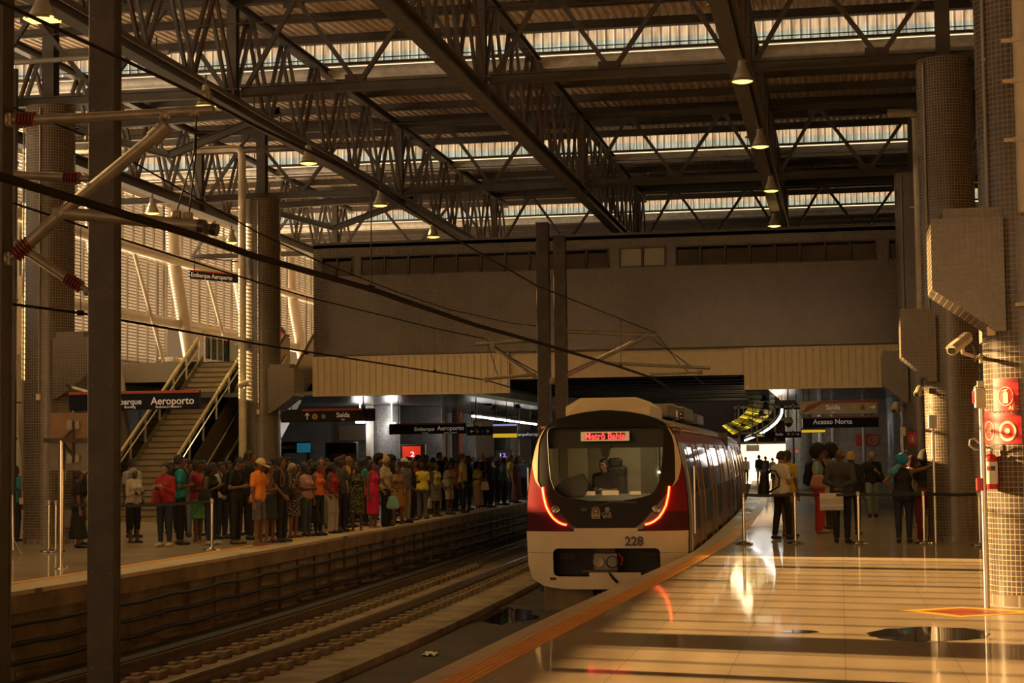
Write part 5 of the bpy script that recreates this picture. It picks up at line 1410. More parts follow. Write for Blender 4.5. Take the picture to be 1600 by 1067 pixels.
r = thing('striped_sign', 'small panel with cream and grey stripes hanging on the belt', 'sign', onY(1300, 790, 34.1))
z0_, z1_ = sp[1].z - .3, sp[1].z + .02
xa, xb = onY(1281, 790, 34.15).x, onY(1318, 790, 34.15).x
yb_ = sp[1].lerp(sp[2], .5).y - .02
for k, (f0, f1, mt) in enumerate(((0, .24, M['conduit']), (.24, .34, M['white']), (.34, .68, M['conduit']), (.68, 1, M['white']))):
    m = MB(); m.box2((xa, yb_ - .012, z0_ + (z1_ - z0_) * f0), (xb, yb_, z0_ + (z1_ - z0_) * f1)); m.build('stripe', mt, r)
lp = [stanchion(onz(x, y), l) for x, y, l in ((331, 860, 'steel belt post on the crowded platform, near its yellow line'), (76, 862, 'leaning steel belt post at the far left'), (87, 863, 'steel belt post in front of the left tiled column'))]
belt(lp[2] + Vector((0, 0, -.02)), lp[0], 'long black belt in front of the woman in red and her neighbours', .06)
pl_ = onz(14, 858); q_ = Vector((pl_.x, pl_.y, .93)); belt(lp[1], lp[2] + Vector((0.0, .3, 0)), 'short black belt in front of the left tiled column', .05)
# crowd fence at the far left edge
pf = onz(18, 868)
r = thing('crowd_fence', 'grey tube crowd fence at the far left edge', 'fence', (pf.x, pf.y, 0))
m = MB(); m.tube([pf + Vector(q) for q in ((-1.0, 0, 1.15), (-.12, 0, 1.18), (0, 0, 1.1), (.03, 0, .1))], .022, 8); m.tube([pf + Vector(q) for q in ((-.1, 0, .02), (.03, 0, .3), (.2, 0, .02))], .018, 8); m.build('frame', M['brushed'], r, smooth='auto')
m = MB()
for k in range(6): m.tube([pf + Vector((-.15 - .15 * k, 0, .15)), pf + Vector((-.15 - .15 * k, 0, 1.15))], .01, 6)
m.build('bars', M['brushed'], r)
# platform mirror on a pole
pm = onz(95, 888)
Ym = pm.y
r = thing('platform_mirror', 'brown backed platform mirror on a steel pole in front of the left column', 'mirror', (pm.x, pm.y, 0))
m = MB(); m.lathe([(0, 0), (.12, 0), (.12, .012), (.04, .02), (.04, 2.05), (0, 2.05)], (pm.x, pm.y, 0), 16); m.build('pole', M['chrome'], r, smooth='auto')
for k in range(4): m = MB(); m.lathe([(0, 0), (.012, 0), (.012, .03), (0, .035)], (pm.x + .1 * cos(k * pi / 2 + .7), pm.y + .1 * sin(k * pi / 2 + .7), .012), 8); m.build('bolt', M['chrome'], r)
M['ply'] = mat('brown board', (0.24, 0.13, 0.06), .55, 0, .25, 3.0)
M['mirror_back'] = mat('dull grey backing', (0.2, 0.17, 0.13), .35, .3)
m = MB(); m.prism([onY(x, y, Ym + .06) for x, y in ((79, 645), (144, 645), (144, 690), (72, 690), (77, 684))], (0, .04, 0)); m.build('upper_board', M['ply'], r)
m = MB(); m.prism([onY(x, y, Ym + .06) for x, y in ((77, 691), (144, 691), (144, 735), (76, 735))], (0, .04, 0)); m.build('lower_board', M['mirror_back'], r)
m = MB(); m.bar(onY(69, 688, Ym), onY(142, 688, Ym), .06, .07); m.build('crossbar', M['steel_rust_shade'], r)
m = MB(); m.bar(onY(99, 685, Ym + .02), onY(116, 668, Ym + .02), .03, .03); m.bar(onY(99, 694, Ym + .02), onY(113, 711, Ym + .02), .03, .03); m.bar(onY(114, 658, Ym + .03), onY(114, 722, Ym + .03), .03, .03); m.build('strut', M['steel_rust_shade'], r)
for y in (664, 716): m = MB(); m.box(onY(109, y, Ym + .03), (.09, .04, .16)); m.box(onY(121, y, Ym + .03), (.07, .03, .12)); m.build('hinge_plate', M['conduit'], r)
m = MB(); p = onY(108, 805, 34.0); m.box2((onY(100, 800, 34).x, 34, onY(100, 823, 34).z), (onY(115, 800, 34).x, 34.3, onY(100, 797, 34).z)); 
tag(m.build('wall_box', M['mirror_back'], bevel=.01), 'dark equipment box with pale rims low on the left tiled column', 'box')
# ================================================================== the metro train
HEAD = 0.019
T0 = Vector((-4.06, 31.2, 0))
train = thing('metro_train', 'maroon and cream metro train number 228 with red lights standing at the right platform', 'train', T0, HEAD)
RT_inv = Matrix.Rotation(-HEAD, 3, 'Z')
def tl(px, py, Y=31.2):
    return RT_inv @ (onY(px, py, Y) - T0)
BW = [(-.62, .75), (-.58, 1.1), (-.45, 1.33), (-.2, 1.41), (.38, 1.43), (.8, 1.42), (1.06, 1.40), (1.5, 1.34), (1.82, 1.27), (2.0, 1.21), (2.15, 1.13), (2.27, 1.02), (2.36, .85), (2.43, .62), (2.48, .36), (2.505, .08)]
MW = [(.44, .50), (.5, .60), (.6, .70), (.8, .86), (1.0, 1.04), (1.15, 1.16), (1.27, 1.215), (1.6, 1.215), (1.9, 1.2), (2.05, 1.16), (2.2, 1.08), (2.27, 1.02), (2.36, .85), (2.43, .62), (2.48, .36), (2.505, .08)]
WW = [(.905, .30), (.93, .52), (1.0, .78), (1.1, .89), (1.3, .965), (1.6, 1.0), (1.9, 1.02), (2.12, 1.03), (2.17, 1.02), (2.205, .97)]
LW = [(.40, .62), (.49, .70), (.52, .83), (.59, .95), (.66, 1.02), (.83, 1.085), (1.0, 1.12), (1.13, 1.14), (1.27, 1.22)]
def itp(T, z):
    if z <= T[0][0]: return T[0][1]
    for (a, x), (b_, y) in zip(T, T[1:]):
        if z <= b_: return x + (y - x) * (z - a) / (b_ - a)
    return T[-1][1]
def bw(z): return itp(BW, z)
def mw(z): return itp(MW, z)
def ys(x, z, off=0.0):
    return .26 * (abs(x) / 1.43) ** 3 + (.09 * (z - .9) ** 1.7 if z > .9 else 0) + (.25 * (z - 2.1) ** 2 * 2.5 if z > 2.1 else 0) + (.06 * (-z) if z < 0 else 0) - off
def zs(a, b_, step=.04):
    n = max(1, int(math.ceil((b_ - a) / step))); return [a + (b_ - a) * k / n for k in range(n + 1)]
def patch(mb, rows, off=0.0, n=8, th=.02):
    P = [[(xl_ + (xr_ - xl_) * j / n, ys(xl_ + (xr_ - xl_) * j / n, z, off), z) for j in range(n + 1)] for z, xl_, xr_ in rows]
    mb.grid(P)
    if th:      # returned edges
        B = [[(x, y + th, z) for x, y, z in r] for r in P]
        mb.grid([P[0], B[0]]); mb.grid([P[-1], B[-1]]); mb.grid([[r[0] for r in P], [r[0] for r in B]]); mb.grid([[r[-1] for r in P], [r[-1] for r in B]])
def both(rows): return [(rows)], [(z, -b_, -a) for z, a, b_ in rows]
M['t_black'] = mat('glossy black mask', (0.016, 0.012, 0.009), 0.5, 0, .2, 2.0, spec=.22)
M['t_cream'] = mat('train cream paint', (0.72, 0.58, 0.33), 0.35, 0, .06, 2.0, coat=.1)
M['t_white'] = mat('train bumper paint', (0.70, 0.58, 0.38), 0.45, 0, .10, 1.5, coat=.2)
M['t_maroon'] = mat('train maroon paint', (0.20, 0.010, 0.018), 0.45, 0, .12, 2.0, spec=.15)
M['t_maroon_dark'] = mat('train dark maroon paint', (0.07, 0.010, 0.016), 0.45, 0, .12, 2.0, spec=.15)
M['t_lens'] = mat('dark headlamp housing', (0.05, 0.012, 0.012), 0.2, 0, .1, 2.0, coat=.5)
M['t_steel'] = mat('train stainless side', (0.30, 0.25, 0.19), 0.3, 0.75, .2, 1.5)
M['t_roof'] = mat('train grey roof', (0.16, 0.14, 0.11), 0.5, 0, .2, 2.0)
M['t_blue'] = mat('blue grey side panel', (0.045, 0.055, 0.085), 0.35, 0, .15, 2.0)
M['t_door'] = mat('brown door edge', (0.24, 0.11, 0.035), 0.35, .3, .15, 2.0)
M['t_glass'] = mat('train side window', (0.03, 0.03, 0.03), 0.05, 0, .2, 1.0, spec=1.0)
M['windscreen'] = glassy('windscreen glass', (0.80, 0.80, 0.74), -0.034)
M['red_led'] = emit('red light line', (1.0, 0.012, 0.008), 7.0)
M['led_core'] = emit('orange light core', (1.0, 0.2, 0.03), 6.0)
def tb(mb, name, mt, par=train, **k): return mb.build(name, mt, par, local=True, **k)
# mask around the windscreen
m = MB()
zt_, zbm = 2.205, .905
patch(m, [(z, -mw(z), mw(z)) for z in zs(zt_, 2.505, .03)], 0, 16)
patch(m, [(z, -mw(z), mw(z)) for z in zs(.44, zbm, .03)], 0, 14)
for s in (-1, 1):
    patch(m, [(z, *sorted((s * itp(WW, z), s * mw(z)))) for z in zs(zbm, zt_, .03)], 0, 5)
tb(m, 'front_mask', M['t_black'], smooth='auto')
m = MB(); patch(m, [(z, -itp(WW, z) - .01, itp(WW, z) + .01) for z in zs(zbm, zt_, .04)], -.012, 12, 0)
tb(m, 'windscreen', M['windscreen'], smooth=True)
m = MB()
fr = [(s * (itp(WW, z)), z) for s, seq in ((-1, zs(zbm, zt_, .05)), (1, zs(zbm, zt_, .05)[::-1])) for z in seq]
m.tube([(x, ys(x, z, .004), z) for x, z in fr + fr[:1]], .012, 6); tb(m, 'windscreen_gasket', M['rubber'], smooth=True)
for s in (-1, 1):
    srt = lambda a, b_: tuple(sorted((s * a, s * b_)))
    edge = lambda z: mw(z) + (bw(z) - mw(z)) * max(0, min(1, (z - 1.14) / .46))
    m = MB(); patch(m, [(z, *srt(mw(z), edge(z))) for z in zs(1.15, 2.27, .04)], .004, 5); tb(m, 'corner_pillar', M['t_cream'], smooth='auto')
    m = MB(); patch(m, [(z, *srt(itp(LW, z) if z < 1.14 else max(edge(z), mw(z)), bw(z))) for z in zs(.72, 1.6, .04)], .002, 6); tb(m, 'side_cheek', M['t_maroon'], smooth='auto')
    m = MB(); patch(m, [(z, *srt(itp(LW, z), bw(z))) for z in zs(.385, .72, .03)], .002, 6); tb(m, 'lower_cheek', M['t_maroon_dark'], smooth='auto')
    m = MB(); patch(m, [(z, *srt(mw(z) + .005, max(itp(LW, z), mw(z) + .006))) for z in zs(.42, 1.25, .03)], .0, 5); hl = tb(m, 'headlamp_housing', M['t_lens'], smooth='auto')
    led = [(1.115, 1.16), (1.095, 1.0), (1.055, .83), (1.0, .72), (.93, .62), (.84, .55), (.76, .515), (.69, .50)]
    P = [(s * x, ys(x, z, .03), z) for x, z in led]
    Q = [Vector(P[0])]
    for a, b_ in zip(P, P[1:]): Q += [Vector(a).lerp(Vector(b_), t) for t in (.34, .67, 1)]
    m = MB(); m.tube(Q, .024, 8); tb(m, 'light_line', M['red_led'], hl, smooth=True)
    m = MB(); m.tube([q + Vector((0, -.02, 0)) for q in Q], .011, 6); tb(m, 'light_core', M['led_core'], hl, smooth=True)
    c_ = Vector((s * .885, ys(.885, .76, .02), .76)); RX_ = Matrix.Rotation(pi / 2, 3, 'X')
    m = MB(); m.lathe([(.075, 0), (.075, .03), (.062, .035), (.055, .01), (0, .0)], c_, 20, M=RX_); tb(m, 'round_lamp', M['chrome'], hl, smooth='auto')
    m = MB()
    for a in range(6): m.lathe([(0, .018), (.014, .012), (.014, 0)], c_ + Vector((cos(a * pi / 3) * .033, -.008, sin(a * pi / 3) * .033)), 8, M=RX_)
    m.lathe([(0, .018), (.014, .012), (.014, 0)], c_ + Vector((0, -.008, 0)), 8, M=RX_); tb(m, 'bulb', M['white'], hl)
# bumper with its opening
OX, OZ0, OZ1 = .94, -.36, .09
m = MB()
patch(m, [(z, -bw(z), bw(z)) for z in zs(OZ1, .385, .03)], .03, 20)
patch(m, [(z, -itp(MW, z) - .06, itp(MW, z) + .06) for z in zs(.385, .44, .02)], .012, 8)
patch(m, [(z, -bw(z), bw(z)) for z in zs(-.62, OZ0 - .04, .03)], .03, 20)
for s in (-1, 1):
    def ox(z):
        q = min(z - OZ0 + .04, OZ1 - z); return OX - (.09 - sqrt(max(0, .0081 - (.09 - min(q, .09)) ** 2)))
    patch(m, [(z, *sorted((s * ox(z), s * bw(z)))) for z in zs(OZ0 - .04, OZ1, .02)], .03, 5)
patch(m, [(z, -.30, .60) for z in zs(-.4, -.33, .03)], .03, 6)
tb(m, 'bumper', M['t_white'], smooth='auto')
m = MB(); 
for s in (-1, 1): patch(m, [(z, *sorted((s * .95, s * bw(z)))) for z in (.005, .011)], .0325, 5, 0)
tb(m, 'bumper_seam', M['black'])
m = MB(); m.box2((-1.0, .75, -.45), (1.0, .8, .15)); m.box2((-1, .06, .1), (1, .8, .13)); m.box2((-1, .06, -.46), (1, .8, -.42)); m.box2((-1.02, .1, -.45), (-.98, .8, .12)); m.box2((.98, .1, -.45), (1.02, .8, .12)); tb(m, 'coupler_recess', M['rubber'])
for s in (-1, 1):
    m = MB()
    for k in range(4): m.box((s * .72, .3, -.02 - .028 * k), (.26, .04, .012))
    tb(m, 'anti_climber', M['steel_rust_shade'])
M['coupler_grey'] = mat('grey coupler casting', (.2, .17, .13), .5, .3)
cp = MB(); cp.box((-.02, .2, -.145), (.42, .3, .3)); cpl = tb(cp, 'coupler', M['coupler_grey'], bevel=.02)
RXm = Matrix.Rotation(pi / 2, 3, 'X')
M['concrete_pale'] = mat('pale coupling cone', (.36, .32, .25), .5)
m = MB(); m.lathe([(0, .02), (.04, .03), (.09, .05), (.105, .02), (.105, 0)], (-.13, .05, -.15), 20, M=RXm); tb(m, 'coupling_cone', M['concrete_pale'], cpl, smooth='auto')
m = MB(); m.lathe([(.11, .0), (.11, .03), (.095, .035), (.09, .0), (0, -.01)], (.1, .05, -.15), 20, M=RXm); tb(m, 'coupling_funnel', M['black'], cpl, smooth='auto')
m = MB(); m.box((-.02, .12, .06), (.34, .1, .09)); tb(m, 'electric_head', M['steel_rust_shade'], cpl)
m = MB(); m.box((-.12, .15, -.31), (.6, .2, .03)); tb(m, 'guide_arm', M['black'], cpl)
m = MB(); m.tube([(.04, .02, -.33), (.12, -.06, -.42), (.2, -.08, -.5)], .024, 8); tb(m, 'hose', M['rubber'], cpl, smooth=True)
m = MB(); m.tube([(.2, .1, 0), (.28, .12, -.1), (.24, .1, -.22)], .018, 8); tb(m, 'cable', M['redsign'], cpl, smooth=True)
# number and crests
q = tl(991, 846)
text('train_number', '228', M['black'], .215, Matrix.Translation((q.x, ys(q.x, q.z, .045), q.z)) @ Matrix.Rotation(pi / 2, 4, 'X'), train, 'CENTER', .003, False, 1.0, .035)
M['crest'] = mat('faded gold print', (0.42, .34, .2), .5)
def surf_text(nm, body, size, px, py, sx=1.0):
    q = tl(px, py); return text(nm, body, M['crest'], size, Matrix.Translation((q.x, ys(q.x, q.z, .004), q.z)) @ Matrix.Rotation(pi / 2, 4, 'X'), train, 'CENTER', .002, False, sx)
q = tl(931, 801); m = MB()
for a in (0.075, .055): m.lathe([(a - .009, .002), (a, .002)], (q.x, ys(q.x, q.z, .006), q.z + .03), 16, M=RXm)
for dx, dz, w_, h_ in ((-.05, -.06, .03, .05), (.05, -.06, .03, .05), (0, -.05, .045, .06), (0, -.095, .15, .014), (0, .03, .05, .05), (-.07, -.03, .016, .07), (.07, -.03, .016, .07)): m.box((q.x + dx, ys(q.x, q.z, .006), q.z + dz), (w_, .003, h_))
tb(m, 'crest', M['crest'])
q = tl(949, 796); m = MB(); m.lathe([(.026, .002), (.042, .002)], (q.x, ys(q.x, q.z, .006), q.z), 16, M=RXm); m.lathe([(0, .002), (.016, .002)], (q.x, ys(q.x, q.z, .006), q.z), 10, M=RXm); tb(m, 'emblem', M['crest'])
surf_text('emblem_letters', 'CCR', .085, 948, 803.5); surf_text('emblem_letters', 'METRÔ', .045, 949, 808)
# destination sign
q0, q1 = tl(905, 690), tl(982, 673)
dsg = MB(); dsg.box2((q0.x, ys(0, 2.1, -.06), q0.z), (q1.x, ys(0, 2.1, -.12), q1.z)); ds = tb(dsg, 'destination_sign', M['brushed'], bevel=.008)
m = MB(); m.box2((q0.x + .08, ys(0, 2.1, -.045), q0.z + .035), (q1.x - .08, ys(0, 2.1, -.06), q1.z - .03)); tb(m, 'display', M['black'], ds)
M['red_text'] = emit('red display lettering', (1.0, .03, .03), 6.0)
c_ = (q0 + q1) / 2
text('lettering', 'Metrô Bahia', M['red_text'], .155, Matrix.Translation((c_.x, ys(0, 2.1, -.035), c_.z)) @ Matrix.Rotation(pi / 2, 4, 'X'), ds, 'CENTER', .002, False, .93)
# wiper
m = MB(); m.bar(Vector((-.35, ys(.35, .8, .02), .77)), Vector((.12, ys(.1, .9, .03), .9)), .02, .015); m.bar(Vector((.12, ys(.1, .9, .03), .9)), Vector((.55, ys(.5, .95, .03), .88)), .015, .02); m.box((-.38, ys(.38, .77, .03), .765), (.09, .04, .05)); tb(m, 'wiper', M['black'])
# cab interior
M['cab_wall'] = mat('cab partition', (0.42, 0.36, 0.24), .5, 0, .06)
M['cab_panel'] = mat('cab darker panel', (0.2, .17, .11), .5, 0, .06)
cab = MB(); cab.box2((-1.2, 2.3, .2), (1.2, 2.34, 2.2)); cab.box2((-1.22, .55, .2), (-1.2, 2.3, 2.0)); cab.box2((1.2, .55, .2), (1.22, 2.3, 2.0)); cab.box2((-1.2, .5, 2.2), (1.2, 2.34, 2.24)); cb = tb(cab, 'cab_interior', M['cab_wall'])
for x0_, x1_, z0_, z1_, mt in ((-.55, -.25, .5, 2.1, 'cab_panel'), (-.25, -.2, .5, 2.1, 'black'), (.42, .72, .5, 2.1, 'cab_panel'), (.76, .79, .5, 2.1, 'black'), (.8, 1.1, 1.15, 1.6, 'white'), (.8, 1.1, 1.68, 2.08, 'white'), (-1.1, -.95, .6, 2.0, 'cab_panel')):
    m = MB(); m.box2((x0_, 2.27, z0_), (x1_, 2.3, z1_)); tb(m, 'panel', M[mt], cb)
dk = MB(); dk.prism([(-1.0, .42, .9), (-1.0, .95, 1.02), (-1.0, 1.1, .95), (-1.0, 1.1, .3), (-1.0, .42, .3)], (2.0, 0, 0)); dsk = tb(dk, 'driving_desk', M['conduit'])
for x, w_, h_ in ((-.4, .25, .07), (0, .3, .09), (.45, .2, .06)): m = MB(); m.box((x, .9, 1.03), (w_, .12, h_)); tb(m, 'console', M['brushed'], dsk)
m = MB(); m.prism([(-.98, .7, .95), (-.98, .7, 1.15), (-.8, .7, 1.3), (-.5, .7, 1.38), (-.38, .7, 1.2), (-.45, .7, 1.0)], (0, .3, 0)); tb(m, 'monitor_hood', M['black'], dsk)
m = MB(); m.box((-.05, .56, 1.86), (.2, .1, .07)); m.prism([(-.13, .55, 1.84), (.03, .55, 1.84), (.0, .55, 1.68), (-.1, .55, 1.68)], (0, .14, 0)); tb(m, 'cab_camera', M['black'])
m = MB(); m.box((.0, 1.75, 1.2), (.44, .14, .62)); m.box((0, 1.5, .82), (.46, .46, .12)); m.box((0, 1.6, .5), (.1, .1, .6)); m.box((0, 1.75, 1.56), (.26, .12, .2)); tb(m, 'driver_seat', M['black'], bevel=.05)
ld = bpy.data.lights.new('cab_light', 'POINT'); ld.energy = 14; ld.color = (1, .85, .5); ld.shadow_soft_size = .1
lo = bpy.data.objects.new('cab_light', ld); COL.objects.link(lo); lo.parent = train; lo.location = (.35, 1.0, 2.1)
m = MB(); q = tl(1004, 731, 32.6); m.lathe([(0, .01), (.022, .01), (.022, 0)], (.77, 2.25, 1.38), 12, M=RXm); tb(m, 'indicator_lamp', M['led'], cb)
m = MB(); m.box2((-1.15, .62, 1.84), (1.15, .7, 2.2)); tb(m, 'header_panel', M['black'])
# car bodies
M['t_window_row'] = M['t_glass']
def car(y0, y1, par, first):
    prof = [(bw(z) + .015, z) for z in (-.2, .2, .38, .8, 1.06, 1.5, 1.82, 1.95)]
    roof = [(bw(z) + .015 if z < 2.45 else bw(z), z) for z in (1.95, 2.0, 2.15, 2.27, 2.36, 2.43, 2.48, 2.505)]
    def strip_(pr, mt, nm):
        for s in (-1, 1):
            pass
        mm = MB()
        for s in (-1, 1): mm.grid([[(s * x, yy, z) for x, z in pr] for yy in [y0 + (y1 - y0) * k / 12 for k in range(13)]])
        return mm
    parts = []
    fy = lambda x, z, y: y if not first else max(y, ys(x, z, -.012))
    mm = MB()
    for s in (-1, 1): mm.grid([[(s * x, fy(x, z, yy), z) for x, z in prof] for yy in [y0 + (y1 - y0) * k / 14 for k in range(15)]])
    mm.box2((-1.40, y0 + 1.1, -.25), (1.40, y1, -.2))
    side_ = tb(mm, 'body_side', M['t_steel'], par, smooth='auto')
    mm = MB()
    for s in (-1, 1): mm.grid([[(s * (x + .004), fy(x, z, yy), z) for x, z in [(bw(z) + .015, z) for z in (1.93, 2.0, 2.1, 2.18, 2.24)]] for yy in [y0 + (y1 - y0) * k / 14 for k in range(15)]])
    tb(mm, 'upper_band', M['t_maroon'], par, smooth='auto')
    mm = MB()
    full = [(-x, z) for x, z in roof[::1]] + [(x, z) for x, z in roof[::-1]]
    mm.grid([[(x, fy(abs(x), z, yy), z) for x, z in full] for yy in [y0 + (y1 - y0) * k / 14 for k in range(15)]])
    tb(mm, 'roof', M['t_roof'], par, smooth='auto')
    mm = MB()
    for s in (-1, 1): mm.tube([(s * (bw(2.16) + .03), yy, 2.16) for yy in (y0 + .7, y1)], .018, 6)
    tb(mm, 'roof_gutter', M['white'], par)
    mm = MB(); mm.box2((-1.3, y0 + 1.2, -.75), (1.3, y1 - .3, -.25)); tb(mm, 'underframe', M['rubber'], par)
    mm = MB(); mm.box2((-1.3, y1 - .02, -.25), (1.3, y1, 2.3)); tb(mm, 'end_wall', M['t_roof'], par)
    for s in (-1, 1):
        sd = lambda y, z, o: (s * (bw(z) + .015 + o), y, z)
        def panel(ya, yb, za, zb_, o, mt, nm, nz=4):
            z_ = [za + (zb_ - za) * k / nz for k in range(nz + 1)]
            mm = MB(); mm.grid([[sd(ya, z, o) for z in z_], [sd(yb, z, o) for z in z_]])
            mm.grid([[sd(ya, z, 0) for z in z_], [sd(ya, z, o) for z in z_]]); mm.grid([[sd(yb, z, 0) for z in z_], [sd(yb, z, o) for z in z_]])
            mm.grid([[sd(ya, za, 0), sd(ya, za, o)], [sd(yb, za, 0), sd(yb, za, o)]]); mm.grid([[sd(ya, zb_, 0), sd(ya, zb_, o)], [sd(yb, zb_, 0), sd(yb, zb_, o)]])
            return tb(mm, nm, M[mt], par)
        doors = [y0 + 3.6 + 4.7 * k for k in range(4)]
        for d_ in doors:
            for e_ in (0, 1):
                ya = d_ + e_ * .72
                panel(ya, ya + .70, -.15, 1.9, .02, 't_steel', 'door')
                panel(ya + .12, ya + .58, 1.0, 1.8, .024, 't_glass', 'door_window')
            for ya in (d_ - .1, d_ + 1.42): panel(ya, ya + .1, -.15, 1.92, .04, 't_door', 'door_post')
            panel(d_ - .1, d_ + 1.52, -.15, .35, .026, 't_door', 'door_kick') if False else None
        ws = [(a + 1.6, b_ - .2) for a, b_ in zip([y0 + .2] + doors, doors + [y1 + .1])]
        for k, (a, b_) in enumerate(ws):
            if k == 0: a = y0 + 1.95
            panel(a, b_, 1.0, 1.84, .016, 't_glass', 'side_window')
            panel(a, b_, .32, .93, .016, 't_blue', 'blue_panel')
        if first:
            panel(y0 + .95, y0 + 1.75, -.15, 1.9, .02, 't_steel', 'cab_door'); panel(y0 + 1.1, y0 + 1.6, 1.0, 1.8, .024, 't_glass', 'cab_door_window')
            mm = MB(); mm.tube([(s * 1.50, y0 + .85, .3), (s * 1.5, y0 + .85, 1.5)], .018, 6); tb(mm, 'grab_rail', M['brushed'], par)
car(.05, 20.0, train, True)
m = MB(); m.box2((-1.1, 20.0, -.2), (1.1, 20.7, 2.2)); tb(m, 'gangway', M['rubber'])
tc = bpy.data.objects.new('trailing_car', None); COL.objects.link(tc); tc.parent = train; tc.location = (0, 20.65, 0); tc.rotation_euler = (0, 0, .018); KIDS.setdefault(train.name, []).append(tc)
car(.0, 19.8, tc, False)
# roof equipment
m = MB()
a = [tl(876, 646), tl(880, 634), tl(898, 620), tl(1005, 618), tl(1026, 633), tl(1031, 646)]
x_ = [p.x for p in a]; z_ = [p.z for p in a]
b_ = [(x_[0], z_[0] - .12), (x_[0], z_[1]), (x_[2], z_[2]), (-x_[2], z_[2]), (-x_[0], z_[1]), (-x_[0], z_[0] - .12)]
n = len(b_)
front = [(x, .55 - .0 + (.12 if abs(x) > .6 else 0) + (.16 if z > 2.6 else 0), z) for x, z in b_]
m.add(front + [(x, 3.2, z) for x, _, z in front], [tuple(range(n))[::-1], tuple(range(n, 2 * n))] + [(i, (i + 1) % n, n + (i + 1) % n, n + i) for i in range(n)])
tb(m, 'roof_fairing', M['t_cream'], bevel=.03)
rnd = random.Random(4)
for k, (y, w_, l_, h_) in enumerate(((5.2, 1.7, 2.6, .26), (9.2, 1.8, 3.2, .3), (14.6, 1.7, 2.8, .26))):
    m = MB(); m.box((0, y, 2.5 + h_ / 2 - .06), (w_, l_, h_)); tb(m, 'roof_unit', M['t_roof'], bevel=.04)
for k in range(9):
    y = 3.4 + rnd.uniform(.0, 1.3) * 1.2 + k * .5; x = .62 + rnd.uniform(0, .3); h_ = rnd.uniform(.1, .24)
    m = MB(); m.lathe([(.03, 0), (.05, .02), (.03, .04), (.05, .06), (.03, .08), (.03, h_), (0, h_)], (x, y, 2.4), 10); tb(m, 'roof_insulator', M['steel_rust_shade'] if k % 2 else M['brushed'])
m = MB(); m.bar((.3, 6.4, 2.55), (.7, 7.9, 2.62), .05, .05); m.bar((-.3, 6.4, 2.55), (-.7, 7.9, 2.62), .05, .05); m.bar((.7, 7.9, 2.62), (.55, 6.2, 2.72), .04, .04); m.bar((-.7, 7.9, 2.62), (-.55, 6.2, 2.72), .04, .04); m.tube([(-.9, 6.2, 2.66), (-.75, 6.2, 2.74), (.75, 6.2, 2.74), (.9, 6.2, 2.66)], .025, 8); tb(m, 'pantograph', M['tubing'])
# wheel block seen below the bumper
m = MB(); m.box2((-1.25, 1.0, -1.08), (-.35, 1.5, -.55)); tb(m, 'underfloor_box', M['concrete'], bevel=.02)
for s in (-1, 1):
    for y in (3.0, 5.2): m = MB(); m.lathe([(.0, .07), (.40, .07), (.42, .05), (.42, -.05), (.45, -.07), (0, -.07)], (s * .72, y, -.67), 28, M=Matrix.Rotation(pi / 2 * s, 3, 'Y')); tb(m, 'wheel', M['rail'], smooth='auto')
# ================================================================== people
def surface_nets(D, org, h):
    S = D < 0
    c = [S[i:S.shape[0] - 1 + i, j:S.shape[1] - 1 + j, k:S.shape[2] - 1 + k] for i in (0, 1) for j in (0, 1) for k in (0, 1)]
    anyv = np.logical_or.reduce(c); allv = np.logical_and.reduce(c)
    mask = anyv & ~allv
    I = np.argwhere(mask)
    idx = -np.ones(mask.shape, int); idx[mask] = np.arange(len(I))
    acc = np.zeros((len(I), 3)); cnt = np.zeros(len(I))
    def val(o): return D[I[:, 0] + o[0], I[:, 1] + o[1], I[:, 2] + o[2]]
    corners = [(i, j, k) for i in (0, 1) for j in (0, 1) for k in (0, 1)]
    vals = {o: val(o) for o in corners}
    for a in corners:
        for ax in range(3):
            if a[ax] == 0:
                b_ = list(a); b_[ax] = 1; b_ = tuple(b_)
                va, vb = vals[a], vals[b_]
                cr_ = (va < 0) != (vb < 0)
                t = np.where(cr_, va / np.where(va - vb == 0, 1, va - vb), 0)
                p = np.array(a, float)[None, :].repeat(len(I), 0); p[:, ax] += t
                acc[cr_] += p[cr_]; cnt[cr_] += 1
    V = org + (I + acc / cnt[:, None]) * h
    F = []
    for ax in range(3):
        b1, b2 = (ax + 1) % 3, (ax + 2) % 3
        lo = [slice(1, -1)] * 3; hi = [slice(1, -1)] * 3
        lo[ax] = slice(0, -1); hi[ax] = slice(1, None)
        A, B = S[tuple(lo)], S[tuple(hi)]
        for sgn, E_ in ((1, A & ~B), (-1, ~A & B)):
            P = np.argwhere(E_)
            off = np.ones(3, int); off[ax] = 0
            P = P + off
            q = []
            for d1, d2 in ((0, 0), (-1, 0), (-1, -1), (0, -1)):
                Q = P.copy(); Q[:, b1] += d1; Q[:, b2] += d2
                q.append(idx[Q[:, 0], Q[:, 1], Q[:, 2]])
            q = np.stack(q, 1)
            F.append(q if sgn > 0 else q[:, ::-1])
    return V, np.concatenate(F)
def R3(v): return np.array(v, float)
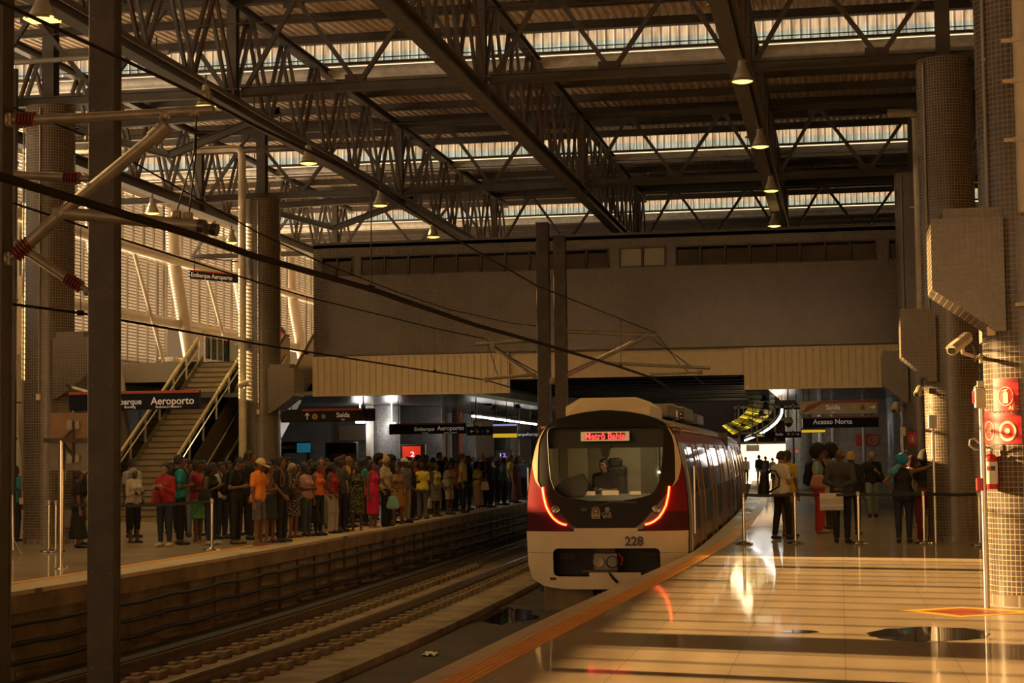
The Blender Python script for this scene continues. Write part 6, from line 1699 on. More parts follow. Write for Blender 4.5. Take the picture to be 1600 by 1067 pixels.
def field(prims, h, cuts=(), k=.02):
    """prims: (a, b, ra, rb, flat axis or None, flat factor, blend)"""
    lo = np.min([np.minimum(p[0], p[1]) - max(p[2], p[3]) for p in prims], 0) - 3 * h
    hi = np.max([np.maximum(p[0], p[1]) + max(p[2], p[3]) for p in prims], 0) + 3 * h
    n = np.ceil((hi - lo) / h).astype(int) + 1
    D = np.full(n, 0.5, np.float32)
    for p in prims:
        a, b_, ra, rb, ax, fl, kk = p
        kk = kk or k
        m_ = max(ra, rb) + kk + 2 * h
        i0 = np.maximum(((np.minimum(a, b_) - m_ - lo) / h).astype(int), 0)
        i1 = np.minimum(((np.maximum(a, b_) + m_ - lo) / h).astype(int) + 2, n)
        g = [lo[t] + np.arange(i0[t], i1[t]) * h for t in range(3)]
        X, Y, Z = np.meshgrid(*g, indexing='ij')
        d = [X - a[0], Y - a[1], Z - a[2]]
        e_ = b_ - a
        L = float(e_ @ e_)
        t = np.clip((d[0] * e_[0] + d[1] * e_[1] + d[2] * e_[2]) / L, 0, 1) if L > 1e-9 else np.zeros_like(X)
        q = [d[c_] - t * e_[c_] for c_ in range(3)]
        if ax is not None: 
            w = q[0] * ax[0] + q[1] * ax[1] + q[2] * ax[2]
            s = w * (1 / fl - 1)
            q = [q[c_] + s * ax[c_] for c_ in range(3)]
        dist = np.sqrt(q[0] ** 2 + q[1] ** 2 + q[2] ** 2) - (ra + (rb - ra) * t)
        if ax is not None: dist = dist * min(1, fl * 1.15)
        sl = tuple(slice(i0[t_], i1[t_]) for t_ in range(3))
        A = D[sl]
        hh = np.clip(.5 + .5 * (dist - A) / kk, 0, 1)
        D[sl] = dist + (A - dist) * hh - kk * hh * (1 - hh)
    if cuts:
        g = [lo[t] + np.arange(n[t]) * h for t in range(3)]
        X, Y, Z = np.meshgrid(*g, indexing='ij')
        for pt, nr in cuts:
            D = np.maximum(D, ((X - pt[0]) * nr[0] + (Y - pt[1]) * nr[1] + (Z - pt[2]) * nr[2]) / math.sqrt(nr[0] ** 2 + nr[1] ** 2 + nr[2] ** 2))
    return surface_nets(D, lo, h)
def sdf_obj(name, prims, mt, par, h, cuts=(), k=.02, scale=1.0):
    V, F = field(prims, h, cuts, k)
    me = bpy.data.meshes.new(name)
    me.from_pydata((V * scale).tolist(), [], F.tolist())
    me.materials.append(mt)
    me.polygons.foreach_set('use_smooth', [True] * len(me.polygons))
    o = bpy.data.objects.new(name, me); COL.objects.link(o)
    o.parent = par
    if par is not None: KIDS.setdefault(par.name, []).append(o)
    return o
def P_(a, b_, ra, rb=None, ax=None, fl=1.0, kk=None): return (R3(a), R3(b_), ra, ra if rb is None else rb, None if ax is None else R3(ax), fl, kk)
YAX = (0, 1, 0)
ARM = {'down': ((.13, .03, -1), (.04, -.14, -1)), 'bent': ((.16, -.02, -1), (.0, -.75, -.7)), 'phone': ((.14, -.08, -1), (-.45, -.85, .45)), 'low': ((.15, .12, -1), (-.5, -.9, .1)),
       'behind': ((.30, .38, -1), (-.85, .22, -.38)), 'hip': ((.72, .35, -.72), (-.72, -.35, -.6)), 'face': ((.12, -.5, -.85), (-.2, -.3, 1)), 'raised': ((1, -.35, .22), (1, -.3, .5)),
       'cross': ((.16, -.2, -1), (-1, -.55, .12)), 'strap': ((.2, -.1, -1), (-.12, -.5, .9)), 'out': ((.3, -.3, -1), (.25, -.8, -.45))}
SKIN = {'d': (.085, .04, .022), 'm': (.17, .083, .045), 'l': (.30, .16, .09)}
MC = {}
def colmat(nm, c, rough=.75, var=.12):
    key = (nm, tuple(round(x, 3) for x in c))
    if key not in MC: MC[key] = mat(nm, c, rough, 0, var, 22.0)
    return MC[key]
def patterned(nm, c1, c2, scale):
    key = (nm, c1, c2, scale)
    if key in MC: return MC[key]
    m, nt, b = nodes_of(nm); N, L = nt.nodes, nt.links
    tc = N.new('ShaderNodeTexCoord'); v = N.new('ShaderNodeTexVoronoi'); v.inputs['Scale'].default_value = scale
    rp = N.new('ShaderNodeValToRGB'); rp.color_ramp.interpolation = 'CONSTANT'
    rp.color_ramp.elements[0].color = (*c2, 1); rp.color_ramp.elements[1].color = (*c1, 1); rp.color_ramp.elements[1].position = .38
    L.new(tc.outputs['Object'], v.inputs['Vector']); L.new(v.outputs['Distance'], rp.inputs[0]); L.new(rp.outputs[0], b.inputs['Base Color']); b.inputs['Roughness'].default_value = .8
    MC[key] = m; return m
HAIRC = {'black': (.012, .009, .007), 'brown': (.045, .022, .012), 'grey': (.30, .27, .22), 'red': (.07, .018, .012), 'blond': (.42, .28, .12)}
def nz(v): v = R3(v); return v / np.linalg.norm(v)
def rotx(p, c, a):
    p = R3(p) - c; ca, sa = cos(a), sin(a); return np.array([p[0], p[1] * ca - p[2] * sa, p[1] * sa + p[2] * ca]) + c
def rotz(p, c, a):
    p = R3(p) - c; ca, sa = cos(a), sin(a); return np.array([p[0] * ca - p[1] * sa, p[0] * sa + p[1] * ca, p[2]]) + c
BAGS = []
def person(x, yf, yh, rz, label, skin='m', sex='m', hair='short', hc='black', top=('tee', (.3, .3, .3)), bot=('trousers', (.02, .02, .025)), shoe=('shoe', (.02, .02, .02)), arms=('down', 'down'), head=(0, 0), stride=0.0, g=1.0, lean=0.0, h=.0145, bag=None, face=None, at=None, seated=False, hold=None, H=None, twist=0):
    p = onz(x, yf) if at is None else Vector(at)
    HT = H or max(1.42, min(1.92, onY(x, yh, p.y).z))
    S = HT / 1.70
    root = thing('person', label, 'person', p, radians(rz))
    root.name = 'person'
    f = sex == 'f'
    hipc = R3((0, 0, .93))
    T = lambda q: rotx(q, hipc, lean)                      # torso lean about the hips (forward is -y)
    neck = T((0, .012, 1.43)); hc0 = T((0, -.005, 1.46))
    def Hd(q):      # head frame: pitch down, then turn
        q = R3(q) + (hc0 - R3((0, -.005, 1.46))); q = rotx(q, hc0, head[0]); return rotz(q, hc0, head[1])
    sw = .158 if f else .182
    body, torso = [], []
    gw = g
    def tor(dr, wide=1.0, bust=True):
        q = [P_(T((s * .03, .015, 1.405)), T((s * sw * .86 * wide, .012, 1.372 if wide == 1.0 else 1.38)), .052 + dr * .8, .046 + dr * .8, None, 1, .05) for s in (-1, 1)]
        q += [P_(T((-sw * .5 * wide, .012, 1.31)), T((sw * .5 * wide, .012, 1.31)), .085 + dr, None, YAX, .92, .07),
             P_(T((-.06, .0, 1.24)), T((.06, .0, 1.24)), .108 * (.93 if f else 1) * (.6 + .4 * gw) + dr, None, YAX, .86, .08),
             P_(T((-.05, -.005, 1.08)), T((.05, -.005, 1.08)), .102 * gw * (.92 if f else 1) + dr, None, YAX, .9, .08),
             P_(T((-.07, .005, .95)), T((.07, .005, .95)), .11 * (.5 + .5 * gw) * (1.06 if f else 1) + dr, None, YAX, .92, .08)]
        if f and bust:
            q += [P_(T((s * .07, -.075, 1.255)), T((s * .07, -.085, 1.25)), .055 + dr * .7, None, None, 1, .04) for s in (-1, 1)]
        if gw > 1.1: q.append(P_(T((0, -.05 * gw, 1.08)), T((0, -.06 * gw, 1.05)), .10 * gw + dr, None, None, 1, .06))
        q += [P_((s * .075, .05, .92), (s * .075, .055, .90), .08 * (1.1 if f else .95) * gw ** .5 + dr * .8, None, None, 1, .05) for s in (-1, 1)]
        return q
    body += tor(0.0)
    body.append(P_(neck - R3((0, 0, .03)), Hd((0, .008, 1.52)), .056 if not f else .048, .052 if not f else .046, None, 1, .03))
    # head
    body += [P_(Hd((0, .012, 1.605)), Hd((0, .012, 1.60)), .094, None, (1, 0, 0), .84, .02), P_(Hd((0, -.028, 1.565)), Hd((0, -.052, 1.503)), .068, .042, None, 1, .03),
             P_(Hd((0, -.092, 1.575)), Hd((0, -.112, 1.548)), .010, .015, None, 1, .012), P_(Hd((-.03, -.083, 1.598)), Hd((.03, -.083, 1.598)), .012, None, None, 1, .02), P_(Hd((-.018, -.088, 1.523)), Hd((.018, -.088, 1.523)), .009, None, None, 1, .012)]
    body += [P_(Hd((s * .079, .012, 1.585)), Hd((s * .081, .018, 1.555)), .017, .012, None, 1, .01) for s in (-1, 1)]
    # legs
    legs = []
    for s, st in ((-1, stride), (1, -stride)):
        hip = R3((s * .088, 0, .92))
        if seated: kn = hip + R3((s * .03, -.42, .02)); an = kn + R3((0, -.02, -.40))
        else:
            an = R3((s * (.10 if not st else .085), -st * .5, .085)); kn = (hip + an) / 2 + R3((s * .01, -.02 - abs(st) * .12, .02))
        body += [P_(hip, kn, .082 * (1.08 if f else 1) * gw ** .6, .054, None, 1, .04), P_(kn, an, .052, .034, None, 1, .03), P_(kn + (an - kn) * .12 + R3((0, .018, 0)), kn + (an - kn) * .45 + R3((0, .015, 0)), .045, .035, None, 1, .03),
                 P_(an + R3((0, .03, -.045)), an + R3((s * .015, -.13, -.055)), .034, .028, (0, 0, 1), .9, .03)]
        legs.append((s, hip, kn, an))
    # arms
    armj = []
    for s, pre in ((-1, arms[0]), (1, arms[1])):      # -1 is the person's right
        u, w = ARM[pre]
        u = nz((u[0] * s, u[1], u[2])); w = nz((w[0] * s, w[1], w[2]))
        sh = T((s * sw, .012, 1.375)); el = sh + u * .285; wr = el + w * .245
        body += [P_(sh, el, .050 if not f else .044, .038 if not f else .034, None, 1, .04), P_(el, wr, .037 if not f else .033, .025, None, 1, .02)]
        nrm = nz(np.cross(w, (0, 0, 1) if abs(w[2]) < .8 else (0, 1, 0))) * s
        nrm = nz(nrm + .3 * R3((-s, 0, 0))); nrm = nz(nrm - w * (nrm @ w)); sd = np.cross(w, nrm)
        if sd[1] > 0 and pre in ('down', 'bent'): sd = -sd
        pe = wr + w * .085
        body.append(P_(wr + w * .02, pe, .030, .034, nrm, .52, .015))
        curl = .95 if pre in ('phone', 'low', 'strap', 'out', 'bent') else .45
        for fi, (o, ln) in enumerate(((-.030, .062), (-.010, .072), (.011, .068), (.030, .054))):
            b0 = pe + sd * (-o) + w * (.008 - abs(o) * .25)
            d1 = nz(w * cos(curl * .5) + nrm * sin(curl * .5)); d2 = nz(w * cos(curl * 1.4) + nrm * sin(curl * 1.4))
            m1 = b0 + d1 * ln * .55; body += [P_(b0 - w * .015, m1, .0105, .0095, None, 1, .005), P_(m1, m1 + d2 * ln * .5, .0095, .008, None, 1, .004)]
        t0 = wr + w * .03 + sd * .026; t1 = t0 + nz(w * .8 + sd * .7 + nrm * .25) * .04
        body += [P_(t0, t1, .013, .011, None, 1, .01), P_(t1, t1 + nz(w + nrm * .4 + sd * .1) * .032, .011, .009, None, 1, .005)]
        armj.append((s, sh, el, wr, w, nrm, pe))
    sk = colmat('skin', SKIN[skin], .5, .06)
    sdf_obj('body', body, sk, root, h, k=.02, scale=S)
    tk, tc_ = top[0], top[1]
    tmat = top[2] if len(top) > 2 else colmat('shirt cloth', tc_)
    bk, bc = bot[0], bot[1]
    bmat = bot[2] if len(bot) > 2 else colmat('trouser cloth', bc)
    hem = {'crop': 1.0, 'tank': .93, 'tee': .86, 'long': .86, 'jacket': .84, 'polo': .85, 'dress': .9, 'none': .9}[tk]
    # upper garment
    if tk != 'none':
        wide = .66 if tk in ('tank', 'dress') else 1.0
        loose = {'jacket': .024, 'tee': .016, 'polo': .018, 'long': .015}.get(tk, .013)
        q = tor(loose, wide)
        if tk not in ('tank', 'dress'):
            for s, sh, el, wr, w, nrm, pe in armj:
                if tk in ('long', 'jacket'): q += [P_(sh, el, .046 + loose, .040 + loose * .7, None, 1, .02), P_(el, wr, .042 + loose * .7, .03 + loose * .6, None, 1, .015)]
                else: q += [P_(sh, sh + (el - sh) * .62, .046 + loose, .044 + loose, None, 1, .02)]
        cuts = [((0, 0, hem), (0, 0, -1))]
        if tk == 'dress':
            L_ = bot[0] if isinstance(bot[0], float) else .35
            fl_ = bot[3] if len(bot) > 3 else .17
            q += [P_((-.05, 0, .92), (-.03, 0, L_), .135 * gw, fl_, YAX, .9, .06), P_((.05, 0, .92), (.03, 0, L_), .135 * gw, fl_, YAX, .9, .06)]
            cuts = [((0, 0, L_), (0, 0, -1))]
        if tk in ('tank', 'dress'): cuts.append((T((0, -.1, 1.395)), (0, -.8, .6)))
        sdf_obj('dress' if tk == 'dress' else {'jacket': 'jacket', 'tank': 'sleeveless_top'}.get(tk, 'shirt'), q, tmat, root, h, cuts, k=.03, scale=S)
        if tk == 'polo':
            sdf_obj('collar', [P_(T((-.035, -.02, 1.435)), T((.035, -.02, 1.435)), .05, None, None, 1)], tmat, root, h, scale=S)
    # lower garment
    if tk != 'dress':
        z1 = {'trousers': .095, 'wide': .04, 'jeans': .10, 'shorts': .50, 'short_shorts': .66, 'capri': .3, 'skirt': .5, 'long_skirt': .2, 'leggings': .11}[bk]
        q = [P_((-.07, .005, .95), (.07, .005, .95), .118 * (.5 + .5 * gw) * (1.06 if f else 1), None, YAX, .92, .08), P_((-.05, 0, 1.0), (.05, 0, 1.0), .112 * gw * (.95 if f else 1), None, YAX, .9, .05)]
        q += [P_((s * .075, .05, .92), (s * .075, .055, .90), .092 * (1.1 if f else .95) * gw ** .5, None, None, 1, .05) for s in (-1, 1)]
        if 'skirt' in bk: q += [P_((t * .05, 0, .92), (t * .03, 0, z1), .13 * gw, .22 if bk == 'long_skirt' else .18, YAX, .9, .06) for t in (-1, 1)]
        else:
            lo_ = {'wide': .085, 'jeans': .048, 'leggings': .042, 'shorts': .07}.get(bk, .055)
            for s, hip, kn, an in legs: q += [P_(hip, kn, .092 * gw ** .6 * (1.06 if f else 1), .064 if bk not in ('wide', 'shorts') else .085, None, 1, .03), P_(kn, an, .064 if bk not in ('wide', 'shorts') else .083, lo_, None, 1, .03), P_(kn + R3((0, .02, .03)), kn + (an - kn) * .5 + R3((0, .018, 0)), .058, .05, None, 1, .03)]
        cuts = [((0, 0, 1.04), (0, 0, 1))]
        if not seated: cuts.append(((0, 0, z1), (0, 0, -1)))
        sdf_obj('skirt' if 'skirt' in bk else 'shorts' if 'short' in bk else 'trousers', q, bmat, root, h, cuts, k=.02, scale=S)
    # shoes
    smat = colmat('shoe leather', shoe[1], .5)
    for s, hip, kn, an in legs:
        if shoe[0] == 'shoe':
            sdf_obj('shoe', [P_(an + R3((0, .035, -.04)), an + R3((s * .02, -.15, -.052)), .045, .036, (0, 0, 1), .95, .03), P_(an + R3((0, .02, -.02)), an + R3((0, .0, -.01)), .045)], smat, root, h, [((0, 0, 0.002), (0, 0, -1)), (an + R3((0, 0, .0)), (0, .2, 1))], scale=S)
        else:
            sdf_obj('sandal', [P_(an + R3((0, .045, -.072)), an + R3((s * .02, -.15, -.072)), .042, .04, (0, 0, 1), .34, .03), P_(an + R3((-.04, -.08, -.05)), an + R3((.04, -.08, -.05)), .016, None, None, 1)], smat, root, min(h, .012), [((0, 0, 0.001), (0, 0, -1))], scale=S)
    # hair and hats
    hm = colmat('hair', HAIRC[hc], .6, .3)
    dome = P_(Hd((0, .018, 1.615)), Hd((0, .02, 1.61)), .1, None, (1, 0, 0), .88, .03)
    def face_cut(y=-.055, z=1.60): return (Hd((0, y, z)), Hd((0, y - 1, z - .55)) - Hd((0, y, z)))
    if hair in ('short', 'bun', 'pony', 'long', 'medium', 'buzz'):
        q = [dome if hair != 'buzz' else P_(Hd((0, .016, 1.608)), Hd((0, .017, 1.605)), .0965, None, (1, 0, 0), .86, .03)]
        if hair != 'buzz': q.append(P_(Hd((0, .03, 1.6)), Hd((0, .045, 1.56)), .082, None, None, 1, .03))
        if hair == 'long': q += [P_(Hd((0, .05, 1.57)), T((0, .1, 1.3)), .085, .08, YAX, .7, .04), P_(Hd((-.07, .02, 1.58)), T((-.1, .0, 1.34)), .035, .035, None, 1, .03), P_(Hd((.07, .02, 1.58)), T((.1, .0, 1.34)), .035, .035, None, 1, .03)]
        if hair == 'medium': q += [P_(Hd((0, .045, 1.58)), Hd((0, .06, 1.47)), .09, .085, None, 1, .04), P_(Hd((-.075, .01, 1.6)), Hd((-.075, .01, 1.5)), .03), P_(Hd((.075, .01, 1.6)), Hd((.075, .01, 1.5)), .03)]
        if hair == 'bun': q += [P_(Hd((0, .08, 1.69)), Hd((0, .085, 1.69)), .05, None, None, 1, .02)]
        if hair == 'pony': q += [P_(Hd((0, .1, 1.63)), Hd((0, .15, 1.55)), .04, .045, None, 1, .03), P_(Hd((0, .15, 1.55)), T((0, .15, 1.3)), .045, .022, None, 1, .03)]
        sdf_obj('hair', q, hm, root, min(h, .014), [face_cut()] + ([] if hair in ('long', 'medium', 'pony') else [(Hd((0, .02, 1.535)), Hd((0, .02, .535)) - Hd((0, .02, 1.535)))]), scale=S)
    elif hair == 'afro':
        sdf_obj('hair', [P_(Hd((0, .045, 1.645)), Hd((0, .05, 1.63)), .165, None, None, 1, .05), P_(Hd((.06, .04, 1.7)), Hd((-.06, .04, 1.7)), .1, None, None, 1, .05)], colmat('curly hair', HAIRC[hc], .9, .5), root, .016, [face_cut(-.04, 1.6)], scale=S)
    elif hair == 'curly':
        sdf_obj('hair', [P_(Hd((0, .03, 1.62)), Hd((0, .05, 1.54)), .115, None, None, 1, .05), P_(Hd((-.07, .03, 1.56)), Hd((.07, .03, 1.56)), .07, None, None, 1, .04)], colmat('curly hair', HAIRC[hc], .9, .5), root, .016, [face_cut(-.045, 1.6)], scale=S)
    elif hair == 'cap':
        c_ = colmat('cap cloth', hold or (.55, .45, .25))
        sdf_obj('cap', [P_(Hd((0, .012, 1.625)), Hd((0, .015, 1.62)), .106, None, (1, 0, 0), .88, .03)], c_, root, min(h, .014), [(Hd((0, 0, 1.61)), Hd((0, -.1, .61)) - Hd((0, 0, 1.61)))], scale=S)
        sdf_obj('cap_brim', [P_(Hd((0, -.09, 1.625)), Hd((0, -.15, 1.605)), .072, .06, None, 1)], c_, root, .01, [(Hd((0, -.1, 1.628)), Hd((0, -.1, 2.628)) - Hd((0, -.1, 1.628))), (Hd((0, -.1, 1.612)), Hd((0, -.1, .612)) - Hd((0, -.1, 1.612)))], scale=S)
        sdf_obj('hair', [P_(Hd((0, .03, 1.6)), Hd((0, .045, 1.56)), .086, None, (1, 0, 0), .95, .03)], hm, root, min(h, .014), [face_cut(-.02, 1.58), (Hd((0, .02, 1.54)), Hd((0, .02, .54)) - Hd((0, .02, 1.54)))], scale=S)
    elif hair == 'turban':
        c_ = colmat('turban cloth', hold or (.01, .12, .26))
        q = [P_(Hd((0, .02, 1.63)), Hd((0, .04, 1.6)), .118, None, None, 1, .03), P_(Hd((-.09, .0, 1.62)), Hd((.09, .0, 1.66)), .05, None, None, 1, .04)]
        sdf_obj('turban', q, c_, root, .014, [face_cut(-.06, 1.59), (Hd((0, .02, 1.535)), Hd((0, .02, .535)) - Hd((0, .02, 1.535)))], scale=S)
    # eyes, brows and lips
    if face is None: face = abs(((rz + 180) % 360) - 180) < 100 and h < .016
    if face:
        for s in (-1, 1):
            sdf_obj('eye', [P_(Hd((s * .03, -.083, 1.577)), Hd((s * .036, -.081, 1.577)), .0075)], colmat('dark eye', (.012, .01, .009), .2), root, .004, scale=S)
            sdf_obj('eyebrow', [P_(Hd((s * .018, -.096, 1.597)), Hd((s * .046, -.085, 1.6)), .006)], hm, root, .004, scale=S)
        sdf_obj('lips', [P_(Hd((-.019, -.092, 1.521)), Hd((.019, -.092, 1.521)), .0085, None, (0, 1, 0), .8)], colmat('lips', tuple(c * f_ for c, f_ in zip(SKIN[skin], (1.3, .75, .75))), .4), root, .004, scale=S)
    info = dict(root=root, S=S, arm=armj, T=T, Hd=Hd, p=p, rz=radians(rz), h=h)
    if bag: 
        for b_ in (bag if isinstance(bag, list) else [bag]): make_bag(info, *b_)
    return info
def place_in(info, name, label, cat):
    r = thing(name, label, cat, info['p'], info['rz']); return r
def make_bag(info, kind, c, label, side=1):
    S, T = info['S'], info['T']; h = .016
    mt = c if not isinstance(c, tuple) else colmat('bag fabric', c)
    if kind in ('backpack', 'front_pack'):
        sg = 1 if kind == 'backpack' else -1
        r = place_in(info, 'backpack', label, 'bag')
        sdf_obj('pack', [P_(T((t * .075, sg * .2, 1.03)), T((t * .06, sg * .19, 1.33)), .095, .085, YAX, .85, .05) for t in (-1, 1)] + [P_(T((0, sg * .2, 1.3)), T((0, sg * .19, 1.38)), .08, .06, YAX, .9, .05)], mt, r, h, k=.05, scale=S)
        sdf_obj('pocket', [P_(T((t * .05, sg * .27, 1.03)), T((t * .05, sg * .265, 1.15)), .06, .05, YAX, .7, .04) for t in (-1, 1)], mt, r, h, k=.04, scale=S)
        for s in (-1, 1):
            m = MB(); m.tube([tuple(Vector(T(q)) * S) for q in ((s * .085, sg * .14, 1.38), (s * .11, sg * .05, 1.455), (s * .12, -sg * .06, 1.44), (s * .125, -sg * .135, 1.3), (s * .135, -sg * .12, 1.14), (s * .15, sg * .04, 1.05), (s * .12, sg * .15, 1.02))], .017, 6); m.build('strap', mt, r, local=True, smooth=True)
    elif kind in ('shoulder', 'crossbody'):
        r = place_in(info, 'shoulder_bag', label, 'bag')
        x = side * .25
        q = [P_((x, -.02 + t * .09, .97), (x, -.02 + t * .07, 1.1), .08, .06, (1, 0, 0), .7, .05) for t in (-1, 0, 1)]
        sdf_obj('pouch', [(p0, p1, a, b_, None if ax is None else ax, fl, kk) for p0, p1, a, b_, ax, fl, kk in q], mt, r, h, k=.05, scale=S)
        sx = side * .14 if kind == 'shoulder' else -side * .1
        m = MB(); m.tube([tuple(Vector(q) * S) for q in ((x, -.08, 1.12), (side * .17, -.1, 1.3), (sx, -.06, 1.435), (sx, .06, 1.445), (side * .17, .11, 1.3), (x, .06, 1.12))], .012, 6); m.build('strap', mt, r, local=True, smooth=True)
    elif kind in ('tote', 'plastic'):
        r = place_in(info, 'carrier_bag' if kind == 'plastic' else 'handbag', label, 'bag')
        s, sh, el, wr, w, nrm, pe = [a for a in info['arm'] if a[0] == side][0]
        c_ = pe + w * .05; zt = c_[2] - .04
        q = [P_((c_[0], c_[1] + t * .1, zt - .3), (c_[0], c_[1] + t * .07, zt - .12), .075, .055, (1, 0, 0), .6, .05) for t in (-1, 0, 1)]
        sdf_obj('pouch', q, mt, r, h, k=.06, scale=S)
        m = MB(); m.tube([tuple(Vector(v) * S) for v in ((c_[0], c_[1] - .08, zt - .1), (c_[0], c_[1] - .03, zt + .02), (c_[0], c_[1] + .03, zt + .02), (c_[0], c_[1] + .08, zt - .1))], .008, 6); m.build('handle', mt, r, local=True, smooth=True)
    elif kind == 'phone':
        r = place_in(info, 'mobile_phone', label, 'phone')
        s, sh, el, wr, w, nrm, pe = [a for a in info['arm'] if a[0] == side][0]
        up = nz(R3((0, .35, 1))); nn = nz(R3((0, -1, .35))); sd = np.cross(up, nn)
        c_ = Vector(pe + nrm * .035 + up * .03)
        Mx = Matrix((Vector(sd), Vector(nn), Vector(up))).transposed()
        m = MB(); m.box(c_ * S, (.075, .01, .155), Mx); m.build('case', M['black'], r, local=True, bevel=.004)
        m = MB(); m.box((c_ + Vector(-nn) * .0055) * S, (.068, .002, .14), Mx); m.build('screen', M['glass_dark'], r, local=True)
    return r
# ------------------------------------------------------------------ the crowd on the far platform, front row from the left
K = (.007, .0065, .0065); DEN = (.014, .022, .042); W_ = (.55, .5, .42); GR = (.16, .155, .145); KH = (.38, .28, .15)
R_, L_, F_, B_ = 80, -80, 0, 172
TEAL = (.02, .26, .27)
FLOR = patterned('dark floral cloth', (.02, .02, .015), (.22, .24, .06), 26.0)
DOTS = patterned('black dotted cloth', (.014, .013, .012), (.4, .36, .3), 34.0)
PLAID = patterned('grey checked cloth', (.10, .10, .10), (.2, .19, .18), 40.0)
GREENP = patterned('green patterned cloth', (.12, .30, .04), (.03, .2, .2), 14.0)
BRNF = patterned('brown floral cloth', (.16, .085, .05), (.3, .2, .12), 40.0)
CAMO = patterned('khaki camouflage cloth', (.15, .13, .08), (.32, .28, .18), 14.0)
BP = lambda c, l: ('backpack', c, l)
NF = .0145; FR = .019
# far left, around the first column
person(23, 846, 727, 150, 'person in a teal shirt with a black backpack at the far left edge', 'd', 'm', 'short', top=('tee', TEAL), bag=BP(K, 'black backpack on the person in teal at the far left edge'), h=NF)
person(134, 853, 716, 165, 'man in tan shirt and tan shorts half hidden by the foreground mast', 'm', 'm', 'short', top=('tee', KH), bot=('shorts', (.34, .22, .09)), bag=BP(K, 'black backpack on the man in tan behind the mast'), h=NF)
person(122, 856, 735, 120, 'person in a long black skirt in front of the left tiled column', 'm', 'f', 'bun', top=('tee', K), bot=('long_skirt', K), h=NF)
# the front row
person(207, 840, 717, 60, 'tall person in a pale shirt behind the old woman in white', 'd', 'm', 'short', top=('tee', (.36, .34, .32)), bot=('trousers', K), h=NF)
person(209, 848, 731, 62, 'old woman with grey hair, white blouse and wide black skirt', 'd', 'f', 'medium', 'grey', top=('long', (.52, .45, .34)), bot=('capri', K), shoe=('sandal', K), arms=('cross', 'cross'), h=NF, g=1.05)
person(258, 854, 724, -8, 'woman in a red top, dark jeans and cream shoes looking at the camera', 'l', 'f', 'bun', top=('long', (.30, .012, .018)), bot=('jeans', DEN), shoe=('shoe', (.55, .45, .28)), arms=('phone', 'phone'), g=1.12, h=.013, face=True, bag=('tote', (.22, .02, .025), 'red handbag hanging at the arm of the woman in the red top', -1))
person(281, 851, 711, 120, 'man in a teal shirt and black trousers with his back half turned', 'm', 'm', 'short', top=('tee', TEAL), bot=('trousers', K), arms=('low', 'face'), bag=BP(K, 'black backpack on the man in the teal shirt beside the woman in red'), h=NF)
person(289, 839, 717, 5, 'man in an olive vest and jeans facing the camera behind the teal shirt', 'l', 'm', 'short', top=('tee', (.10, .09, .05)), bot=('jeans', (.12, .16, .2)), h=NF, face=True)
person(309, 848, 720, 85, 'young man in a red shirt and green patterned shorts', 'd', 'm', 'short', top=('tee', (.33, .03, .035)), bot=('shorts', (.1, .3, .05), GREENP), shoe=('sandal', (.4, .25, .15)), arms=('low', 'low'), h=NF)
person(330, 851, 723, 78, 'woman in a black top and blue jeans looking at her phone, white watch', 'd', 'f', 'medium', top=('tank', K), bot=('jeans', DEN), arms=('phone', 'phone'), head=(.35, 0), shoe=('shoe', (.4, .36, .3)), bag=('shoulder', K, 'large black bag at the hip of the woman with the white watch', -1), h=NF)
person(346, 842, 722, 70, 'person in a white shirt with backpack straps behind the man in black', 'm', 'm', 'short', top=('tee', W_), bot=('jeans', DEN), h=NF, bag=BP(K, 'dark backpack on the person in white behind the man in black'))
person(368, 850, 714, 84, 'man all in black bent over his phone, left of the orange shirt', 'm', 'm', 'buzz', top=('tee', K), bot=('trousers', K), shoe=('shoe', (.10, .06, .035)), arms=('low', 'low'), head=(.55, 0), lean=.06, g=1.05, h=.013, bag=[BP(K, 'black backpack on the man bent over his phone'), ('phone', 0, 'phone held by the man all in black', 1)])
person(391, 843, 705, 100, 'taller man in a black jacket behind the orange shirt', 'm', 'm', 'short', top=('jacket', K), bot=('trousers', K), h=NF)
person(404, 852, 717, 82, 'man in a cream cap, orange shirt and checked grey shorts', 'm', 'm', 'cap', top=('polo', (.85, .27, .03)), bot=('shorts', (.1, .1, .1), PLAID), shoe=('sandal', (.45, .06, .03)), head=(.4, 0), hold=(.62, .48, .24), arms=('down', 'face'), h=.013)
person(421, 848, 722, 70, 'woman in a brown flowered sleeveless top and dark skirt', 'm', 'f', 'medium', 'brown', top=('tank', (.16, .09, .05), BRNF), bot=('skirt', (.02, .025, .04)), shoe=('sandal', K), arms=('low', 'face'), g=1.1, h=NF)
person(440, 847, 713, 80, 'man in a black shirt carrying a mottled khaki backpack', 'm', 'm', 'short', top=('tee', K), bot=('trousers', K), arms=('bent', 'down'), h=.013, bag=BP(CAMO, 'mottled khaki backpack on the man in black'))
person(458, 840, 724, 75, 'grey haired woman in a black mask and black dotted dress', 'm', 'f', 'short', 'grey', top=('dress', K, DOTS), bot=(.5, K), shoe=('sandal', K), arms=('face', 'bent'), h=NF, bag=('shoulder', K, 'black shoulder bag of the masked woman in the dotted dress', -1))
person(479, 838, 725, 75, 'woman in a pale pink shirt and jeans behind the orange top', 'd', 'f', 'bun', top=('tee', (.5, .30, .26)), bot=('jeans', (.05, .075, .1)), arms=('low', 'low'), h=NF)
person(497, 837, 722, 76, 'woman in an orange sleeveless top with a black ponytail and black trousers', 'm', 'f', 'pony', top=('tank', (.68, .16, .025)), bot=('leggings', K), arms=('down', 'bent'), h=.0135, bag=('tote', K, 'black handbag hanging from the hand of the woman in orange', -1))
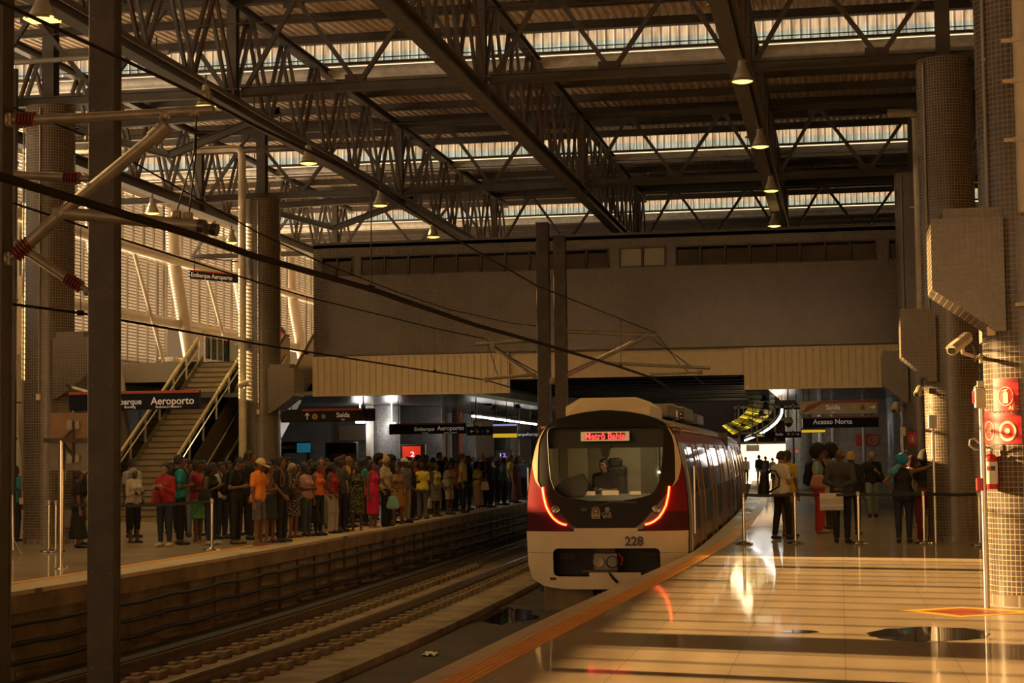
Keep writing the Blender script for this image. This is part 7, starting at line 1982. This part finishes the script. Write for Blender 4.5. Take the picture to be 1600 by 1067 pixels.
person(503, 826, 714, 10, 'man with glasses in a dark red shirt facing the camera', 'l', 'm', 'buzz', top=('tee', (.2, .02, .02)), bot=('trousers', (.2, .18, .15)), h=NF, face=True)
person(520, 833, 723, 80, 'woman in a red sleeveless top and pale jeans with a long ponytail', 'd', 'f', 'pony', top=('tank', (.34, .015, .03)), bot=('wide', (.42, .40, .36)), arms=('bent', 'low'), h=.0135, g=1.05)
person(532, 831, 714, 70, 'man in a dark grey shirt resting a hand on his chin', 'd', 'm', 'short', top=('tee', (.07, .07, .07)), bot=('trousers', K), arms=('face', 'face'), h=NF)
person(546, 824, 712, 60, 'bald man in a yellow shirt behind the grey shirt', 'm', 'm', 'none', top=('tee', (.5, .34, .04)), bot=('trousers', K), h=NF)
person(558, 829, 723, 12, 'woman in a cream cardigan over a long dark green flowered dress', 'd', 'f', 'short', top=('dress', (.03, .03, .02), FLOR), bot=(.42, K), shoe=('sandal', (.3, .2, .1)), arms=('bent', 'bent'), h=NF, face=True)
person(571, 822, 716, 110, 'person in a teal shirt with dark straps behind the pink dress', 'd', 'm', 'short', top=('tee', (.02, .25, .2)), bot=('trousers', K), h=NF, bag=BP(K, 'black backpack on the person in teal behind the pink dress'))
person(583, 825, 720, 72, 'woman in a long hot pink dress with long black hair', 'm', 'f', 'long', top=('dress', (.68, .015, .10)), bot=(.36, K, 0, .15), shoe=('sandal', (.5, .4, .3)), arms=('down', 'bent'), h=.0135, head=(-.1, 0))
person(603, 822, 713, 82, 'woman with bleached hair in a white shirt and black trousers', 'm', 'f', 'bun', 'blond', top=('tee', (.5, .42, .28)), bot=('wide', K), arms=('bent', 'bent'), head=(.3, 0), h=NF, bag=('plastic', (.22, .42, .40), 'pale blue plastic bag held by the woman with bleached hair', -1))
person(613, 818, 716, 70, 'tall woman in black behind the bleached hair', 'd', 'f', 'afro', top=('tee', K), bot=('trousers', K), h=NF)
person(622, 819, 727, 12, 'smiling young woman in a tan top and mustard skirt', 'm', 'f', 'bun', top=('tank', (.26, .14, .06)), bot=('skirt', (.42, .20, .035)), shoe=('sandal', K), h=.0135, face=True, arms=('down', 'bent'))
person(633, 817, 716, 60, 'man in a white cap, grey shirt and beige trousers', 'd', 'm', 'cap', top=('tee', GR), bot=('trousers', (.36, .30, .2)), hold=(.6, .55, .45), h=NF, bag=('plastic', (.4, .02, .02), 'red bag hanging in front of the man in the white cap', -1))
person(643, 813, 722, 80, 'man in a black shirt and dark shorts right of the white cap', 'd', 'm', 'short', top=('tee', K), bot=('trousers', K), h=NF, arms=('bent', 'low'))
person(648, 808, 717, 70, 'woman in a coral red top with long black hair', 'm', 'f', 'long', top=('tee', (.45, .04, .03)), bot=('trousers', K), h=NF)
person(661, 811, 723, 176, 'person in a bright yellow shirt and grey trousers seen from behind', 'd', 'f', 'short', top=('tee', (.58, .45, .03)), bot=('wide', (.09, .085, .075)), h=.0135, g=1.1, bag=[('tote', (.42, .36, .3), 'pale carrier bag in the hand of the person in bright yellow', -1), ('crossbody', K, 'black crossbody bag of the person in bright yellow', 1)])
person(673, 804, 720, 60, 'woman in a dark top beside the bright yellow shirt', 'd', 'f', 'long', top=('tee', (.05, .03, .03)), bot=('trousers', K), h=NF)
person(682, 807, 723, 60, 'woman in a lime green top and grey skirt', 'd', 'f', 'short', top=('tank', (.38, .38, .07)), bot=('skirt', GR), h=NF, arms=('bent', 'bent'), shoe=('sandal', K))
person(688, 797, 707, 50, 'man in dark glasses and black shirt a head above his neighbours', 'm', 'm', 'short', top=('tee', K), bot=('trousers', K), h=NF)
person(702, 804, 723, 70, 'woman in a white mask, grey shirt and beige shorts', 'd', 'f', 'curly', top=('tee', (.24, .2, .16)), bot=('shorts', (.36, .28, .18)), h=NF, arms=('bent', 'bent'), bag=('shoulder', (.25, .22, .18), 'grey shoulder bag of the woman in the white mask', -1), g=1.1)
person(711, 799, 720, 70, 'woman in an orange and green shirt pointing with one hand', 'm', 'f', 'curly', 'brown', top=('tee', (.5, .16, .04)), bot=('trousers', K), h=NF, arms=('low', 'low'))
person(724, 801, 709, 95, 'man in a khaki shirt and black trousers turned towards the train', 'm', 'm', 'short', top=('tee', (.40, .30, .13)), bot=('trousers', K), h=NF, g=1.1)
person(733, 797, 712, 100, 'man in a dark jacket behind the khaki shirt', 'd', 'm', 'short', top=('jacket', (.02, .02, .025)), bot=('jeans', DEN), h=NF)
person(747, 798, 722, 75, 'woman in a yellow shirt and long beige skirt with curly hair', 'd', 'f', 'curly', top=('tee', (.52, .38, .035)), bot=('long_skirt', (.30, .2, .11)), shoe=('shoe', (.5, .36, .2)), h=NF, arms=('low', 'low'), bag=('plastic', (.4, .33, .22), 'small cream bag held by the woman in the long beige skirt', -1))
person(756, 792, 709, 70, 'bald man with glasses in a black shirt holding a phone up', 'l', 'm', 'none', top=('tee', K), bot=('trousers', K), h=NF, arms=('phone', 'phone'))
person(766, 793, 716, 72, 'man with reddish hair in a dark shirt beside the bald man', 'm', 'm', 'curly', 'red', top=('tee', (.03, .025, .025)), bot=('jeans', DEN), h=FR)
person(777, 789, 720, 70, 'woman in a violet top near the front of the train', 'd', 'f', 'bun', top=('tee', (.10, .06, .22)), bot=('jeans', DEN), h=FR)
person(788, 789, 715, 88, 'man in a light blue shirt with a black strap and green bag', 'd', 'm', 'short', top=('tee', (.30, .33, .42)), bot=('trousers', K), h=FR, bag=('shoulder', (.03, .2, .07), 'green and pale bag of the man in light blue', -1))
person(799, 785, 711, 80, 'woman in a yellow top close to the train', 'm', 'f', 'curly', 'brown', top=('tee', (.45, .33, .03)), bot=('trousers', K), h=FR)
person(807, 786, 714, 72, 'woman in a long dusty pink dress just left of the train', 'd', 'f', 'long', top=('dress', (.22, .1, .075)), bot=(.12, K, 0, .2), h=FR, shoe=('sandal', K))
person(818, 781, 715, 60, 'man in a blue shirt at the edge of the train front', 'l', 'm', 'buzz', top=('tee', (.10, .15, .28)), bot=('trousers', K), h=FR)
# heads of the rows behind
BACK = [(268, 833, 722, 20, 'short haired person in black behind the woman in red', 'd', 'm', 'short', K), (380, 836, 716, 60, 'person in a dark brown top behind the orange shirt', 'd', 'f', 'bun', (.05, .03, .02)),
        (413, 838, 720, 60, 'person in a grey top behind the flowered top', 'm', 'm', 'short', GR), (452, 830, 716, 40, 'short haired person in a black top behind the masked woman', 'd', 'f', 'curly', K),
        (468, 828, 727, 60, 'person in a white top behind the pale pink shirt', 'm', 'f', 'bun', (.4, .38, .34)), (487, 824, 718, 50, 'person in a dark blue top in the back row near the poster stand', 'd', 'm', 'short', (.02, .03, .07)),
        (511, 820, 716, 60, 'person in a light grey top behind the red sleeveless top', 'm', 'm', 'short', (.3, .29, .27)), (538, 818, 711, 80, 'person in a charcoal top in front of the dark kiosk', 'd', 'm', 'short', (.04, .04, .04)),
        (565, 815, 717, 60, 'person in a brown shirt in the back row left of the pale pipe', 'd', 'm', 'short', (.09, .05, .03)), (594, 812, 714, 40, 'person in a dark violet top in the back row', 'd', 'f', 'afro', (.05, .025, .07)),
        (642, 802, 716, 70, 'person in a maroon top under the red display', 'd', 'm', 'curly', (.12, .02, .03)), (655, 800, 712, 60, 'person in a navy top under the red display', 'm', 'f', 'curly', (.015, .02, .05)),
        (667, 796, 711, 60, 'person in a plum shirt behind the bright yellow shirt', 'd', 'm', 'short', (.08, .02, .05)), (697, 793, 714, 70, 'person in a dark green top behind the white mask', 'd', 'm', 'short', (.02, .06, .03)),
        (717, 790, 718, 60, 'person in a pale shirt behind the orange and green shirt', 'm', 'm', 'short', (.35, .33, .3)), (742, 786, 714, 60, 'person in a black top behind the curly haired woman in yellow', 'd', 'm', 'short', K),
        (772, 783, 713, 60, 'person in a cream shirt under the yellow screen', 'd', 'f', 'curly', (.4, .34, .24)), (794, 780, 713, 60, 'grey haired person in a brown top near the train', 'd', 'f', 'short', (.1, .06, .04)), (812, 778, 712, 50, 'person in a dark top hidden deepest at the train edge', 'd', 'm', 'short', (.03, .03, .03))]
BACK += [(299, 836, 721, 30, 'person in a faded green top behind the young man in red', 'm', 'f', 'curly', (.1, .14, .07)), (318, 837, 719, 60, 'person in a dark grey top behind the green patterned shorts', 'd', 'm', 'short', (.05, .05, .05)),
         (357, 838, 720, 60, 'person in a dull blue top between the man in black and the orange shirt', 'd', 'f', 'bun', (.05, .07, .12)), (430, 836, 718, 60, 'person in a rust brown top beside the khaki backpack', 'm', 'f', 'curly', (.16, .05, .025)),
         (476, 830, 722, 40, 'person in a black top deep in the row behind the pale pink shirt', 'd', 'm', 'short', K), (529, 822, 718, 60, 'person in a bottle green top behind the man with a hand on his chin', 'd', 'f', 'bun', (.015, .05, .03)),
         (552, 816, 716, 70, 'person in a black shirt behind the cream cardigan', 'd', 'm', 'short', K), (577, 812, 714, 60, 'person in a brick red top behind the hot pink dress', 'm', 'f', 'curly', (.2, .04, .025)),
         (609, 808, 712, 60, 'person in a grey blue shirt behind the bleached hair', 'm', 'm', 'short', (.09, .11, .15)), (627, 806, 718, 60, 'person in a black top behind the mustard skirt', 'd', 'f', 'bun', K),
         (637, 804, 714, 60, 'person in a tan shirt behind the man in the white cap', 'd', 'm', 'short', (.24, .16, .08)), (678, 795, 715, 60, 'person in a black top behind the lime green top', 'd', 'm', 'short', K),
         (706, 791, 716, 60, 'person in a slate grey top between the white mask and the khaki shirt', 'd', 'f', 'bun', (.08, .085, .1)), (729, 788, 716, 60, 'person in a wine red top behind the khaki shirt', 'd', 'f', 'curly', (.12, .015, .025)),
         (751, 785, 715, 60, 'person in an ochre top behind the bald man with glasses', 'm', 'm', 'short', (.28, .16, .03)), (761, 784, 717, 60, 'person in a black top right behind the reddish hair', 'd', 'm', 'buzz', K),
         (783, 781, 716, 60, 'person in a black top behind the violet top', 'd', 'm', 'short', K), (804, 779, 714, 60, 'person in a beige top behind the yellow top by the train', 'm', 'f', 'bun', (.32, .24, .15))]
for x, yf, yh, rz, lab, skn, sx_, hr, c in BACK:
    person(x, yf, yh, rz, lab, skn, sx_, hr, 'grey' if lab.startswith('grey') else 'black', top=('tee', c), bot=('trousers', K), h=FR, face=False)

# ------------------------------------------------------------------ people on the near platform
WT = person(1222, 843, 705, 132, 'man in a white shirt with a dark print, black trousers, behind the belt', 'l', 'm', 'short', top=('tee', (.62, .55, .42)), bot=('trousers', K), arms=('phone', 'phone'), head=(.35, .2), stride=.22, h=.0125, g=1.04)
r = WT['root']; S = WT['S']
def back_print(nm, quads, mt):
    m = MB()
    for x0, x1, z0, z1 in quads: m.box((((x0 + x1) / 2) * S, .128 * S + .012, ((z0 + z1) / 2) * S), ((x1 - x0) * S, .012, (z1 - z0) * S))
    m.build(nm, mt, r, local=True)
back_print('print_dark', [(.02, .13, 1.22, 1.25), (.02, .05, 1.14, 1.22), (.10, .13, 1.16, 1.22)], M['black']); back_print('print_green', [(.05, .10, 1.2, 1.22), (.02, .12, 1.25, 1.27)], colmat('green print', (.02, .12, .04))); back_print('print_yellow', [(.05, .1, 1.14, 1.2)], M['yellow']); back_print('print_lines', [(.06, .09, 1.0, 1.12)], M['conduit'])
SB = dict(WT); SB['rz'] = radians(78); SB['p'] = WT['p'] + Vector((-.13, -.05, -.12)); make_bag(SB, 'backpack', K, 'large black backpack slung at the left side of the man in the white shirt')
make_bag(WT, 'phone', 0, 'phone in the hands of the man in the white shirt', 1)
person(1233, 838, 704, 150, 'woman in a yellow top with bare legs behind the man in white', 'm', 'f', 'short', top=('tee', (.55, .38, .04)), bot=('short_shorts', (.3, .26, .2)), shoe=('sandal', K), h=NF)
person(1281, 832, 700, 84, 'woman with a big afro, pale teal top and wide red trousers', 'm', 'f', 'afro', top=('crop', (.22, .40, .38)), bot=('wide', (.55, .035, .02)), shoe=('shoe', (.5, .42, .32)), arms=('low', 'phone'), h=.0125, head=(.2, 0), bag=[BP(K, 'black backpack on the woman in red trousers'), ('shoulder', (.48, .24, .17), 'pinkish shoulder bag of the woman in red trousers', -1)])
person(1297, 826, 699, -70, 'person with an afro and white shorts facing the woman in red trousers', 'd', 'f', 'afro', top=('tee', (.16, .12, .09)), bot=('shorts', W_), shoe=('sandal', K), arms=('low', 'low'), h=NF)
BM = person(1316, 848, 702, 168, 'bald man in a charcoal sweater with hands clasped behind his back', 'd', 'm', 'none', top=('jacket', (.035, .033, .032)), bot=('trousers', K), arms=('behind', 'behind'), h=.0125, g=1.03)
person(1333, 836, 706, 165, 'person with a yellow topped head and black jacket behind the bald man', 'd', 'm', 'short', 'blond', top=('jacket', K), bot=('trousers', K), h=NF)
person(1364, 808, 706, 6, 'grey haired man in a black shirt and pale jeans looking at his phone', 'l', 'm', 'short', 'grey', top=('tee', K), bot=('jeans', (.24, .27, .23)), arms=('down', 'phone'), head=(.4, 0), stride=.18, h=.0125, face=True, bag=[('shoulder', K, 'black satchel of the grey haired man', 1), ('phone', 0, 'phone in the hand of the grey haired man', 1)])
TW = person(1413, 848, 711, 176, 'woman in a blue turban and black top with one hand on her hip', 'm', 'f', 'turban', top=('tank', K), bot=('jeans', DEN), arms=('raised', 'hip'), h=.0125, g=1.12, hold=(.012, .16, .33), bag=('shoulder', (.10, .085, .06), 'grey bag with a pale strap on the turbaned woman', -1))
S = TW['S']; 
sdf_obj('turban_tail', [P_((.06, .10, 1.5), (.16, .12, 1.4), .05, .06, YAX, .5), P_((.16, .12, 1.4), (.24, .08, 1.36), .055, .05, YAX, .5, .04), P_((.17, .05, 1.38), (.2, .02, 1.2), .05, .03, YAX, .5, .04)], colmat('turban cloth pale', (.08, .3, .38)), TW['root'], .014, scale=S)
person(1428, 824, 713, 165, 'person with dark red curly hair behind the turbaned woman', 'm', 'f', 'curly', 'red', top=('tee', (.35, .32, .26)), bot=('jeans', DEN), shoe=('shoe', (.5, .38, .22)), h=NF)
person(1449, 846, 704, 175, 'woman with dark curls, bare back and long dark red trousers beside the column', 'm', 'f', 'curly', top=('crop', K), bot=('wide', (.2, .012, .012)), shoe=('sandal', (.3, .08, .03)), arms=('down', 'bent'), h=NF)
FAR = [(1166, 756, 714, 20, 'small silhouetted person in a pale shirt at the left of the bright exit', 'm', 'm', (.4, .36, .3)), (1187, 757, 711, 150, 'silhouetted person with a dark backpack and pale trousers in the bright exit', 'd', 'm', (.03, .05, .03)), (1197, 756, 713, 160, 'silhouetted person behind the backpack in the bright exit', 'd', 'm', (.03, .03, .03)), (1208, 756, 716, 30, 'small person in a grey top at the right of the bright exit', 'd', 'f', (.2, .18, .16)),
       (1240, 762, 716, 170, 'small distant person in beige beside the dark sign post', 'm', 'f', (.3, .22, .14)), (1258, 762, 714, 175, 'small distant person in a rust red dress', 'd', 'f', (.16, .035, .02))]
for x, yf, yh, rz, lab, skn, sx_, c in FAR:
    inf = person(x, yf, yh, rz, lab, skn, sx_, 'short' if sx_ == 'm' else 'bun', top=('tee', c), bot=('trousers', (.34, .3, .24) if 'pale trousers' in lab else K) if 'dress' not in lab else ('long_skirt', c), h=.022, face=False, stride=.15)
    if 'backpack and' in lab: make_bag(inf, 'backpack', K, 'dark backpack of the silhouetted person in the bright exit')
# the driver in the cab
dp = T0 + Matrix.Rotation(HEAD, 3, 'Z') @ Vector((-.18, 1.42, -.02))
person(937, 0, 0, -25 + degrees_ if False else -22, 'train driver in dark clothes seated behind the windscreen', 'l', 'm', 'short', top=('tee', K), bot=('trousers', K), arms=('low', 'low'), h=.014, at=tuple(dp + Vector((0, 0, .0))), seated=True, face=True, H=1.66)
